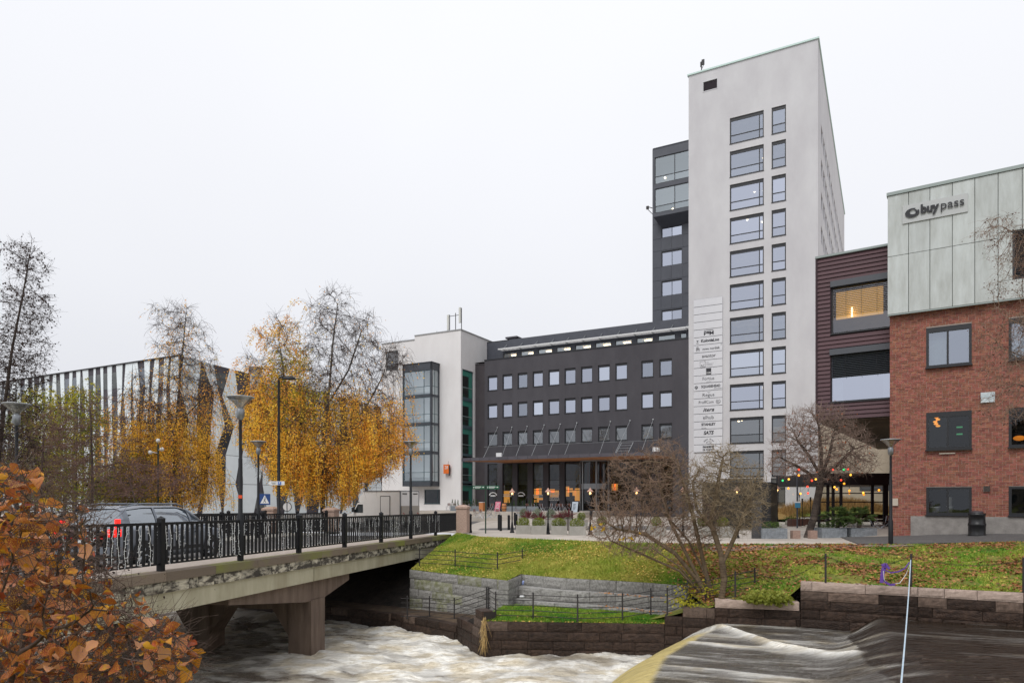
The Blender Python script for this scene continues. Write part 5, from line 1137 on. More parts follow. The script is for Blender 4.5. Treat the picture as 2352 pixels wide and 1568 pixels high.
# roof fan and aerials
pq = Wb.w(Wb.x(968, 3), 3, WZ-1.6); fn = thing('roof_duct', 'curved silver ventilation duct on the roof of the white building', 'vent', tuple(pq), Wb.a)
mb = MB(); n = 9
for k in range(n):
    a0 = math.pi*k/n; a1 = math.pi*(k+1)/n; mb.quad((-1.5*math.cos(a0),0,.6+1.2*math.sin(a0)), (-1.5*math.cos(a1),0,.6+1.2*math.sin(a1)), (-1.5*math.cos(a1),2,.6+1.2*math.sin(a1)), (-1.5*math.cos(a0),2,.6+1.2*math.sin(a0)))
    mb.add([(0,0,.6),(-1.5*math.cos(a0),0,.6+1.2*math.sin(a0)),(-1.5*math.cos(a1),0,.6+1.2*math.sin(a1))], [(0,2,1)])
mb.box(-1.5, 1.5, 0, 2, -.5, .6); mb.build('duct', GALV, fn)
mb = MB(); mb.box(1.5, 3.6, 0, 2, .0, 1.45); mb.build('duct_box', GALV, fn)
pq = Wb.w(Wb.x(1046, 1.2), 1.2, WZ+.1); an = thing('antenna_frame', 'steel frame carrying two upright white phone antennas on the white building roof', 'antenna', tuple(pq), Wb.a)
mb = MB(); mb.tube([(-.85,0,0),(-.85,0,2.3)], .04, 5).tube([(.85,0,0),(.85,0,2.9)], .05, 5).tube([(0,0,0),(0,0,2.4)], .05, 5).tube([(-.85,0,2.1),(.85,0,2.1)], .035, 5).tube([(-.85,0,.15),(.85,0,.15)], .035, 5); mb.build('frame', IRON, an)
for x_, z_ in ((-1.0, .4), (.7, 1.1)): MB().box(x_-.13, x_+.13, -.2, -.05, z_, z_+1.85).build('antenna', mat('antenna_white', hx('#c9c9c3'), None), an)
pq = Wb.w(Wb.x(1003, 4), 4, WZ-.5); mb = MB(); mb.tube([(0,0,0),(0,0,1.9)], .03, 4).tube([(-.3,0,1.4),(.1,0,1.4)], .02, 4); a2_ = thing('roof_aerial', 'thin bare aerial on the roof between the duct and the antenna frame', 'aerial', tuple(pq)); mb.build('antenna', IRON, a2_)

# ---------------- striped building far left ----------------
Z = Fr(413, 88, -28.3); zx = Z.x
sb = thing('striped_building', 'office block clad in zigzag white panels and dark window strips behind the birches', 'building', (Z.ox, Z.oy, 0), Z.a)
ZT = 19.9; LLN = 58; RD = 52
WPN = mat('pale_blue_white_panel', hx('#d6dee1'), hx('#dfe6e9'), .7, .5, vary=.03); STP = mat('dark_strip_cladding', hx('#39353b'), hx('#464148'), .6, .6)
ztop = lambda y: ZT - y*.045
mb = MB(); mb.quad((-LLN,.0,-1),(0,.0,-1),(0,0,ZT),(-LLN,0,ZT)); mb.quad((0,0,-1),(0,RD,-1),(0,RD,ztop(RD)),(0,0,ZT)); mb.build('wall', STP, sb)
mb = MB(); mb.quad((-LLN,0,ZT),(0,0,ZT),(0,RD,ztop(RD)),(-LLN,RD,ztop(RD))); mb.build('roof', TRIM, sb)
MB().box(-LLN, .26, -.26, .1, ZT-.02, ZT+.12).build('coping', TRIM, sb)
levels = [-.9, 3.9, 7.9, 11.9, 15.9, ZT]
def stripes(side, length, pitch, wdt, seed):
    r = random.Random(seed); n = int(length/pitch); j = {}
    def ed(i, l, s): 
        if (i, l, s) not in j: j[(i, l, s)] = r.uniform(-.34, .34)*pitch*(.72 if side == 0 else 1)
        return (i+.5)*pitch + s*wdt/2 + j[(i, l, s)]
    for i in range(n):
        for l in range(5):
            z0_, z1_ = levels[l]+.03, levels[l+1]-.03
            a0, a1, b0_, b1_ = ed(i, l, -1), ed(i, l, 1), ed(i, l+1, -1), ed(i, l+1, 1)
            if side == 0: pt = lambda u, o_, z: (-u, -o_, z)
            else: pt = lambda u, o_, z: (o_, u, z*(ztop(u)/ZT) if z > 5 else z)
            o1 = .10; mb = MB()
            mb.hexa([pt(a0,.02,z0_), pt(a1,.02,z0_), pt(a1,o1,z0_), pt(a0,o1,z0_), pt(b0_,.02,z1_), pt(b1_,.02,z1_), pt(b1_,o1,z1_), pt(b0_,o1,z1_)]); mb.build('panel', WPN, sb)
            # glass in the strip to the next panel
            c0 = a1+.08; c1 = ed(i+1, l, -1)-.08; d0, d1 = b1_+.08, ed(i+1, l+1, -1)-.08
            if i < n-1 and c1-c0 > .3 and r.random() < .85:
                t0, t1 = (.22 if l else .3), .78
                f = lambda t: (c0+(d0-c0)*t, c1+(d1-c1)*t, z0_+(z1_-z0_)*t)
                A, B = f(t0), f(t1); mb = MB(); mb.quad(pt(A[0],.03,A[2]), pt(A[1],.03,A[2]), pt(B[1],.03,B[2]), pt(B[0],.03,B[2])); mb.build('window', GLD if r.random() < .5 else mat('dull_window_glass', hx('#474a4c'), hx('#666968'), .4, .3, spec=.25), sb)
stripes(0, LLN, 1.9, 1.02, 5); stripes(1, RD, 3.3, 1.7, 9)
pq = Z.w(0, 12, ztop(12)); mb = MB(); mb.lathe([(.9,0),(.9,1.3),(1.0,1.35),(.001,1.4)], 14); t_ = thing('roof_drum', 'round grey vent drum on the roof of the striped building', 'vent', (pq.x, pq.y, pq.z-.3)); mb.build('drum', GALV, t_, True)

# ---------------- brick building with green panels ----------------
B = Fr(2043, 31.07, -33.4); bx = B.x
bb = thing('brick_building', 'red brick building with a weathered green panelled upper storey and company logo', 'building', (B.ox, B.oy, 0), B.a)
BR = 16.0; BZ1 = B.z(2043, 724); 
pwx = [(bx(2126.5), bx(2231)), (bx(2310), bx(2310)+1.95)]
bws = []
zr_ = [(B.z(2126,845.5), B.z(2126,754)), (B.z(2124,1033), B.z(2124,948)), (B.z(2121,1181), B.z(2121,1118.5))]
for zz in zr_:
    for q in (pwx[0], (pwx[0][0]+2.92, pwx[0][1]+2.92), (pwx[0][0]+5.84, pwx[0][1]+5.84)): bws.append((*q, *zz))
mb = MB(); holes_wall(mb, 0, BR, -.6, BZ1, bws, y=.012, depth=.2); mb.build('wall', BMORT, bb)
shell(bb, 0, BR, 22, -.6, B.z(2037, 452, -.28), mat('brick_plain', hx('#84463a'), hx('#93503f'), 3, .9), y0=.012, left=True)
plz = B.z(2090, 1184); pl0 = bx(2091)
cands = []
bh, bl = .0635, .225; pit, pil_ = .0762, .235
nr = int((BZ1+.5)/pit)
for r_ in range(nr):
    z = -.45+r_*pit; x = -(.117 if r_ % 2 else 0) ; k = 0
    while x < BR-2:
        # running bond with headers here and there
        l = pil_ if (k+r_) % 3 else pil_/2; x0, x1 = max(x, 0), x+l-.013; x += l; k += 1
        if x1-x0 < .04: continue
        segs = [(x0, x1)]
        for h in bws:
            if h[2] < z+bh and h[3] > z:
                ns_ = []
                for a, b in segs:
                    if b <= h[0] or a >= h[1]: ns_.append((a, b))
                    else:
                        if a < h[0]-.03: ns_.append((a, h[0]))
                        if b > h[1]+.03: ns_.append((h[1], b))
                segs = ns_
        for a, b in segs:
            if a > pl0 and z < plz-.02: continue
            cands.append((a, b, z))
inview = [c for c in cands if c[0] < 4.9]
inview.sort(key=lambda c: (B.w(c[0], 0, c[2])-Vector((0, 0, ZC))).length - (10 if c[1]-c[0] > .2 else 0) + (50 if c[0] > 4.7 else 0))
bm_ = MB().box(0, 1, -.008, .02, 0, bh).mesh('brick', BRK)
for a, b, z in inview[:300]: link('brick', bm_, bb, (a, 0, z), None, (b-a, random.uniform(.8, 1.3), 1))
mb = MB(); 
for a, b, z in inview[300:] + [c for c in cands if c[0] >= 4.9]:
    y = -.008*random.uniform(.6, 1.3); mb.add([(a,y,z),(b,y,z),(b,y,z+bh),(a,y,z+bh),(a,.015,z),(b,.015,z),(b,.015,z+bh),(a,.015,z+bh)], [(0,1,2,3),(0,4,5,1),(3,2,6,7),(0,3,7,4),(1,5,6,2)])
tag(mb.build('brickwork', BRK, bb), kind='stuff')
MB().box(pl0, BR, -.10, .01, -.6, plz).build('plinth', PLTH, bb)
BFR = mat('black_window_frame', hx('#26272b'), None, rough=.4)
for i, h in enumerate(bws):
    row = i//3; g_ = GL2 if row == 0 else GLD
    window(bb, h[0], h[1], h[2], h[3], -.02, BFR, g_, vx=(.48,), fw=.10, top=.12 if row < 2 else 0)
    if row == 0: MB().box(h[0]+.1, h[0]+.75, .3, .33, h[2], h[3]).build('curtain', CURT, bb)
rooms(bb, .15, BR-.2, 0, [zr_[2][0]-.35, zr_[2][1]+.3, zr_[1][1]+.3, zr_[0][1]+.3], 4, INTD)
wn = pwx[0]
# things seen in the windows: white tubs, amber pendant, exit signs
for px_, y0_, y1_, w_ in ((2134+13, 1163, 1178, .36), (2180, 1162, 1178, .24), (2180, 1141, 1161, .2)):
    xx = B.x(px_, .5); z0_ = B.z(px_, y1_, .5); z1_ = B.z(px_, y0_, .5); MB().lathe([(.001,0),(w_*.45,0),(w_*.5,z1_-z0_-.04),(w_*.54,z1_-z0_-.03),(w_*.54,z1_-z0_),(.001,z1_-z0_)], 14).build('tub', WHITE, bb, True, (xx, .5, z0_))
xx = B.x(2150, .9); 
for k in range(5): MB().ball((xx+.06*math.sin(k*2), .9, B.z(2150, 958+k*5, .9)), .09, 8, 5, sz=.5).build('pendant_lamp', emis('amber_pendant', (1,.40,.06,1), 1.6), bb, True)
for py_ in (980, 996): MB().box(B.x(2196, 2.5), B.x(2210, 2.5), 2.5, 2.55, B.z(2200, py_+2, 2.5), B.z(2200, py_-1.2, 2.5)).build('exit_sign', emis('green_exit_light', (.15,.8,.35,1), .45), bb)
xx = bx(2316)
MB().ball((xx+.4, 1.0, B.z(2330, 1006, 1)), .22, 10, 6, sz=.5).build('pendant_lamp', emis('orange_pendant', (1,.3,.03,1), .8), bb, True)
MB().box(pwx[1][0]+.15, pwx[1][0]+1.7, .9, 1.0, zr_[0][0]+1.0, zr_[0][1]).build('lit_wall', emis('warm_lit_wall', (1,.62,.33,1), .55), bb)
MB().box(pwx[1][0]+.35, pwx[1][0]+.5, .8, .9, zr_[0][0]+1.15, zr_[0][1]-.4).build('ceiling_light', LITW, bb)
# small fittings on the brick wall
def bfit(name, px0, px1, py0, py1, m, lab, cat, th=.04):
    a, b = B.x(px0, -.02), B.x(px1, -.02); z1_, z0_ = B.z(px0, py0, -.02), B.z(px0, py1, -.02); q = B.w(a, -.05); o = MB().box(0, b-a, -th, .03, 0, z1_-z0_).build(name, m, None, loc=(q.x, q.y, z0_)); o.rotation_euler = (0, 0, B.a); return tag(o, lab, cat)
bfit('notice_plate', 2049.5, 2062, 1144, 1160.5, mat('plate_beige', hx('#b9aea0'), None), 'small beige notice plate on the brick corner beside the saucer lamp', 'plate')
o = bfit('wall_vent', 2257, 2273, 1116, 1128.5, mat('vent_taupe', hx('#776a62'), None), 'small square vent in the brick wall between the two lower windows', 'vent')
for k in range(5): MB().box(.02, .24, -.055, -.041, .03+k*.045, .05+k*.045).build('slat', TRIM, o)
bfit('wall_board', 2251.5, 2284, 902, 925, mat('pale_board', hx('#a8b4ba'), hx('#c9d2d6'), 6, .5), 'pale weathered board on the brick wall behind the overhanging branches', 'board', .06)
bfit('stone_strip', 2156, 2193, 1040, 1042.5, mat('plate_beige', hx('#b9aea0'), None), 'narrow pale ledge strip below the window with the amber pendant', 'ledge')
# green panelled storey
go = -.28; gz0_ = B.z(2038, 723, go); gz1_ = B.z(2037, 452, go); gx = lambda px: B.x(px, go)
gx0 = gx(2038); jn = [2038, 2085, 2132, 2177.5, 2222.5]; jx = [gx(2038), gx(2085), gx(2133.5), gx(2184.5), gx(2236)]
jx = [gx(2037.5+0), ]; 
for p in (2086, 2135, 2186.5, 2238, 2291.5, 2347): jx.append(gx(p))
w_ = jx[-1]-jx[-2]
while jx[-1] < BR: jx.append(jx[-1]+.86)
gwin = (gx(2325), gx(2325)+1.9, B.z(2325, 642, go), B.z(2325, 531, go))
MB().box(jx[0]+.02, BR, go+.05, go+.3, gz0_+.02, gz1_).build('panel_backing', mat('joint_dark', hx('#6d736e'), None), bb)
gmid = B.z(2038, 579+.0, go)+.0; gmid = B.z(2085, 583, go)
gp = MB().box(0, 1, -.02, .05, 0, 1).mesh('panel', GRP)
for a, b in zip(jx[:-1], jx[1:]):
    for z0_, z1_ in ((gz0_, gmid), (gmid, gz1_)):
        segs = [(z0_, z1_)]
        if a < gwin[1] and b > gwin[0]: continue
        link('panel', gp, bb, (a+.012, go, z0_+.012), (0, 0, 0), (b-a-.024, 1+random.uniform(-.2, .3), z1_-z0_-.024))
for a, b in zip(jx[:-1], jx[1:]):
    if a < gwin[1] and b > gwin[0]:
        aa, bb_ = a+.012, b-.012
        link('panel', gp, bb, (aa, go, gz0_+.012), None, (bb_-aa, 1, gwin[2]-gz0_-.03)); link('panel', gp, bb, (aa, go, gwin[3]+.02), None, (bb_-aa, 1, gz1_-gwin[3]-.03))
        if a < gwin[0]-.05: link('panel', gp, bb, (aa, go, gwin[2]), None, (gwin[0]-aa-.01, 1, gwin[3]-gwin[2]))
MB().box(jx[0]-.03, BR, go-.07, go+.3, gz1_+.001, gz1_+.14).build('coping', COPE, bb); MB().box(jx[0], BR, go-.02, go+.02, gz0_-.06, gz0_).build('drip_edge', COPE, bb)
MB().box(jx[0]+.02, jx[0]+.3, go+.3, 12, gz0_, gz1_).build('side_cladding', GRP, bb)
wnd = MB().box(gwin[0], gwin[1], go+.0, go+.04, gwin[2], gwin[2]+.08).box(gwin[0], gwin[0]+.06, go-.03, go+.04, gwin[2], gwin[3]).build('window', BFR, bb)
slm = MB().add([(0,0,0),(1.78,0,0),(1.78,.05,.03),(0,.05,.03)], [(0,1,2,3)]).mesh('slat', SLATM); k = 0; z = gwin[2]+.12
MB().quad((gwin[0],go+.03,gwin[2]),(gwin[1],go+.03,gwin[2]),(gwin[1],go+.03,gwin[3]),(gwin[0],go+.03,gwin[3])).build('pane', mat('black_void_glass', hx('#141518'), None, rough=.1), wnd)
while z < gwin[3]-.05: link('slat', slm, wnd, (gwin[0]+.07, go-.04, z)); z += .085
# company logo panel
lx0, lx1 = B.x(2072, go-.1), B.x(2222, go-.1); lz0, lz1 = B.z(2072, 514, go-.1), B.z(2072, 473, go-.1); lh = (513-473)/F*29.9
pq = B.w(lx0, go-.1); lg = thing('company_logo_sign', 'pale rectangular wall sign with a dark swirl and the word buypass', 'sign', (pq.x, pq.y, lz0), B.a)
lw_ = lx1-lx0; lh = lz1-lz0; MB().box(0, lw_, .03, .06, 0, lh).build('board', mat('logo_board', hx('#b4b6b6'), None, rough=.5), lg)
# swirl mark: a thick open comma
mb = MB(); cxl, czl = lw_*.155, lh*.5
n = 30
for k in range(n):
    t0 = R(60)+R(330)*k/n; t1 = R(60)+R(330)*(k+1)/n; w0 = .03+.11*math.sin(math.pi*k/n)**.8; w1 = .03+.11*math.sin(math.pi*(k+1)/n)**.8
    f = lambda t, rr: (cxl+1.35*rr*math.cos(t), -.02, czl+rr*math.sin(t))
    mb.add([f(t0, .2), f(t0, .2-w0), f(t1, .2-w1), f(t1, .2)], [(0,1,2,3)])
for k in range(12):
    t0 = R(100)-R(150)*k/12; t1 = R(100)-R(150)*(k+1)/12; w0 = .055*math.sin(math.pi*(k+.4)/12.8); w1 = .055*math.sin(math.pi*(k+1.4)/13.4)
    f = lambda t, rr: (cxl+.03+1.35*rr*math.cos(t), -.02, czl+.03+rr*math.sin(t))
    mb.add([f(t0, .12), f(t0, .12-w0), f(t1, .12-w1), f(t1, .12)], [(0,1,2,3)])
mb.build('swirl', INK, lg)
ts_ = lh*.66
text('buy', ts_, INK, lg, (lw_*.285, -.02, lh*.38), base=True, bold=.022, align='LEFT', depth=.012, width=lw_*.285); text('pass', ts_, INK, lg, (lw_*.585, -.02, lh*.38), base=True, bold=.0, align='LEFT', depth=.012, width=lw_*.35)

# ---------------- purple-brown linking building ----------------
U = Fr(1875, 33.8, -34.5); ux = U.x
ub = thing('purple_clad_building', 'purple brown boarded building bridging between the tower and the brick building', 'building', (U.ox, U.oy, 0), U.a)
UR = ux(2046)+.2; UZ1 = U.z(1875, 595); UZ0 = U.z(1875, 965); UD = 22
w1 = (ux(1908), UR-.12, U.z(1908, 767), U.z(1908, 647)); w2 = (ux(1906), UR-.12, U.z(1906, 924), U.z(1906, 803))
MB().box(0, UR, .06, 1.0, UZ0, w2[2]).box(0, w1[0], .06, 1, w2[2], UZ1).box(w1[0], UR, .06, 1, w2[3], w1[2]).box(w1[0], UR, .06, 1, w1[3], UZ1).build('wall', mat('purple_shadow_gap', hx('#33232a'), None), ub)
shell(ub, 0, UR+3, UD, UZ0, UZ1, PURP, y0=1.0)
bdm = MB().add([(0,-.02,0),(1,-.02,0),(1,.03,.92),(0,.03,.92),(0,.06,0),(1,.06,0),(1,.06,.92),(0,.06,.92)], [(0,1,2,3),(0,4,5,1),(3,2,6,7),(0,3,7,4),(1,5,6,2)]).mesh('board', PURP)
z = UZ0; bhh = .2
while z < UZ1-.02:
    hh_ = min(bhh, UZ1-z); zc_ = z+hh_/2; xr_ = UR
    if w1[2]-.05 < zc_ < w1[3] or w2[2]-.05 < zc_ < w2[3]: xr_ = w1[0]-.04
    link('board', bdm, ub, (0, 0, z), None, (xr_, 1, hh_)); z += bhh
MB().box(-.06, UR, -.08, .3, UZ1, UZ1+.1).build('coping', COPE, ub); MB().box(-.05, .04, -.04, .06, UZ0, UZ1).build('corner_trim', mat('corner_purple', hx('#3a2a30'), None), ub)
for wi, (a, b, z0_, z1_) in enumerate((w1, w2)):
    hb = .28; o_ = window(ub, a, b, z0_, z1_-hb, .12, BFR, GL if wi else glass('amber_view_glass', (.6,.62,.68,1), (.85,.85,.85,1), .25), sill=True, fw=.06)
    MB().box(a-.02, b, -.08, .2, z1_-hb, z1_).build('blind_box', mat('blind_box_grey', hx('#4d5056'), None, rough=.4), o_).location = (-a, -.12, -z0_)
    sm_ = MB().add([(0,0,0),(b-a-.1,0,0),(b-a-.1,.03,.072 if wi else .042),(0,.03,.072 if wi else .042)], [(0,1,2,3)]).mesh('slat', SLATM)
    z = z1_-hb-.06; lo = z0_ + (z1_-hb-z0_)*(.34 if wi == 0 else .5)
    while z > lo: link('slat', sm_, o_, (.05, -.1, z-z0_), (R(-20 if wi else -14), 0, 0)); z -= .083
    for k in range(1, 4): MB().box(a+(b-a)*k/4-.006, a+(b-a)*k/4+.006, -.03, -.02, lo, z1_-hb).build('blind_cord', TRIM, o_).location = (-a, -.12, -z0_)
    if wi == 0:
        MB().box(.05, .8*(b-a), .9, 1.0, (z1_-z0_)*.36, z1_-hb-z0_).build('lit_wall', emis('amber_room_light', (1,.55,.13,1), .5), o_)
        MB().box(.75, .82, .7, .75, .9, 1.35).build('ceiling_light', emis('bright_tube', (1,.85,.45,1), 4), o_)
    else:
        for q_ in (.1, b-a-.45): MB().box(q_, q_+.4, .25, .3, 0, z1_-hb-z0_).build('curtain', CURT, o_)
mb = MB(); mb.quad((w1[0]-.5,2.8,UZ0),(UR,2.8,UZ0),(UR,2.8,UZ1),(w1[0]-.5,2.8,UZ1)); mb.box(w1[0]-.5, UR, 1.0, 2.8, (w2[3]+w1[2])/2-.3, (w2[3]+w1[2])/2+.2); mb.build('inner_wall', INT, ub)
# slatted soffit
sfm = MB().box(0, UR+3, 0, .3, -.05, 0).mesh('soffit_board', mat('olive_brown_soffit', hx('#57503f'), hx('#665e4c'), 2, .8, vary=.15)); MB().box(0, UR+3, .05, UD, UZ0-.02, UZ0+.1).build('soffit', TRIM, ub)
y = .1
while y < UD: link('soffit_board', sfm, ub, (0, y, UZ0-.02)); y += .42
# buildings in the yard seen below it
q = P(1960, 1150, 70); yb = thing('beige_building', 'beige building seen in the yard below the purple overhang', 'building', (q.x-9, q.y, 0), R(-30))
MB().box(0, 18, 0, 10, -.3, 9).build('wall', mat('beige_render', hx('#a89c8a'), hx('#b5aa98'), .5, .9), yb)
mb = MB(); mb.box(8.6, 13, -.06, 0, 2.6, 4.2); mb.build('window', mat('grey_louvre', hx('#4f5257'), None), yb)
MB().box(11.2, 18, -2, -.1, -.3, 8.2).build('brown_extension', mat('brown_woodwork', hx('#6a5340'), hx('#7e644d'), 1.2, .8, stretch=(1, 1, 6)), yb)
# ---------------- trees ----------------
def colonize(pts, par, A, step, infl, kill, iters, grav=(0,0,0), seed=0, cap=9000):
    r = np.random.default_rng(seed); Pn = np.zeros((cap+2000, 3)); n = len(pts); Pn[:n] = pts; par = list(par)
    A = np.array(A); D = np.full(len(A), 1e9); Nn = np.zeros(len(A), int); a0 = 0; g = np.array(grav)
    nch = np.zeros(cap+2000, int)
    for it in range(iters):
        if n > a0:
            d = np.linalg.norm(A[:, None, :]-Pn[None, a0:n, :], axis=2) if (n-a0)*len(A) < 6e6 else None
            if d is None:
                for c in range(a0, n, 500):
                    dd = np.linalg.norm(A[:, None, :]-Pn[None, c:min(n, c+500), :], axis=2); m = dd.min(1); k = dd.argmin(1)+c; u = m < D; D[u] = m[u]; Nn[u] = k[u]
            else: m = d.min(1); k = d.argmin(1)+a0; u = m < D; D[u] = m[u]; Nn[u] = k[u]
        keep = D > kill; A, D, Nn = A[keep], D[keep], Nn[keep]; a0 = n
        if len(A) == 0 or n > cap: break
        act = D < infl
        if not act.any(): infl *= 1.5; continue
        v = A[act]-Pn[Nn[act]]; v /= np.linalg.norm(v, axis=1)[:, None]; acc = {}
        idx, inv = np.unique(Nn[act], return_inverse=True); s = np.zeros((len(idx), 3)); np.add.at(s, inv, v)
        s /= np.maximum(1e-6, np.linalg.norm(s, axis=1))[:, None]; s += g + r.normal(size=s.shape)*.16; s /= np.linalg.norm(s, axis=1)[:, None]
        ok = nch[idx] < 4; idx = idx[ok]; s = s[ok]; nch[idx] += 1
        k = len(idx); 
        if k == 0: break
        Pn[n:n+k] = Pn[idx]+s*step; par += list(idx); n += k
    return Pn[:n].copy(), np.array(par[:n])
def radii(par, rtip, ex=2.4):
    n = len(par); w = np.zeros(n); ch = np.bincount(par[par >= 0], minlength=n)
    w[ch == 0] = 1
    for i in range(n-1, -1, -1):
        if par[i] >= 0: w[par[i]] += w[i]
    return rtip*np.maximum(w, 1)**(1/ex), ch == 0
def limbs(name, Pt, par, rad, m, parent, nt=5, thick=.03, rmin=0):
    "tapered limb segments as one mesh"
    idx = np.where(par >= 0)[0]; vs = []; fs = []; off = 0
    for lo, hi, n in ((0, thick, 3), (thick, 9, 8)):
        k = idx[(rad[idx] >= lo) & (rad[idx] < hi)]
        if len(k) == 0: continue
        a = Pt[par[k]]; b = Pt[k]; t = b-a; l = np.linalg.norm(t, axis=1)[:, None]; t = t/np.maximum(l, 1e-6); ra = np.minimum(rad[par[k]], rad[k]*1.35)[:, None]; rb = rad[k][:, None]
        if n > 3: b = b + t*rb*.25; a = a - t*ra*.1
        ref = np.where(np.abs(t[:, 2:3]) < .9, np.array([[0, 0, 1.]]), np.array([[1., 0, 0]])); u = np.cross(t, ref); u /= np.linalg.norm(u, axis=1)[:, None]; w = np.cross(t, u)
        V = np.zeros((len(k), 2*n, 3))
        for j in range(n):
            c, s_ = math.cos(2*math.pi*j/n), math.sin(2*math.pi*j/n); V[:, j] = a+(u*c+w*s_)*ra; V[:, n+j] = b+(u*c+w*s_)*rb
        base = off+np.arange(len(k))[:, None]*2*n; 
        for j in range(n): fs.append(np.concatenate([base+j, base+(j+1) % n, base+n+(j+1) % n, base+n+j], 1))
        vs.append(V.reshape(-1, 3)); off += len(k)*2*n
    return link(name, npmesh(name, np.concatenate(vs), np.concatenate(fs), m, smooth=False), parent)
def env(ells, Y, dr, n, seed, shell_=0.0):
    r = np.random.default_rng(seed); out = []; W_ = np.array([e[4] if len(e) > 4 else e[2]*e[3] for e in ells], float); W_ /= W_.sum()
    for k in r.choice(len(ells), n, p=W_):
        e = ells[k]
        while True:
            q = r.uniform(-1, 1, 3)
            if shell_ < (q**2).sum() < 1: break
        d = dr*(min(e[2], e[3])/max(min(x[2], x[3]) for x in ells))**.5; y = Y+(e[5] if len(e) > 5 else 0)+d*q[2]; out.append(tuple(P(e[0]+e[2]*q[0], e[1]+e[3]*q[1], Y)+Vector((0, y-Y, 0))))
    return np.array(out)
def path(pp, Y, step):
    pts = []; 
    for a, b in zip(pp[:-1], pp[1:]):
        A_ = P(a[0], a[1], Y+(a[2] if len(a) > 2 else 0)); B_ = P(b[0], b[1], Y+(b[2] if len(b) > 2 else 0)); k = max(1, int((B_-A_).length/step))
        for i in range(k): pts.append(tuple(A_.lerp(B_, i/k)))
    pts.append(tuple(B_)); return pts
def twigs(Pt, par, rad, n, ln, seed, droop=0.0, up=0.0, rtip=.004, segs=3, tip=.05):
    "extra fine twigs on thin branches"
    r = np.random.default_rng(seed); thin = np.where((par >= 0) & (rad < tip))[0]; s = r.choice(thin, n); p = Pt[s]; d = Pt[s]-Pt[par[s]]; d /= np.maximum(np.linalg.norm(d, axis=1), 1e-6)[:, None]
    d = d*.6+r.normal(size=(n, 3))*.7; d[:, 2] += up; d /= np.linalg.norm(d, axis=1)[:, None]; L_ = ln*(.5+r.random(n))
    Q = [Pt]; PR = [par]; RR = [rad]; cur = p; pi_ = s; base = len(Pt)
    for k in range(segs):
        d = d + np.array([0, 0, -droop]) + r.normal(size=d.shape)*.18; d /= np.linalg.norm(d, axis=1)[:, None]
        cur = cur+d*(L_/segs)[:, None]; Q.append(cur); PR.append(pi_); RR.append(np.full(n, rtip*(1-.25*k))); pi_ = base+np.arange(n); base += n
    return np.concatenate(Q), np.concatenate(PR), np.concatenate(RR)
def toPx(p): return CX+F*p[:, 0]/p[:, 1], HZ-F*(p[:, 2]-ZC)/p[:, 1]
BARK = mat('grey_brown_bark', hx('#3c3430'), hx('#5a4f47'), 4, .95, .5, 30); BIRB = mat('birch_bark', hx('#35302c'), hx('#8d867c'), 3, .85, .4, 20, contrast=(.42, .7)); TWG = mat('brown_twigs', hx('#7d6555'), hx('#927a67'), 2, .9); TWD = mat('dark_twigs', hx('#3d302c'), hx('#4d3d37'), 2, .9); TWL = mat('pale_olive_twigs', hx('#85755c'), hx('#9c8b70'), 2, .9)
def leafm(n, a, b): 
    if n in MATS: return MATS[n]
    m = mat(n, hx(a), hx(b), 1.2, .6, vary=.22, hue=.008, isl=True); t = m.node_tree; o = t.nodes['Material Output']; b_ = t.nodes['Principled BSDF']; tl = t.nodes.new('ShaderNodeBsdfTranslucent'); x = t.nodes.new('ShaderNodeMixShader'); x.inputs[0].default_value = .5
    t.links.new(b_.inputs['Base Color'].links[0].from_socket, tl.inputs[0]); t.links.new(b_.outputs[0], x.inputs[1]); t.links.new(tl.outputs[0], x.inputs[2]); t.links.new(x.outputs[0], o.inputs[0]); return m
GOLD = leafm('golden_birch_leaf', '#ffc634', '#ffdc62'); ORNG = leafm('orange_birch_leaf', '#f5aa3c', '#ffc258'); YGRN = leafm('yellow_green_leaf', '#a5a020', '#c9b430')
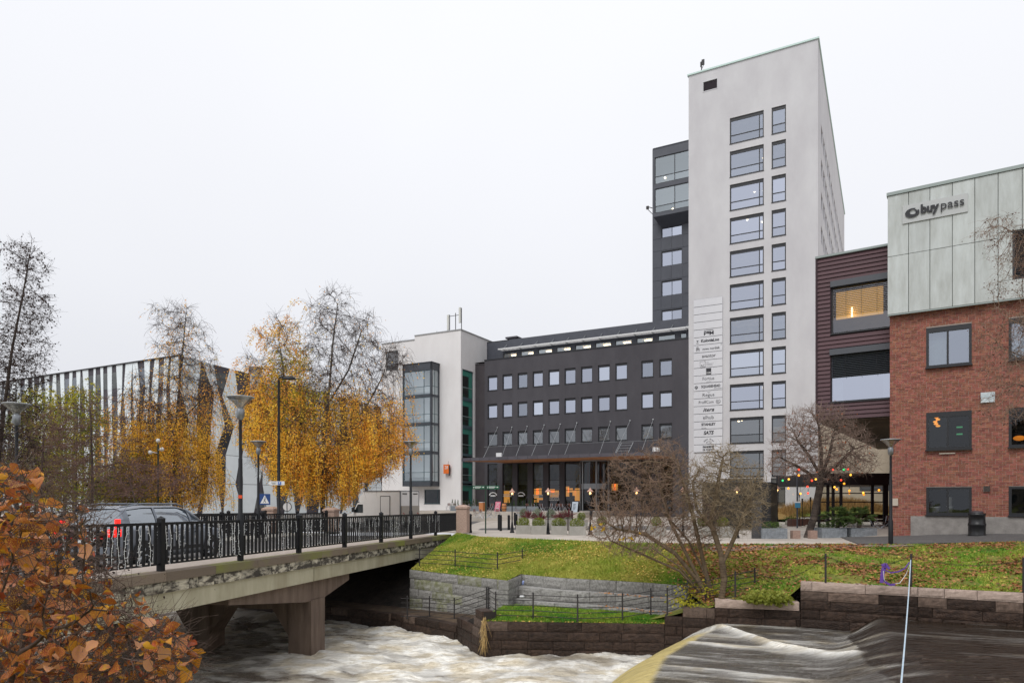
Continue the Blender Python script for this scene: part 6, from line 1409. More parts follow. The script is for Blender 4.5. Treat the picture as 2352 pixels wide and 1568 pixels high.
def strands(Pt, par, rad, n, seed, lenf, leaff, root, ybot, m_twig, sz=.085, per=.055, groups=(GOLD, ORNG, YGRN), gsel=None, thinr=.05):
    r = np.random.default_rng(seed); px, py = toPx(Pt); ok = np.where((rad < thinr) & (par >= 0))[0]; s = r.choice(ok, n); vs, fs, leaves = [], [], [[], [], []]; off = 0
    mb_pts = []; 
    for i in s:
        yj = r.normal()*22-8
        p = Pt[i].copy(); ln = lenf(px[i], py[i])*(.45+r.random()); lf = leaff(px[i], py[i]); out = Pt[i]-Pt[par[i]]; out[2] = 0; out = out/max(1e-6, np.linalg.norm(out)); d = out*.6+np.array([0, 0, .1])+r.normal(size=3)*.25
        k = max(3, int(ln/.3)); st_ = ln/k; pts_ = [p.copy()]
        for j in range(k):
            d = d+np.array([0, 0, -.5])+r.normal(size=3)*.08; d /= np.linalg.norm(d); p = p+d*st_
            if HZ-F*(p[2]-ZC)/p[1] > (ybot(CX+F*p[0]/p[1]) if callable(ybot) else ybot)+min(yj, 6): break
            pts_.append(p.copy())
        if len(pts_) < 2: continue
        mb_pts.append(np.array(pts_)); tot = st_*(len(pts_)-1); gap = float(vnoise(np.array(px[i]/26.), np.array(py[i]/30.), 5)); nl = r.poisson(tot/per*lf*(1.5 if gap > .5 else .12+1.1*gap)*(.25 if (py[i] > 1040 and abs(px[i]-root['trunk_px']) < 20) else 1)) if 'trunk_px' in root else r.poisson(tot/per*lf)
        if nl > 0:
            q = r.random(nl)**.8*(len(pts_)-1.001); a = q.astype(int); arr = np.array(pts_); L0 = arr[a]+(arr[a+1]-arr[a])*(q-a)[:, None]+r.normal(size=(nl, 3))*.13
            g = gsel(px[i], py[i], r) if gsel else r.choice(3, p=[.6, .3, .1]); leaves[g].append(L0)
    Q = [];PR = []; o = 0
    for a in mb_pts: Q.append(a); PR.append(np.concatenate([[-1], np.arange(len(a)-1)+o])); o += len(a)
    Q = np.concatenate(Q); PR = np.concatenate(PR).astype(int); limbs('hanging_twigs', Q, PR, np.full(len(Q), .0075), m_twig, root)
    for g in range(3):
        if leaves[g]: cards('crown', np.concatenate(leaves[g]), sz, groups[g], root, aspect=.75)
def sm(a, b, x): t = max(0, min(1, (x-a)/(b-a))); return t*t*(3-2*t)
def tree(name, label, cat, trunk, Y, ells, dr, natt, step, infl, kill, rtip, bark, twig, seed, group=None, iters=90, grav=(0,0,0), split=.02, extra=None, ex=2.4, cap=7000):
    root = thing(name, label, cat, (0, 0, 0), 0, group); paths = trunk if isinstance(trunk[0], list) else [trunk]; pts = []; par = []
    for pp in paths:
        q = path(pp, Y, step)
        if not pts: pts = q; par = [-1]+list(range(len(q)-1))
        else:
            j = int(np.argmin([(Vector(a)-Vector(q[0])).length for a in pts])); b0_ = len(pts); pts += q[1:]; par += [j]+list(range(b0_, b0_+len(q)-2))
    A = env(ells, Y, dr, natt, seed); Pt, pr = colonize(np.array(pts), par, A, step, infl, kill, iters, grav, seed, cap); rad, tips = radii(pr, rtip, ex)
    if extra: Pt, pr, rad = twigs(Pt, pr, rad, *extra)
    big = (rad >= split) | (pr < 0)
    pb = pr.copy(); pb[~big] = -1; limbs('trunk', Pt, pb, rad, bark, root); ps = pr.copy(); ps[big] = -1; limbs('twigs', Pt, ps, rad, twig, root)
    return root, Pt, pr, rad
def dots(root, Pt, pr, rad, n, size, m, seed, lim=.02, name='cones', sag=.03):
    r = np.random.default_rng(seed); ok = np.where((rad < lim) & (pr >= 0))[0]; s = r.choice(ok, n); tag(cards(name, Pt[s]+r.normal(size=(n, 3))*.04-np.array([0, 0, sag]), size, m, root, aspect=.8), kind='stuff')
# big birch in the middle
E = [(745,985,190,150), (640,960,85,150), (860,980,75,140), (775,755,78,100), (655,785,62,70), (598,860,45,55), (838,800,55,90), (900,840,45,60), (700,880,110,80)]
root, Pt, pr, rad = tree('birch_tree', 'large golden birch with a bare grey top, left of the white truck', 'tree', [[(742,1215),(740,1120),(738,1060),(748,960),(757,880),(764,790),(775,700)], [(738,1080),(700,1000),(655,880),(640,780)], [(742,1100),(800,1000),(860,900),(880,860)], [(738,1085),(690,1040),(640,990),(600,940)], [(752,930),(800,850),(830,760)], [(741,1120),(790,1060),(850,1010),(900,980)]], 44, E, 5.2, 2600, .30, 3.0, .5, .0095, BIRB, TWD, 1, extra=(10000, .75, 11, .16, .12, .0065), ex=2.2)
def lf2(px, py):
    if px < 705: return .95*sm(640, 700, py)*(1 if py > 740 else .7)
    return .04+sm(850, 930, py+(.25*(800-px) if px < 800 else -.1*(px-800)))
root['trunk_px'] = 742
strands(Pt, pr, rad, 2650, 5, lambda x, y: .7+2.6*sm(760, 1000, y), lf2, root, lambda x: float(np.interp(x, [540,600,640,700,800,830,860,900,950], [1010,1075,1135,1165,1168,1118,1105,1085,1055])), TWD, sz=.09, per=.036, gsel=lambda x, y, r: (2 if (abs(x-690) < 60 and abs(y-850) < 60 and r.random() < .6) else (1 if r.random() < (.6 if y < 900 or x > 850 else .28) else 0)))
# left birch
E = [(395,1050,85,115), (380,930,90,90), (425,800,60,80), (455,900,50,80), (440,1090,60,80), (340,1000,50,90), (410,735,50,40)]
root, Pt, pr, rad = tree('birch_tree', 'slimmer golden birch in front of the corner of the striped building', 'tree', [[(398,1225),(400,1100),(402,1000),(412,880),(422,780),(428,710)], [(402,1000),(360,930),(330,900)], [(404,980),(460,920),(500,870)]], 49, E, 4.2, 1900, .30, 3.0, .5, .009, BIRB, TWD, 2, extra=(7000, .75, 12, .16, .12, .0065), ex=2.2)
root['trunk_px'] = 400
strands(Pt, pr, rad, 1700, 6, lambda x, y: .7+2.4*sm(800, 1000, y), lambda x, y: .08+.12*sm(720, 800, y)+.55*sm(900, 1000, y), root, 1170, TWD, sz=.095, per=.036, gsel=lambda x, y, r: (2 if (x < 370 and y > 1020 and r.random() < .75) else (1 if r.random() < (.7 if y < 950 else .15) else 0)))
# tall bare alder at the left edge
root, Pt, pr, rad = tree('alder_tree', 'tall bare conical tree with dark cones rising at the left edge', 'tree', [(-22,1250),(-8,1100),(8,950),(28,800),(52,680),(66,600),(74,548)], 38, [(62,600,42,50),(58,700,55,60),(45,790,65,60),(30,860,85,50),(-10,950,100,110),(0,1060,100,80)], 2.4, 2600, .22, 2.2, .33, .0085, BARK, TWD, 3, extra=(7500, .5, 13, .05, .0, .006), grav=(0,0,.02))
dots(root, Pt, pr, rad, 7500, .09, mat('dark_cones', hx('#2e221e'), hx('#43322b'), 2, .9), 4)
# brown alders and yellow green trees before the striped building
ALS = [('bare brown alder with many twigs left of the left birch', [(212,1240),(212,1080),(208,950),(205,900)], 43, [(210,1000,85,110),(150,1040,80,90),(270,1070,80,80),(330,1100,90,50),(215,1120,120,60)], 21),
       ('bare brown alder between the left saucer lamp and the tall left tree', [(92,1240),(95,1100),(100,1000)], 45, [(95,1050,90,100),(60,1120,90,60),(120,980,60,60)], 22),
       ('low bare alder whose twigs reach over the grey car roof', [(315,1240),(310,1150),(300,1110)], 41, [(330,1110,95,45),(290,1090,70,55),(380,1090,60,40)], 23)]
for lab, tr, Y, E, sd_ in ALS:
    lowa = sd_ == 23
    root, Pt, pr, rad = tree('alder_tree', lab, 'tree', tr, Y, E, 3.6, 350 if lowa else 1500, .24, 2.4, .40, .008, BARK, mat('reddish_brown_twigs', hx('#6a5049'), hx('#7d6359'), 2, .9), sd_, 'bare alders on the far river bank', extra=(800 if lowa else 3400, .55, sd_+1, .04, .1, .006))
    dots(root, Pt, pr, rad, 500 if lowa else 3000, .085, mat('brown_cones', hx('#654b43'), hx('#7a5e53'), 2, .9), sd_)
YGS = [('slender yellow green tree fading behind the brown alders, left one', [(80,1200),(82,1050),(85,900)], 58, [(80,1000,50,130),(95,1100,60,60)], 31), ('yellow green tree behind the brown alder with the straight trunk', [(175,1200),(175,1050),(180,900)], 57, [(178,980,52,110),(150,1080,70,90)], 32), ('green leaved low tree below the left birch beside the camera mast', [(312,1215),(312,1120)], 47, [(312,1105,55,70),(275,1120,45,45)], 33)]
for lab, tr, Y, E, sd_ in YGS:
    root, Pt, pr, rad = tree('leafy_tree', lab, 'tree', tr, Y, E, 3.0, 900, .35, 3, .5, .009, BARK, TWD, sd_, 'yellow green trees', extra=(900, .7, sd_, .1, .1, .006))
    strands(Pt, pr, rad, 800, sd_, lambda x, y: 1.2, (lambda x, y: .55) if sd_ == 33 else (lambda x, y: .8), root, 1172, TWD, sz=.14, per=.05, groups=(leafm('olive_leaf', '#8f8c22', '#bdb13a'), YGRN, leafm('green_leaf', '#657a1e', '#8c9a2c')), gsel=lambda x, y, r: r.choice(3))
# arching bare shrub on the lawn
sh_root, Pt, pr, rad = tree('bare_shrub', 'broad bare shrub with many arching brown stems standing on the bank', 'shrub', [[(1632,1385),(1600,1330),(1550,1270),(1480,1225),(1420,1215)], [(1628,1378),(1590,1300),(1540,1200,.5),(1510,1100,.6)], [(1640,1385),(1615,1290),(1590,1180,-.4),(1560,1080,-.5)], [(1622,1375),(1560,1310),(1470,1270,.6),(1400,1240,.8)], [(1636,1380),(1620,1320),(1580,1240,.9),(1500,1150,1.0)], [(1618,1378),(1600,1350),(1560,1300,-.7),(1500,1260,-.9)]], 22.9,
    [(1430,1160,80,60),(1540,1120,95,80),(1490,1210,125,60),(1600,1190,70,80),(1400,1215,62,42),(1525,1045,55,40),(1435,1075,50,40),(1450,1260,70,25)], 1.35, 4200, .085, .9, .115, .0062, mat('olive_brown_stems', hx('#5f5040'), hx('#77664f'), 5, .9), TWG, 41, extra=(5200, .28, 14, .0, .22, .0042), ex=2.5, cap=9500, split=.011)
q = env([(1370,1210,25,12),(1440,1235,30,10),(1475,1223,12,6)], 22.6, .2, 16, 3); cards('yellow_leaves', q, .13, leafm('bright_yellow_leaf', '#e3b414', '#f0c832'), sh_root, aspect=.9)
rt2, Pt, pr, rad = tree('small_bare_tree', 'small bare forked tree beside the arching shrub on the bank', 'tree', [[(1655,1385),(1663,1330),(1655,1270),(1632,1200),(1650,1100),(1660,1050)], [(1660,1290),(1690,1225),(1720,1150)], [(1640,1220),(1600,1170),(1590,1110)]], 22.2,
    [(1660,1100,62,90),(1715,1150,50,70),(1610,1130,50,80),(1690,1190,65,45),(1730,1110,30,50)], 1.2, 3400, .08, .9, .105, .006, mat('olive_brown_stems', hx('#5f5040'), hx('#77664f'), 5, .9), TWL, 42, extra=(3600, .26, 15, .0, .15, .004), ex=2.35, cap=8500, split=.011)
mb = MB(); r = random.Random(3)
pts = [tuple(P(1575+r.gauss(0, 22), 1392-abs(r.gauss(0, 22)), 22.4)+Vector((0, r.uniform(-.3, .3), 0))) for _ in range(260)] + [tuple(P(1640+r.gauss(0, 20), 1365-abs(r.gauss(0, 12)), 22.5)) for _ in range(120)]
tag(cards('yellow_suckers', pts, .075, leafm('yellow_green_sucker', '#a8a428', '#c4bd3a'), aspect=.7), 'low yellow green suckers at the foot of the arching shrub', 'suckers', kind='stuff')
# round crowned tree by the planters
rt3, Pt, pr, rad = tree('round_crowned_tree', 'leaning tree with a dense bare round crown hung with coloured bulbs', 'tree', [[(1853,1234),(1868,1190),(1880,1130),(1886,1095)], [(1886,1095),(1860,1050),(1830,1010)], [(1886,1095),(1905,1040),(1915,990)], [(1886,1095),(1930,1060),(1960,1030)], [(1884,1105),(1840,1075),(1800,1055)], [(1886,1095),(1885,1030),(1880,980)]], 32.6,
    [(1885,1030,118,82),(1880,975,80,50),(1810,1065,50,35),(1960,1060,50,40)], 2.3, 4600, .11, 1.5, .145, .0066, BARK, mat('grey_red_twigs', hx('#7a665b'), hx('#917c70'), 2, .9), 43, extra=(5500, .34, 16, .0, .25, .0052), ex=2.15, cap=9500, split=.018)
dots(rt3, Pt, pr, rad, 220, .08, mat('dry_orange_leaf', hx('#8d4a2c'), hx('#b0653c'), 2, .8), 8, name='dry_leaves')
cols_ = {'r': emis('red_bulb', (1,.07,.03,1), 1.1), 'o': emis('orange_bulb', (1,.33,.02,1), 1.5), 'g': emis('green_bulb', (.05,.75,.2,1), .7), 'y': emis('yellow_bulb', (1,.50,.06,1), 1.4)}
bl = [(1834,1078,'r'),(1834,1091,'o'),(1811,1100,'y'),(1797,1103,'g'),(1873,1100,'y'),(1864,1103,'r'),(1912,1078,'r'),(1937,1078,'g'),(1947,1077,'r'),(1953,1090,'y'),(1931,1102,'r'),(1938,1110,'o'),(1916,1118,'y'),(1921,1123,'o'),(1810,1121,'o'),(1854,1117,'r'),(1838,1133,'y'),(1855,1132,'r'),(1950,1126,'o'),(1982,1131,'y'),(2018,1125,'o')]
bth = thing('bulb_garland', 'garland of coloured party bulbs hung through the round crowned tree', 'string lights'); prev = None; wire = []
for a, b, c in bl: q = P(a, b, 31.8); MB().ball((0, 0, 0), .05, 8, 6).build('bulb', cols_[c], bth, True, tuple(q)); wire.append(tuple(q+Vector((0, 0, .08))))
MB().tube(sorted(wire), .008, 3).build('wire', BLACK, bth)
# overhanging tree at the right edge
rt4, Pt, pr, rad = tree('overhanging_tree', 'bare tree with catkins whose drooping branches reach in from the right edge', 'tree', [[(2620,1500),(2600,1300),(2570,1000),(2560,700),(2550,450)], [(2575,1020),(2480,930),(2400,905),(2330,880)], [(2562,760),(2460,640),(2370,560),(2300,520)], [(2565,900),(2480,800),(2400,760),(2330,740)], [(2572,960),(2470,870),(2380,830),(2300,800)]], 21,
    [(2290,530,48,45),(2320,575,50,45),(2300,650,30,40,600),(2300,760,55,60),(2320,850,60,60),(2310,930,60,50),(2400,700,60,250),(2480,700,70,250,6000)], .9, 2600, .1, 1.1, .15, .0045, BARK, TWG, 44, extra=(5200, .28, 17, .25, -.05, .0028), ex=2.4, grav=(0,0,-.05))
dots(rt4, Pt, pr, rad, 3600, .045, mat('brown_catkins', hx('#5a3f38'), hx('#6e5048'), 2, .9), 9, sag=.05, name='catkins')
# ivy-like ground cover on the wall step
q = env([(1760,1370,55,18),(1790,1378,35,14),(1735,1375,30,10)], 21.4, .35, 900, 5); tag(cards('wall_creeper', q, .10, leafm('lime_creeper_leaf', '#8c9434', '#b3b65a'), aspect=.8), 'lime green leafy creeper spilling over the wall step', 'creeper', kind='stuff')

# ---------------- foreground shrub ----------------
poly = [(-80,1045),(70,1062),(100,1120),(150,1150),(205,1130),(250,1185),(215,1260),(262,1300),(262,1360),(330,1372),(420,1432),(452,1480),(430,1700),(-80,1700)]
def inside(x, y):
    c = False; j = len(poly)-1
    for i in range(len(poly)):
        if (poly[i][1] > y) != (poly[j][1] > y) and x < (poly[j][0]-poly[i][0])*(y-poly[i][1])/(poly[j][1]-poly[i][1])+poly[i][0]: c = not c
        j = i
    return c
r = np.random.default_rng(99); A = []
while len(A) < 5000:
    x = r.uniform(-80, 460); y = r.uniform(1045, 1700)
    if inside(x, y): A.append(tuple(P(x, y, r.uniform(2.7, 4.6) if y > 1250 else r.uniform(2.5, 3.8))))
A = np.array(A)
fs_root = thing('autumn_shrub', 'foreground shrub with large rust, orange and yellow leaves on thin dark stems', 'shrub', (0, 0, 0))
st0 = []; par0 = []
for (x, y, z, tx_, ty_, tY) in ((-2.7,3.2,-.1,-40,1250,3.2),(-2.6,3.6,-.1,60,1350,3.6),(-2.4,3.0,-.1,40,1500,3.0),(-2.2,3.9,-.2,180,1500,3.8),(-2.5,3.4,-.1,-60,1130,3.4)):
    a = Vector((x, y, z)); b = P(tx_, ty_, tY); k = 14; o_ = len(st0)
    for i in range(k+1): st0.append(tuple(a.lerp(b, i/k))); par0.append(-1 if i == 0 else o_+i-1)
Pt, pr = colonize(np.array(st0), par0, A, .055, .6, .07, 80, (0,0,-.03), 7, 9000); rad, tips = radii(pr, .0015, 2.3); Pt, pr, rad = twigs(Pt, pr, rad, 5500, .16, 19, .03, .1, .0011, tip=.006)
limbs('stems', Pt, pr, rad, mat('dark_shrub_stems', hx('#3a2a23'), hx('#67544a'), 9, .8), fs_root, thick=.006)
LV = bpy.data.materials.new('autumn_leaf'); LV.use_nodes = True; t = LV.node_tree; b = t.nodes['Principled BSDF']; N = t.nodes.new; L = t.links.new
oi = N('ShaderNodeObjectInfo'); gg = N('ShaderNodeNewGeometry'); a_ = N('ShaderNodeMath'); a_.operation = 'ADD'; L(oi.outputs['Random'], a_.inputs[0]); L(gg.outputs['Random Per Island'], a_.inputs[1]); f_ = N('ShaderNodeMath'); f_.operation = 'FRACT'; L(a_.outputs[0], f_.inputs[0])
c1 = N('ShaderNodeValToRGB'); L(f_.outputs[0], c1.inputs[0]); el = c1.color_ramp.elements; el[0].position = 0; el[0].color = hx('#4e1c14'); el[1].position = 1; el[1].color = hx('#dba233')
for p_, c_ in ((.12,'#7c2f1a'),(.28,'#9c4522'),(.45,'#b5653a'),(.6,'#d59a7c'),(.72,'#c8805a'),(.84,'#a8501f'),(.93,'#cf8a2c')): e_ = el.new(p_); e_.color = hx(c_)
tc = N('ShaderNodeTexCoord'); n1 = N('ShaderNodeTexNoise'); n1.inputs['Scale'].default_value = 22; n1.inputs['Detail'].default_value = 4; L(tc.outputs['Object'], n1.inputs[0]); r2 = N('ShaderNodeValToRGB'); L(n1.outputs[0], r2.inputs[0]); r2.color_ramp.elements[0].position = .52; r2.color_ramp.elements[1].position = .68
n3 = N('ShaderNodeTexNoise'); n3.inputs['Scale'].default_value = 60; L(tc.outputs['Object'], n3.inputs[0])
mx_ = N('ShaderNodeMix'); mx_.data_type = 'RGBA'; L(r2.outputs[0], mx_.inputs[0]); L(c1.outputs[0], mx_.inputs[6]); mx_.inputs[7].default_value = hx('#e6b42e')
mr = N('ShaderNodeMapRange'); L(n3.outputs[0], mr.inputs[0]); mr.inputs[1].default_value = .3; mr.inputs[2].default_value = .7; mr.inputs[3].default_value = .85; mr.inputs[4].default_value = 1.22
m2 = N('ShaderNodeMix'); m2.data_type = 'RGBA'; m2.blend_type = 'MULTIPLY'; m2.inputs[0].default_value = 1; L(mx_.outputs[2], m2.inputs[6]); L(mr.outputs[0], m2.inputs[7]); L(m2.outputs[2], b.inputs['Base Color']); b.inputs['Roughness'].default_value = .5
bp = N('ShaderNodeBump'); bp.inputs['Strength'].default_value = .5; bp.inputs['Distance'].default_value = .008; L(n3.outputs[0], bp.inputs['Height']); L(bp.outputs[0], b.inputs['Normal'])
tl = N('ShaderNodeBsdfTranslucent'); xx_ = N('ShaderNodeMixShader'); xx_.inputs[0].default_value = .3; L(m2.outputs[2], tl.inputs[0]); L(b.outputs[0], xx_.inputs[1]); L(tl.outputs[0], xx_.inputs[2]); L(xx_.outputs[0], t.nodes['Material Output'].inputs[0])
def leafgeo(seed):
    r = random.Random(seed); n = 6; vs = []; curl = r.uniform(-.9, 1.1); fold = r.uniform(.1, .75); tw = r.uniform(-.8, .8)
    prof = [0, .30, .42, .44, .36, .20, .0]
    for i in range(n+1):
        t_ = i/n; w = prof[i]*(1+r.uniform(-.12, .12)); zc_ = curl*(t_-.3)**2*1.0; a = tw*(t_-.5)
        for s in (-1, -.5, 0, .5, 1):
            x = s*w*(1+r.uniform(-.05, .05)); z = zc_+abs(s)*w*fold+r.uniform(-.02, .02); vs.append((x*math.cos(a)-z*math.sin(a), t_, x*math.sin(a)+z*math.cos(a)))
    return vs, [(i*5+j, i*5+j+1, (i+1)*5+j+1, (i+1)*5+j) for i in range(n) for j in range(4)]
LG = [leafgeo(k) for k in range(9)]; LMs = [MB().add(*g_).mesh('leaf', LV, True) for g_ in LG]
r = random.Random(17); ok = np.where((rad < .0032) & (pr >= 0))[0]; px_, py_ = toPx(Pt[ok]); ls_ = []
for tr_ in range(40000):
    k = r.randrange(len(ok)); x, y = px_[k], py_[k]
    if not inside(x, y): continue
    dens = .9 if (x < 110+.35*(y-1150) and y > 1130) else .35
    if y < 1190: dens = .16 if x > 110 else .55
    if 120 < x and 1150 < y < 1310: dens *= .5
    if y > 1400: dens = .5 if x > 230 else .85
    if r.random() > dens: continue
    p = Pt[ok[k]]; s = r.uniform(.034, .074)
    e_ = Euler((r.gauss(-.5, .6), r.gauss(0, .6), r.uniform(0, 6.28))); ls_.append((p, e_, s, r.randrange(9), x, y))
    if len(ls_) > 2050: break
ls_.sort(key=lambda q: q[0][1]/q[2]); shown = [q for q in ls_ if q[4] > 5 and q[5] < 1560][:300]; sid = {id(q) for q in shown}; mb = MB()
for q in shown: link('leaf', LMs[q[3]], fs_root, tuple(q[0]), q[1], (q[2],)*3)
for q in ls_:
    if id(q) in sid: continue
    M = Matrix.Translation(Vector(q[0])) @ q[1].to_matrix().to_4x4() @ Matrix.Scale(q[2], 4); v, f = LG[q[3]]; mb.add([M @ Vector(c) for c in v], f)
tag(mb.build('foliage', LV, fs_root, True), kind='stuff')
dots(fs_root, Pt, pr, rad, 900, .012, mat('dark_buds', hx('#2a1a16'), None), 5, lim=.002, name='buds', sag=0)
# ---------------- fences along the river ----------------
FP = MB().tube([(0,0,0),(0,0,.92)], .027, 6).tube([(0,0,0),(0,0,.05)], .035, 6).ball((0,0,.94), .028, 6, 4).mesh('post', IRON)
def fence(pts, label, rails=5, h=.88, grp='low iron fences on the river terraces', ext=None):
    o = thing('iron_fence', label, 'fence', (0, 0, 0), 0, grp)
    for p in pts: link('post', FP, o, tuple(p), None, (1, 1, h/.94))
    for k in range(rails):
        t = (k+.55)/rails*1.0; mb = MB(); q = [Vector(p)+Vector((0, 0, h*t)) for p in pts]; q = ([q[0]+(q[0]-q[1]).normalized()*.25]+q+[q[-1]+(q[-1]-q[-2]).normalized()*(.3 if ext is None else ext)]); mb.tube(q, .0125, 4); mb.build('rail', IRON, o)
    return o
fence([PZ(963,1306,-1.25), PZ(1045,1312,-1.24), PZ(1142,1322,-1.24), PZ(1199,1310,-1.22)], 'iron rail fence on top of the grey granite wall at the foot of the grass', 5, .9)
fence([PZ(935,1420,-2.93), PZ(986,1420,-2.93), PZ(1043,1426,-2.9), PZ(1117,1402,-2.45)], 'iron rail fence on the narrow ledge below the grey granite wall', 5, .88)
fence([PZ(1122,1405,-2.22), PZ(1138,1418,-2.22), PZ(1224,1420,-2.22), PZ(1326,1426,-2.22), PZ(1429,1423,-2.2), PZ(1494,1411,-2.05), PZ(1532,1411,-1.98), PZ(1578,1393,-1.75), PZ(1620,1389,-1.7), PZ(1688,1375,-1.42), PZ(1733,1364,-1.4)], 'long iron rail fence around the lower grass terrace climbing to the shrub', 5, .86)
ch = thing('chain_fence', 'row of thin iron posts linked by a sagging chain on the pink capped wall', 'fence')
cps = [PZ(1895.5,1342,-.86), PZ(2092,1346,-.8), PZ(2350,1360,-.8), PZ(2700,1390,-.8)]; cps[0].z = -.86
for p in cps: link('post', MB().tube([(0,0,0),(0,0,.95)], .03, 6).mesh('post', IRON), ch, tuple(p))
def chain(a, b, sag, par):
    n = int((b-a).length/.055); mb = MB()
    for i in range(n):
        t = i/n; t1 = (i+1.25)/n; f = lambda t: a.lerp(b, t)+Vector((0, 0, -sag*4*t*(1-t))); p, q = f(t), f(min(1, t1)); s = .018
        if i % 2: mb.tube([p+Vector((0,0,s)), q+Vector((0,0,s))], .005, 3); mb.tube([p-Vector((0,0,s)), q-Vector((0,0,s))], .005, 3)
        else: mb.tube([p+Vector((0,s,0)), q+Vector((0,s,0))], .005, 3); mb.tube([p-Vector((0,s,0)), q-Vector((0,s,0))], .005, 3)
    mb.build('chain', IRON, par)
up = Vector((0, 0, .88))
chain(PZ(1733,1364,-1.4)+Vector((0,0,.75)), cps[0]+up, .42, ch); chain(cps[0]+up, cps[1]+up, .30, ch); chain(cps[1]+up, cps[2]+up, .2, ch); chain(cps[2]+up, cps[3]+up, .25, ch)
# slackline and purple strap
a = cps[1]+Vector((-.03, -.03, .78)); b = P(2050, 1760, 6.2); mb = MB(); d = (b-a); 
for k in range(24):
    p, q = a+d*(k/24), a+d*((k+1)/24); sg_ = lambda t: Vector((0, 0, -.25*4*t*(1-t))); p, q = p+sg_(k/24), q+sg_((k+1)/24); mb.hexa([tuple(p+Vector((-.013,0,-.002))), tuple(p+Vector((.013,0,-.002))), tuple(q+Vector((.013,0,-.002))), tuple(q+Vector((-.013,0,-.002))), tuple(p+Vector((-.013,0,.002))), tuple(p+Vector((.013,0,.002))), tuple(q+Vector((.013,0,.002))), tuple(q+Vector((-.013,0,.002)))])
tag(mb.build('slackline', mat('pale_blue_webbing', hx('#9db3c4'), hx('#c3d0d8'), 20, .6)), 'pale blue slackline stretched across the river from an iron chain post', 'slackline')
PUR = mat('purple_webbing', hx('#5b3a92'), hx('#7652ab'), 8, .7); st_ = thing('purple_strap', 'purple webbing strap slung in a loop from the chain post', 'strap')
def band(pix, Y, w, m, par, nm):
    mb = MB(); pts = [P(x, y, Y) for x, y in pix]
    for p, q in zip(pts[:-1], pts[1:]):
        t = (q-p).normalized(); s = Vector((t.z, 0, -t.x))*w/2; s.y = 0; th = Vector((0, .004, 0)); mb.hexa([tuple(p-s-th), tuple(p+s-th), tuple(q+s-th), tuple(q-s-th), tuple(p-s+th), tuple(p+s+th), tuple(q+s+th), tuple(q-s+th)])
    mb.build(nm, m, par)
Yc = cps[1].y
band([(2088,1290),(2078,1304),(2062,1312),(2045,1314),(2034,1309),(2028,1298)], Yc-.05, .035, PUR, st_, 'strap'); band([(2036,1298),(2029,1302),(2026,1318),(2024,1337)], Yc-.08, .11, PUR, st_, 'strap_end'); band([(2031,1335),(2044,1342),(2055,1341)], Yc-.3, .06, PUR, st_, 'strap_tail'); band([(2024,1298),(2033,1294),(2042,1306)], Yc-.09, .07, PUR, st_, 'strap_fold')
mb = MB(); mb.tube([tuple(P(x, y, Yc-.1)) for x, y in ((2090,1294),(2080,1318),(2066,1338),(2040,1341),(2030,1330),(2028,1310))], .008, 4); mb.build('cord', WIRE, st_)
# ---------------- plaza terrace and steps ----------------
STP_ = mat('pale_terrace_stone', hx('#9f978d'), hx('#b2aaa0'), 1.2, .85, .2, 30)
te = thing('entrance_terrace', 'broad pale stepped terrace along the front of the charcoal building', 'terrace', (K.ox, K.oy, 0), K.a)
tl, tr_ = -4.8, 16.5
for k in range(5):
    zt = .5-.13*k; yf = -8.6-.62*k
    MB().box(tl-.2*k, tr_+.35*k, yf, (-.02 if k == 0 else yf+.66), -.6, zt).build('step', STP_, te)
def kp(px, py, z):   # a plaza point seen at a pixel, lying at height z
    return PZ(px, py, z)
def tp(px, off):
    'terrace point seen at column px, off metres in front of the facade'
    return K.w(K.x(px, -off), -off, .5)
def lantern(px, py, label, z=-.05, H=2.42, first=[None]):
    q = kp(px, py, z)
    if first[0] is None:
        o = thing('lantern_post', label, 'lamp', (0, 0, 0), 0, 'black lantern posts with lit copper lanterns')
        MB().lathe([(.12,0),(.12,.06),(.09,.1),(.065,.36),(.05,.5),(.055,.52),(.035,.6),(.03,1.0),(.04,1.02),(.028,1.06),(.022,1.95),(.05,2.0)], 10).build('post', BLACK, o, True)
        MB().lathe([(.05,2.0),(.075,2.02),(.10,2.18)], 8).build('lantern_glass', glass('lantern_glass', (.9,.9,.85,1), (.95,.92,.85,1), .15, .1), o)
        MB().lathe([(.17,2.17),(.16,2.2),(.07,2.29),(.05,2.3),(.04,2.34),(.001,2.4)], 10).build('lantern_roof', mat('copper_pink_roof', hx('#b58a78'), None, rough=.5), o, True)
        MB().ball((0,0,2.11), .045, 8, 6).build('bulb', emis('lantern_bulb', (1,.6,.22,1), 6), o, True)
        first[0] = o; o.location = (q.x, q.y, z)
    else: o = dup(first[0], (q.x, q.y, z), random.random(), label)
    s = H/2.42; o.scale = (s, s, s)
bpy.context.view_layer.update()
lantern(1175.8, 1222.7, 'leftmost lantern post, between the bollards and the first concrete planter'); lantern(1258.3, 1226, 'lantern post between the second and third concrete planters'); lantern(1355, 1228, 'lantern post right of the fourth concrete planter in front of the revolving door')
lantern(1461.5, 1231, 'lantern post half hidden by the arching shrub'); lantern(1568, 1233, 'lantern post hidden behind the middle of the bare shrub below the tenant sign'); lantern(1692, 1235, 'lantern post with a flared base left of the dark stone slab')
for px_, lab in ((1745,'lantern post behind the dark stone slab, first of three in the rear row'),(1766,'middle one of the three lantern posts of the rear row'),(1784.6,'rightmost lantern post of the rear row behind the granite planter')): lantern(px_, 1210, lab, -.05, 2.75)
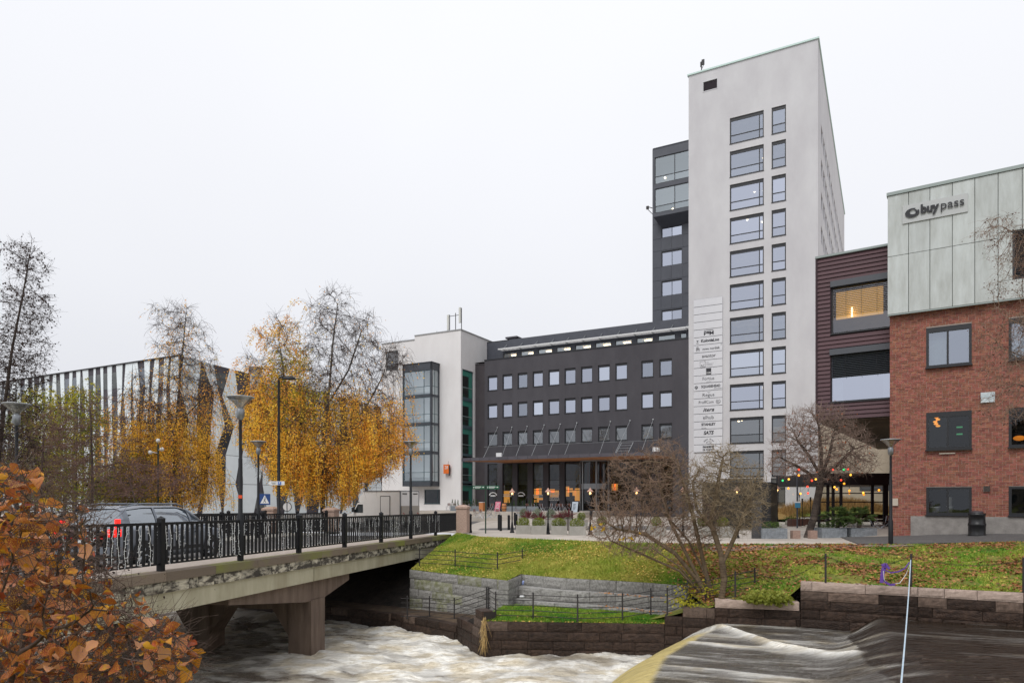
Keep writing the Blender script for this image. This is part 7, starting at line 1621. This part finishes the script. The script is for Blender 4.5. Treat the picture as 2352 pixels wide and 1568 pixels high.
CB = mat('pale_concrete_box', hx('#95928b'), hx('#a8a59e'), 2.5, .85, .2, 25, stretch=(1,1,.4)); BUSH = leafm('clipped_green_leaf', '#5c6b1c', '#86902e'); SILV = leafm('silver_grey_leaf', '#7d8570', '#a0a793'); DRAC = mat('dark_red_sword_leaf', hx('#5c2a2e'), hx('#7c4043'), 4, .6); HERB = leafm('mid_green_leaf', '#3c5a22', '#5f7a33')
def planter(px0, px1, pyb, h, lab, plant, grp, m=CB, z=-.05, deep=None, name='planter'):
    q = kp((px0+px1)/2, pyb, z) if z < .4 else tp((px0+px1)/2, 7.6); w = (px1-px0)/F*q.y; d = deep or w*.8; o = thing(name, lab, 'planter', (q.x, q.y, z), 0, grp); s = w/2; t = .05
    mb = MB(); mb.box(-s,s,0,t,0,h); mb.box(-s,s,d-t,d,0,h); mb.box(-s,-s+t,t,d-t,0,h); mb.box(s-t,s,t,d-t,0,h); mb.build('box', m, o); MB().box(-s+t,s-t,t,d-t,.02,h-.06).build('soil', EARTH, o)
    r = np.random.default_rng(int(px0)); 
    if plant in ('bush', 'ball', 'silver', 'herb'):
        n = {'bush': 1500, 'ball': 1300, 'silver': 1100, 'herb': 500}[plant]; u = r.normal(size=(n, 3)); u /= np.linalg.norm(u, axis=1)[:, None]; u *= (r.random((n, 1))**.25)
        sc_ = {'bush': (s*.95, d*.45, .3), 'ball': (.27, .27, .27), 'silver': (s*1.0, d*.5, .42), 'herb': (s*.85, d*.4, .2)}[plant]; u = u*np.array(sc_)+np.array([0, d/2, h+(.12 if plant != 'ball' else .2)]); u[:, 2] = np.maximum(u[:, 2], h-.05)
        cards('foliage', u, .05 if plant != 'silver' else .075, BUSH if plant in ('bush', 'ball') else SILV if plant == 'silver' else HERB, o, aspect=.5)
    return o, q, w, d
G1_ = 'pale concrete planters on the plaza'
planter(1184.5, 1218.6, 1225.5, .45, 'first pale concrete planter from the left with a clipped yellow green shrub', 'bush', G1_); planter(1220, 1254.5, 1226.5, .45, 'second concrete planter from the left, touching its neighbour, with a clipped shrub', 'bush', G1_)
planter(1266, 1302, 1227.5, .45, 'third concrete planter from the left, right of a lantern post', 'bush', G1_); planter(1308, 1345, 1228.5, .45, 'fourth concrete planter from the left, holding two small clipped shrubs', 'bush', G1_)
planter(1192, 1212, 1216, .75, 'concrete planter with silver grey shrub behind the first two planters', 'silver', G1_); planter(1222, 1246, 1216, .75, 'silver leaved planter behind the second planter', 'silver', G1_); planter(1253, 1278, 1216, .7, 'silver leaved planter behind the lantern post', 'silver', G1_); planter(1283, 1313, 1217, .65, 'rear silver leaved planter at the right end of the group', 'silver', G1_)
planter(1322, 1350, 1214, .55, 'rear concrete planter with a round clipped ball beside the third lantern', 'ball', G1_)
planter(1368, 1400, 1229, .5, 'concrete planter seen through the left tips of the arching shrub', 'ball', G1_); planter(1490, 1530, 1231, .5, 'concrete planter behind the middle of the arching shrub', 'ball', G1_); planter(1596, 1640, 1232, .5, 'concrete planter behind the small bare tree trunk', 'ball', G1_); planter(1645, 1683, 1234, .52, 'concrete planter with a ball shrub left of the flared lantern base', 'ball', G1_)
for px_, py_ in ((1212,1181),(1241,1184),(1287,1181),(1304,1179)):
    q = P(px_, py_+10, 40); o = thing('sword_leaf_plant', f'spiky dark red sword leaved plant, number {1} from' if False else {1212:'leftmost spiky dark red plant above the silver shrubs',1241:'second spiky dark red plant, the widest one',1287:'third spiky dark red plant above the silver shrubs',1304:'rightmost spiky dark red plant above the silver shrubs'}[px_], 'plant', tuple(q), 0, 'dark red sword leaved plants'); r = random.Random(px_)
    mb = MB(); 
    for k in range(46):
        a = r.uniform(0, 6.28); el = r.uniform(.15, 1.45); l = r.uniform(.45, .75); d = Vector((math.cos(a)*math.cos(el), math.sin(a)*math.cos(el), math.sin(el))); s = Vector((-math.sin(a), math.cos(a), 0))*.02; c = d*.1; mb.add([c-s, c+s, d*l*.6+s*1.2+Vector((0,0,.0)), d*l-Vector((0,0,.12*l)), d*l*.6-s*1.2], [(0,1,2,3,4)])
    mb.build('leaves', DRAC, o); MB().tube([(0,0,-.75),(0,0,.12)], .03, 5).build('stem', BARK, o)
BO = MB().lathe([(.075,0),(.075,.9),(.06,.93),(.001,.94)], 10).mesh('bollard', BLACK)
BOL = [(1145.5,1216,'front one of the pair of bollards right of the green signpost',-.05,.92),(1149.5,1218.5,'rear one of the pair of bollards right of the green signpost',-.05,.92),(1168.2,1216,'bollard just left of the leftmost lantern post',-.05,.88),(1182,1206,'bollard between the leftmost lantern and the first planter, left of a close pair',-.05,.9),(1185.5,1213,'bollard touching the left edge of the first planter',-.05,.9),(1267,1190,'distant bollard above the third planter',-.1,.7),(1313.5,1195,'distant bollard between the red plants and the third lantern',-.1,.9),(1358.5,1194,'bollard directly behind the third lantern post',-.1,.9)]
for x, y, lab, z, h in BOL: q = kp(x, y, z); o = link('bollard', BO, None, (q.x, q.y, z), None, (1, 1, h/.94)); tag(o, lab, 'bollard', 'black bollards on the plaza')
# green signpost
q = kp(1115, 1224, -.05); gs = thing('signpost', 'dark green post carrying two green direction boards', 'sign', (q.x, q.y, -.05)); GRNM = mat('sign_green', hx('#14573c'), None, rough=.4)
ht = P(1115, 1112, q.y).z+.05; MB().tube([(0,0,0),(0,0,ht)], .035, 8).build('post', mat('dark_green_post', hx('#1b3a2b'), None, rough=.5), gs)
zb_ = P(1115, 1122.5, q.y).z+.05; zt_ = P(1115, 1114.5, q.y).z+.05; k_ = q.y/F
for a, b in ((-30, -2), (2, 31)):
    d_ = MB().box(a*k_, b*k_, -.03, 0, zb_, zt_).build('direction_board', GRNM, gs); cx_ = (a+b)/2*k_
    MB().box(cx_-.22, cx_+.14, -.036, -.031, zt_-.085, zt_-.05).box(cx_-.2, cx_+.08, -.036, -.031, zb_+.04, zb_+.06).box(cx_+.2, cx_+.28, -.036, -.031, zt_-.11, zt_-.06).box(a*k_+.04, a*k_+.07, -.036, -.031, zb_+.05, zt_-.05).build('lettering', WHITE, d_)
# terrace furniture
BRS = mat('brown_wood_slat', hx('#5d3a30'), hx('#704a3d'), 4, .7); CHM = mat('pale_chair_metal', hx('#a9adb3'), None, rough=.45, metal=.3)
def chair_proto(label, lowm=CHM):
    o = thing('folding_chair', label, 'chair', (0, 0, 0), 0, 'folding bistro chairs on the terrace')
    for s in (-1, 1):
        MB().tube([(s*.2,-.22,0),(s*.2,.22,.46)], .02, 4).build('leg', lowm, o); MB().tube([(s*.18,.24,0),(s*.18,-.18,.46),(s*.18,-.24,.85)], .02, 4).build('leg', lowm, o)
    for k in range(4): MB().box(-.2,.2,-.18+k*.1,-.11+k*.1,.455,.475).build('seat_slat', BRS, o)
    for k in range(3): MB().box(-.2,.2,-.25,-.235,.58+k*.1,.65+k*.1).build('back_slat', BRS, o)
    return o
cp = chair_proto('folding chair with brown slats on the terrace at the white wall, leftmost of all')
def put(o, px, py, z, rz): q = kp(px, py, z); return (q.x, q.y, z)
q = tp(1029, 5.5); bpy.context.view_layer.update(); cp.location = (q.x, q.y, .5); cp.rotation_euler = (0, 0, 2.8)
CH = [(1041,'folding chair in front of the leftmost planter box'),(1064,'folding chair left of the green signpost foot, by the teal stair window'),(1081,'folding chair with crossed legs right beside the teal window'),(1096,'folding chair just left of the orange bin'),(1126,'folding chair between the orange bin and the pink board'),(1153,'folding chair right of the pink board beside the barrel'),(1213,'folding chair right of the leftmost lantern post on the terrace'),(1226,'second folding chair right of the leftmost lantern'),(1246,'folding chair left of the second lantern post'),(1262,'folding chair directly behind the second lantern post'),(1275,'folding chair right of the second lantern with a reddish seat'),(1289,'folding chair behind the third spiky plant'),(1304,'folding chair left of the white standing board')]
for i, (x, lab) in enumerate(CH): 
    q = tp(x, 6.2+.7*(i % 3)); dup(cp, (q.x, q.y, .5), random.uniform(0, 6), lab)
LC = [(1094,1189,'folding chair on the lower steps right of the granite pillar'),(1107,1190,'folding chair on the lower steps behind the green signpost'),(1122,1189,'chair on the lower steps right of the green signpost'),(1143,1188,'chair on the lower steps above the bollard pair'),(1190,1187,'chair on the steps right of the leftmost lantern'),(1201,1188,'chair on the steps above the silver shrubs')]
for x, y, lab in LC: q = kp(x, y, 0.0); dup(cp, (q.x, q.y, .0), random.uniform(0, 6), lab)
def table(px, py, z, lab):
    q = kp(px, py, z) if z < .4 else tp(px, 6.0); o = thing('bistro_table', lab, 'table', (q.x, q.y, z), random.random(), 'small bistro tables on the terrace'); MB().box(-.35,.35,-.3,.3,.72,.74).build('tabletop', BRS, o)
    for s in (-1, 1): MB().tube([(s*.25,-.25,0),(-s*.25,.25,.72)], .02, 4).build('leg', CHM, o)
for a in ((1036,1170,.5,'small table by the white wall left of the first conifer planter'),(1088,1170.5,.5,'small table left of the orange bin'),(1134,1170.5,.5,'small table between the orange bin and the pink board'),(1236,1170.5,.5,'small table left of the second lantern'),(1297,1170.5,.5,'small table behind the red spiky plants'),(1128,1189,0,'table on the lower steps right of the signpost'),(1194,1188,0,'table on the lower steps right of the leftmost lantern')): table(*a)
GC = 'grey metal planters with small conifers on the terrace'; MG = mat('grey_blue_metal_box', hx('#6f757b'), hx('#7f858b'), 1.5, .6); CON = leafm('conifer_green', '#2c4420', '#46602c')
for i, (a, b, lab) in enumerate(((1034,1055,'leftmost grey planter of small conifers, before the white wall'),(1061,1082,'grey planter of small conifers under the teal window'),(1083,1103,'grey planter of small conifers left of the orange bin'),(1162,1184,'grey planter of small conifers behind the leftmost lantern'),(1185,1208,'grey planter of small conifers right of the leftmost lantern'),(1210,1236,'rightmost grey planter of small conifers on the terrace'))):
    o, q, w, d = planter(a, b, 1168.5, .55, lab, None, GC, MG, .5, .6); r = np.random.default_rng(i)
    for k in range(3):
        x = (-1+k)*w*.3; n = 260; t = r.random(n)**.7; an = r.random(n)*6.28; rr = .19*(1-t)*r.random(n)**.4; p = np.stack([x+rr*np.cos(an), d/2+rr*np.sin(an), .5+t*(.75+.15*r.random())], 1); cards('conifer', p, .07, CON, o, aspect=.4, updir=(0,0,1))
def tprop(name, lab, cat, px, py, z=.5): q = tp(px, 7.9); return thing(name, lab, cat, (q.x, q.y, z), K.a)
WD = mat('orange_wood', hx('#a86a3c'), hx('#b97a48'), 3, .6, stretch=(6,1,1))
o = tprop('wooden_bin', 'square orange brown wooden bin with a white rim on the terrace', 'bin', 1107, 1170.5); MB().box(-.26,.26,-.26,.26,0,.95).build('body', WD, o); MB().box(-.28,.28,-.28,.28,.951,1.0).build('rim', WHITE, o)
o = tprop('wooden_barrel', 'small orange brown wooden barrel beside the pink board', 'barrel', 1157.5, 1170.5); MB().lathe([(.001,0),(.2,0),(.25,.2),(.27,.42),(.25,.64),(.2,.84),(.001,.84)], 14).build('staves', WD, o, True); mb = MB(); mb.lathe([(.262,.24),(.264,.29)], 14); mb.lathe([(.264,.56),(.262,.61)], 14); mb.build('hoop', IRON, o)
def aboard(o, m, w=.32, h=1.05): 
    MB().hexa([(-w,-.3,0),(w,-.3,0),(w,-.27,0),(-w,-.27,0),(-w,-.02,h),(w,-.02,h),(w,.01,h),(-w,.01,h)]).build('front_board', m, o); MB().hexa([(-w,.27,0),(w,.27,0),(w,.3,0),(-w,.3,0),(-w,.0,h),(w,.0,h),(w,.02,h),(-w,.02,h)]).build('rear_board', TRIM, o)
PK = mat('pink_board', hx('#c06a7e'), None, rough=.5); o = tprop('advertising_board', 'pink folding advertising board with white print standing on the terrace', 'sign', 1144, 1170.5); aboard(o, PK)
mb = MB()
for k, (w, z) in enumerate(((.2,.85),(.14,.75),(.2,.35),(.18,.28))): y = -.3+.28*z/1.05-.012; mb.box(-w, w, y-.003, y, z, z+.035)
ringz = [(.5, .1)]
for k in range(14): a0 = 6.283*k/14; a1 = 6.283*(k+1)/14; y = -.3+.28*.55/1.05-.016; mb.quad((.17*math.cos(a0),y,.56+.13*math.sin(a0)), (.14*math.cos(a0),y,.56+.1*math.sin(a0)), (.14*math.cos(a1),y,.56+.1*math.sin(a1)), (.17*math.cos(a1),y,.56+.13*math.sin(a1)))
mb.build('print', WHITE, o)
o = tprop('menu_board', 'white grey folding menu board left of the revolving door', 'sign', 1321, 1170.5); aboard(o, mat('board_pale_blue', hx('#a7b1bb'), None)); mb = MB()
for k in range(5): z = .25+k*.13; y = -.3+.28*z/1.05-.012; mb.box(-.2, .05+.04*(k % 3), y-.003, y, z, z+.05)
mb.build('print', mat('slate_print', hx('#4d5560'), None), o)
# corten box and dark container on the right part of the plaza
q = kp(1712, 1213, -.05); o = thing('black_cabin', 'large black boarded cabin between the bare shrub and the lantern row', 'cabin', (q.x, q.y, -.05), R(-28)); MB().box(-2.6,1.5,-.2,2.8,0,2.85).build('wall', BLK2, o)
bb2 = MB().box(0,.28,-.24,-.2,0,2.84).mesh('board', BLK2)
for k in range(14): link('board', bb2, o, (-2.6+.29*k, -.005, 0))
q = kp(1738.5, 1236, -.05); w = 21/F*q.y; o = thing('stone_slab', 'tall dark grey stone slab standing upright left of the granite planter', 'monument', (q.x, q.y, -.05)); MB().box(-w/2,w/2,0,.16,0,1.72).build('slab', mat('dark_stone_slab', hx('#3b3a3c'), hx('#4a494b'), 2, .5), o)
GP2 = 'rough grey granite planters'; RGN = mat('rough_grey_granite', hx('#70757a'), hx('#8b9095'), 7, .85, .9, 12)
planter(1750, 1808, 1236.5, .47, 'rough grey granite planter with green plants beside the dark slab', 'herb', GP2, RGN); 
PALML = leafm('palm_frond_green', '#4a6330', '#6f8148')
def palm(o, x, y, z, seed):
    r = random.Random(seed); MB().tube([(x,y,z-.05),(x+.02,y,z+.2),(x,y,z+.42)], [.1,.09,.07], 7).build('palm_trunk', BARK, o); mb = MB()
    for k in range(24):
        a = r.uniform(0, 6.28); el = r.uniform(-.35, 1.1); ln = r.uniform(.35, .6); d = Vector((math.cos(a)*math.cos(el), math.sin(a)*math.cos(el), math.sin(el))); c0 = Vector((x,y,z+.42)); c = c0+d*ln; mb.tube([c0, c], .008, 3)
        s = Vector((-math.sin(a), math.cos(a), 0)); u = d.cross(s)
        for j in range(15):
            f = (j-7)/7*1.35; e_ = d*math.cos(f)+s*math.sin(f); l = r.uniform(.3, .42); w = u.cross(e_).normalized()*.0 + (d*math.sin(f)-s*math.cos(f))*.014; tip = c+e_*l-Vector((0,0,.10+.08*r.random())); mb.add([c-w, c+w, c+e_*l*.6+w, tip, c+e_*l*.6-w], [(0,1,2,3,4)])
    mb.build('fronds', PALML, o)
for a, b, xx, lab in ((1887,1944.6,.35,'granite planter with a fan palm, left of the two palm planters'),(1954,2014,0.0,'granite planter with a fan palm nearest to the brick building')):
    o, q, w, d = planter(a, b, 1235, .46, lab, 'herb' if a < 1900 else None, GP2, RGN); palm(o, xx, d/2, .42, int(a)); 
PKB = mat('pink_granite_block', hx('#8d7468'), hx('#a58b7e'), 12, .85, .4, 40)
for a, b, lab in ((1821,1838,'small pinkish granite block left of the leaning trunk'),(1861,1877,'small pinkish granite block right of the leaning trunk')): q = kp((a+b)/2, 1236.5, -.05); w = (b-a)/F*q.y/2; o = MB().box(-w,w,0,w*2,0,.37).build('granite_block', PKB, None, False, (q.x, q.y, -.05)); tag(o, lab, 'block', 'pinkish granite blocks')
q = kp(1830.5, 1215, -.05); o = thing('dark_pole', 'dark grey pole with a small blue and white notice in front of the tower', 'pole', (q.x, q.y, -.05)); MB().tube([(0,0,0),(0,0,3.6)], .05, 8).build('post', mat('dark_grey_pole', hx('#3e4148'), None, rough=.4), o)
zz = P(0, 1160, q.y).z+.05; MB().box(-.16,.16,-.08,-.05,zz-.14,zz+.16).build('notice', mat('notice_blue', hx('#3d7fa0'), None), o); MB().box(-.16,.16,-.085,-.05,zz+.161,zz+.24).build('notice_header', WHITE, o)
q = kp(1797, 1192, .0); o = thing('concrete_wall', 'short vertically ribbed concrete wall behind the rear lantern posts', 'wall', (q.x, q.y, -.1), R(-28)); MB().box(-1.3,1.2,0,.25,0,1.25).build('wall', CONC, o)
for k in range(12): MB().box(-1.28+k*.21,-1.2+k*.21,-.04,0,0,1.22).build('rib', CONC, o)
q = kp(1842, 1211, -.05); w = .75; o = thing('corten_planter', 'rusty brown steel planter with tall grasses and torches behind the leaning tree', 'planter', (q.x+.1, q.y, -.05)); MB().box(-.75,.75,0,.8,0,.55).build('box', mat('corten_steel', hx('#4a3029'), hx('#5d3d33'), 2, .8), o)
u = rng.normal(size=(900, 3))*np.array([.3,.2,.28])+np.array([.1,.4,.85]); cards('grasses', u, .14, leafm('ochre_grass', '#8a7d3a', '#a99a55'), o, aspect=.15, updir=(0,0,1.2))
for k, (x, z) in enumerate(((-.32,1.9),(-.12,1.55),(.4,1.65))): MB().tube([(x,-.05,0),(x,-.05,z)], .02, 5).lathe([(.025,z),(.06,z+.3),(.001,z+.3)], 8, (x,-.05,0)).build('torch', TRIM, o)
q = kp(1815, 1205, -.05); o = MB().lathe([(.001,0),(.4,0),(.34,.3),(.2,.36),(.001,.36)], 12).build('stone_bowl', STP_, None, True, (q.x, q.y, -.05)); tag(o, 'low grey stone mound with green plant left of the corten planter', 'stone')
u = rng.normal(size=(300, 3))*np.array([.25,.15,.1]); tag(cards('low_plant', u+np.array([q.x, q.y, .38]), .09, HERB), 'green low plant on the stone mound beside the corten planter', 'plant')
for x, y, lab in ((1844,1214,'left one of two small grey boulders beside the leaning trunk'),(1853,1211,'right one of two small grey boulders beside the leaning trunk')): q = kp(x, y, -.05); mb = MB(); mb.ball((0,0,.08), .16, 8, 6, sz=.7); tag(mb.build('boulder', STP_, None, True, (q.x, q.y, -.05)), lab, 'boulder', 'small grey boulders')
# glass pavilion
pv = thing('glass_pavilion', 'glazed pavilion with a flat black roof under the purple building', 'pavilion', (0, 0, 0)); Yf, Yb = 41.0, 47.5
x0, x1 = P(1878, 0, Yf).x, P(2043, 0, Yf).x; zr0, zr1 = P(0, 1113, Yf).z, P(0, 1086, Yf).z
MB().box(x0, x1+1.5, Yf, Yb, zr0, zr1).build('roof', BLK2, pv)
for px_ in (1880, 1900, 1912, 1930, 2002, 2032): x = P(px_, 0, Yf+.3).x; w = .07 if px_ < 2030 else .14; MB().box(x-w, x+w, Yf+.2, Yf+.32, -.05, zr0).build('post', BLK2, pv)
mb = MB(); 
for pz in (1132, 1152): z = P(0, pz, Yf+.25).z; mb.box(x0, x1, Yf+.23, Yf+.27, z-.03, z+.03)
mb.build('glazing_bar', BLK2, pv); mb = MB(); mb.quad((x0,Yf+.25,-.05),(x1,Yf+.25,-.05),(x1,Yf+.25,zr0),(x0,Yf+.25,zr0)); mb.build('pane', glass('pavilion_glass', (.8,.85,.85,1), (.88,.9,.88,1), .08), pv); MB().quad((x0,Yb-.2,-.05),(x1,Yb-.2,-.05),(x1,Yb-.2,zr0),(x0,Yb-.2,zr0)).build('pane', MATS['pavilion_glass'], pv)
for px_, py_ in ((1950,1132),(1983,1135)): q = P(px_, py_, 43); MB().ball((0,0,0), .07, 8, 6).build('bulb', cols_['o'], pv, True, tuple(q))
q = P(1960, 1170, 56); hm = MB(); hm.add([(q.x+a*.9-9, 56+b, max(-.1, 1.55*math.exp(-((a-10)/6.0)**2-((b-3)/3.5)**2))-.06) for a in range(0, 24) for b in range(0, 9)], [(i*9+j, (i+1)*9+j, (i+1)*9+j+1, i*9+j+1) for i in range(23) for j in range(8)]); mound = structure('grass_mound', hm, mat('mound_grass', hx('#6b7a2e'), hx('#8d6f3c'), .25, .95, .4, 20, contrast=(.45,.55)), True)
r_ = rng.random((9000, 2)); X_ = q.x-5+r_[:, 0]*12; Y_ = 56.5+r_[:, 1]*4; a_ = (X_-q.x+9)/.9; Z_ = np.maximum(-.1, 1.55*np.exp(-((a_-10)/6)**2-((Y_-59)/3.5)**2)); blades('ornamental_grass', np.stack([X_, Y_, Z_-.05], 1), .5, mat('tawny_grass', hx('#8a6a3c'), hx('#a98753'), 1, .9), 'tawny ornamental grass on the mound behind the pavilion')
for x, y, lab in ((2022,1225,'folding chair between the right palm planter and the saucer lamp'),(2029,1218,'folding chair behind the saucer lamp by the brick corner'),(1951,1222,'folding chair in the gap between the palm planters'),(1975,1208,'folding chair behind the right palm'),(1925,1210,'folding chair behind the left palm')):
    q = kp(x, y, -.05); dup(cp, (q.x, q.y, -.05), random.uniform(0, 6), lab, 'folding chairs beside the glass pavilion')
for x, y, lab in ((2004,1219,'small table between the right palm planter and the brick building'),(1962,1212,'small table behind the right palm planter'),(1899,1212,'small table behind the left palm planter')): table(x, y, -.05, lab)
# black rubbish drum at the brick wall
q = kp(2243, 1231, .05); q2 = P(2243, 1231, 28.5); o = thing('rubbish_bin', 'black ribbed waste drum standing against the grey plinth of the brick building', 'bin', (q2.x, q2.y, q2.z)); r0 = 17.5/F*28.5
MB().lathe([(.001,0),(r0*1.02,0),(r0*1.04,.06),(r0*.98,.1),(r0*.98,.42),(r0*1.03,.45),(r0*1.03,.52),(r0*.95,.55),(r0*.93,.84),(r0*.98,.86),(r0*.98,.95),(.001,.96)], 20).build('drum', mat('black_plastic', hx('#1a1a1c'), None, rough=.35), o, True); MB().lathe([(r0*.75,.96),(r0*.7,1.03),(.001,1.05)], 16).build('lid', mat('bin_lid', hx('#3b3538'), None, rough=.6), o, True)
# litter on the steps
q = P(1200, 1342, 26.7); tag(MB().tube([(0,0,0),(.03,0,.16)], .035, 8).build('drink_can', mat('can_blue', hx('#8f9fd0'), None, rough=.3), None, True, tuple(q)), 'small blue white drink can on the upper granite step', 'can')
q = P(1198, 1369, 25.9); tag(MB().ball((0,0,0), .1, 7, 5, sz=.6).build('plastic_bag', WHITE, None, True, tuple(q)), 'crumpled white bag on the middle granite step', 'bag')

# ---------------- buildings across the river, behind the camera, seen only in the glass ----------------
ob = thing('opposite_building', 'brick and render block across the street, mirrored in the lower windows', 'building', (-8, -52, 0), R(12))
MB().box(-30, 22, -10, 0, -1, 13).build('wall', mat('opposite_render', hx('#8a8078'), hx('#9c9188'), .4, .9), ob); MB().box(-31, 23, -11, .6, 13.001, 13.8).build('roof', TRIM, ob)
wmm = MB().box(0, 1.6, 0, .12, 0, 1.9).mesh('window', mat('pale_opposite_window', hx('#3c444a'), None, rough=.1))
for a in range(15):
    for b in range(4): link('window', wmm, ob, (-28+a*3.3, 0, .8+b*3.1))

hv = [(x, 330+60*j+.02*abs(x), (-1 if j == 0 else 9*j+7*float(fbm(np.array(x/90.+20), np.array(j*.7), 3, 4)))) for x in range(-700, 701, 20) for j in range(4)]
structure('hills', MB().add(hv, [(i*4+j, (i+1)*4+j, (i+1)*4+j+1, i*4+j+1) for i in range(70) for j in range(3)]), mat('wooded_hill', hx('#4a4a38'), hx('#6b6248'), .05, .95, .8, .4), True)
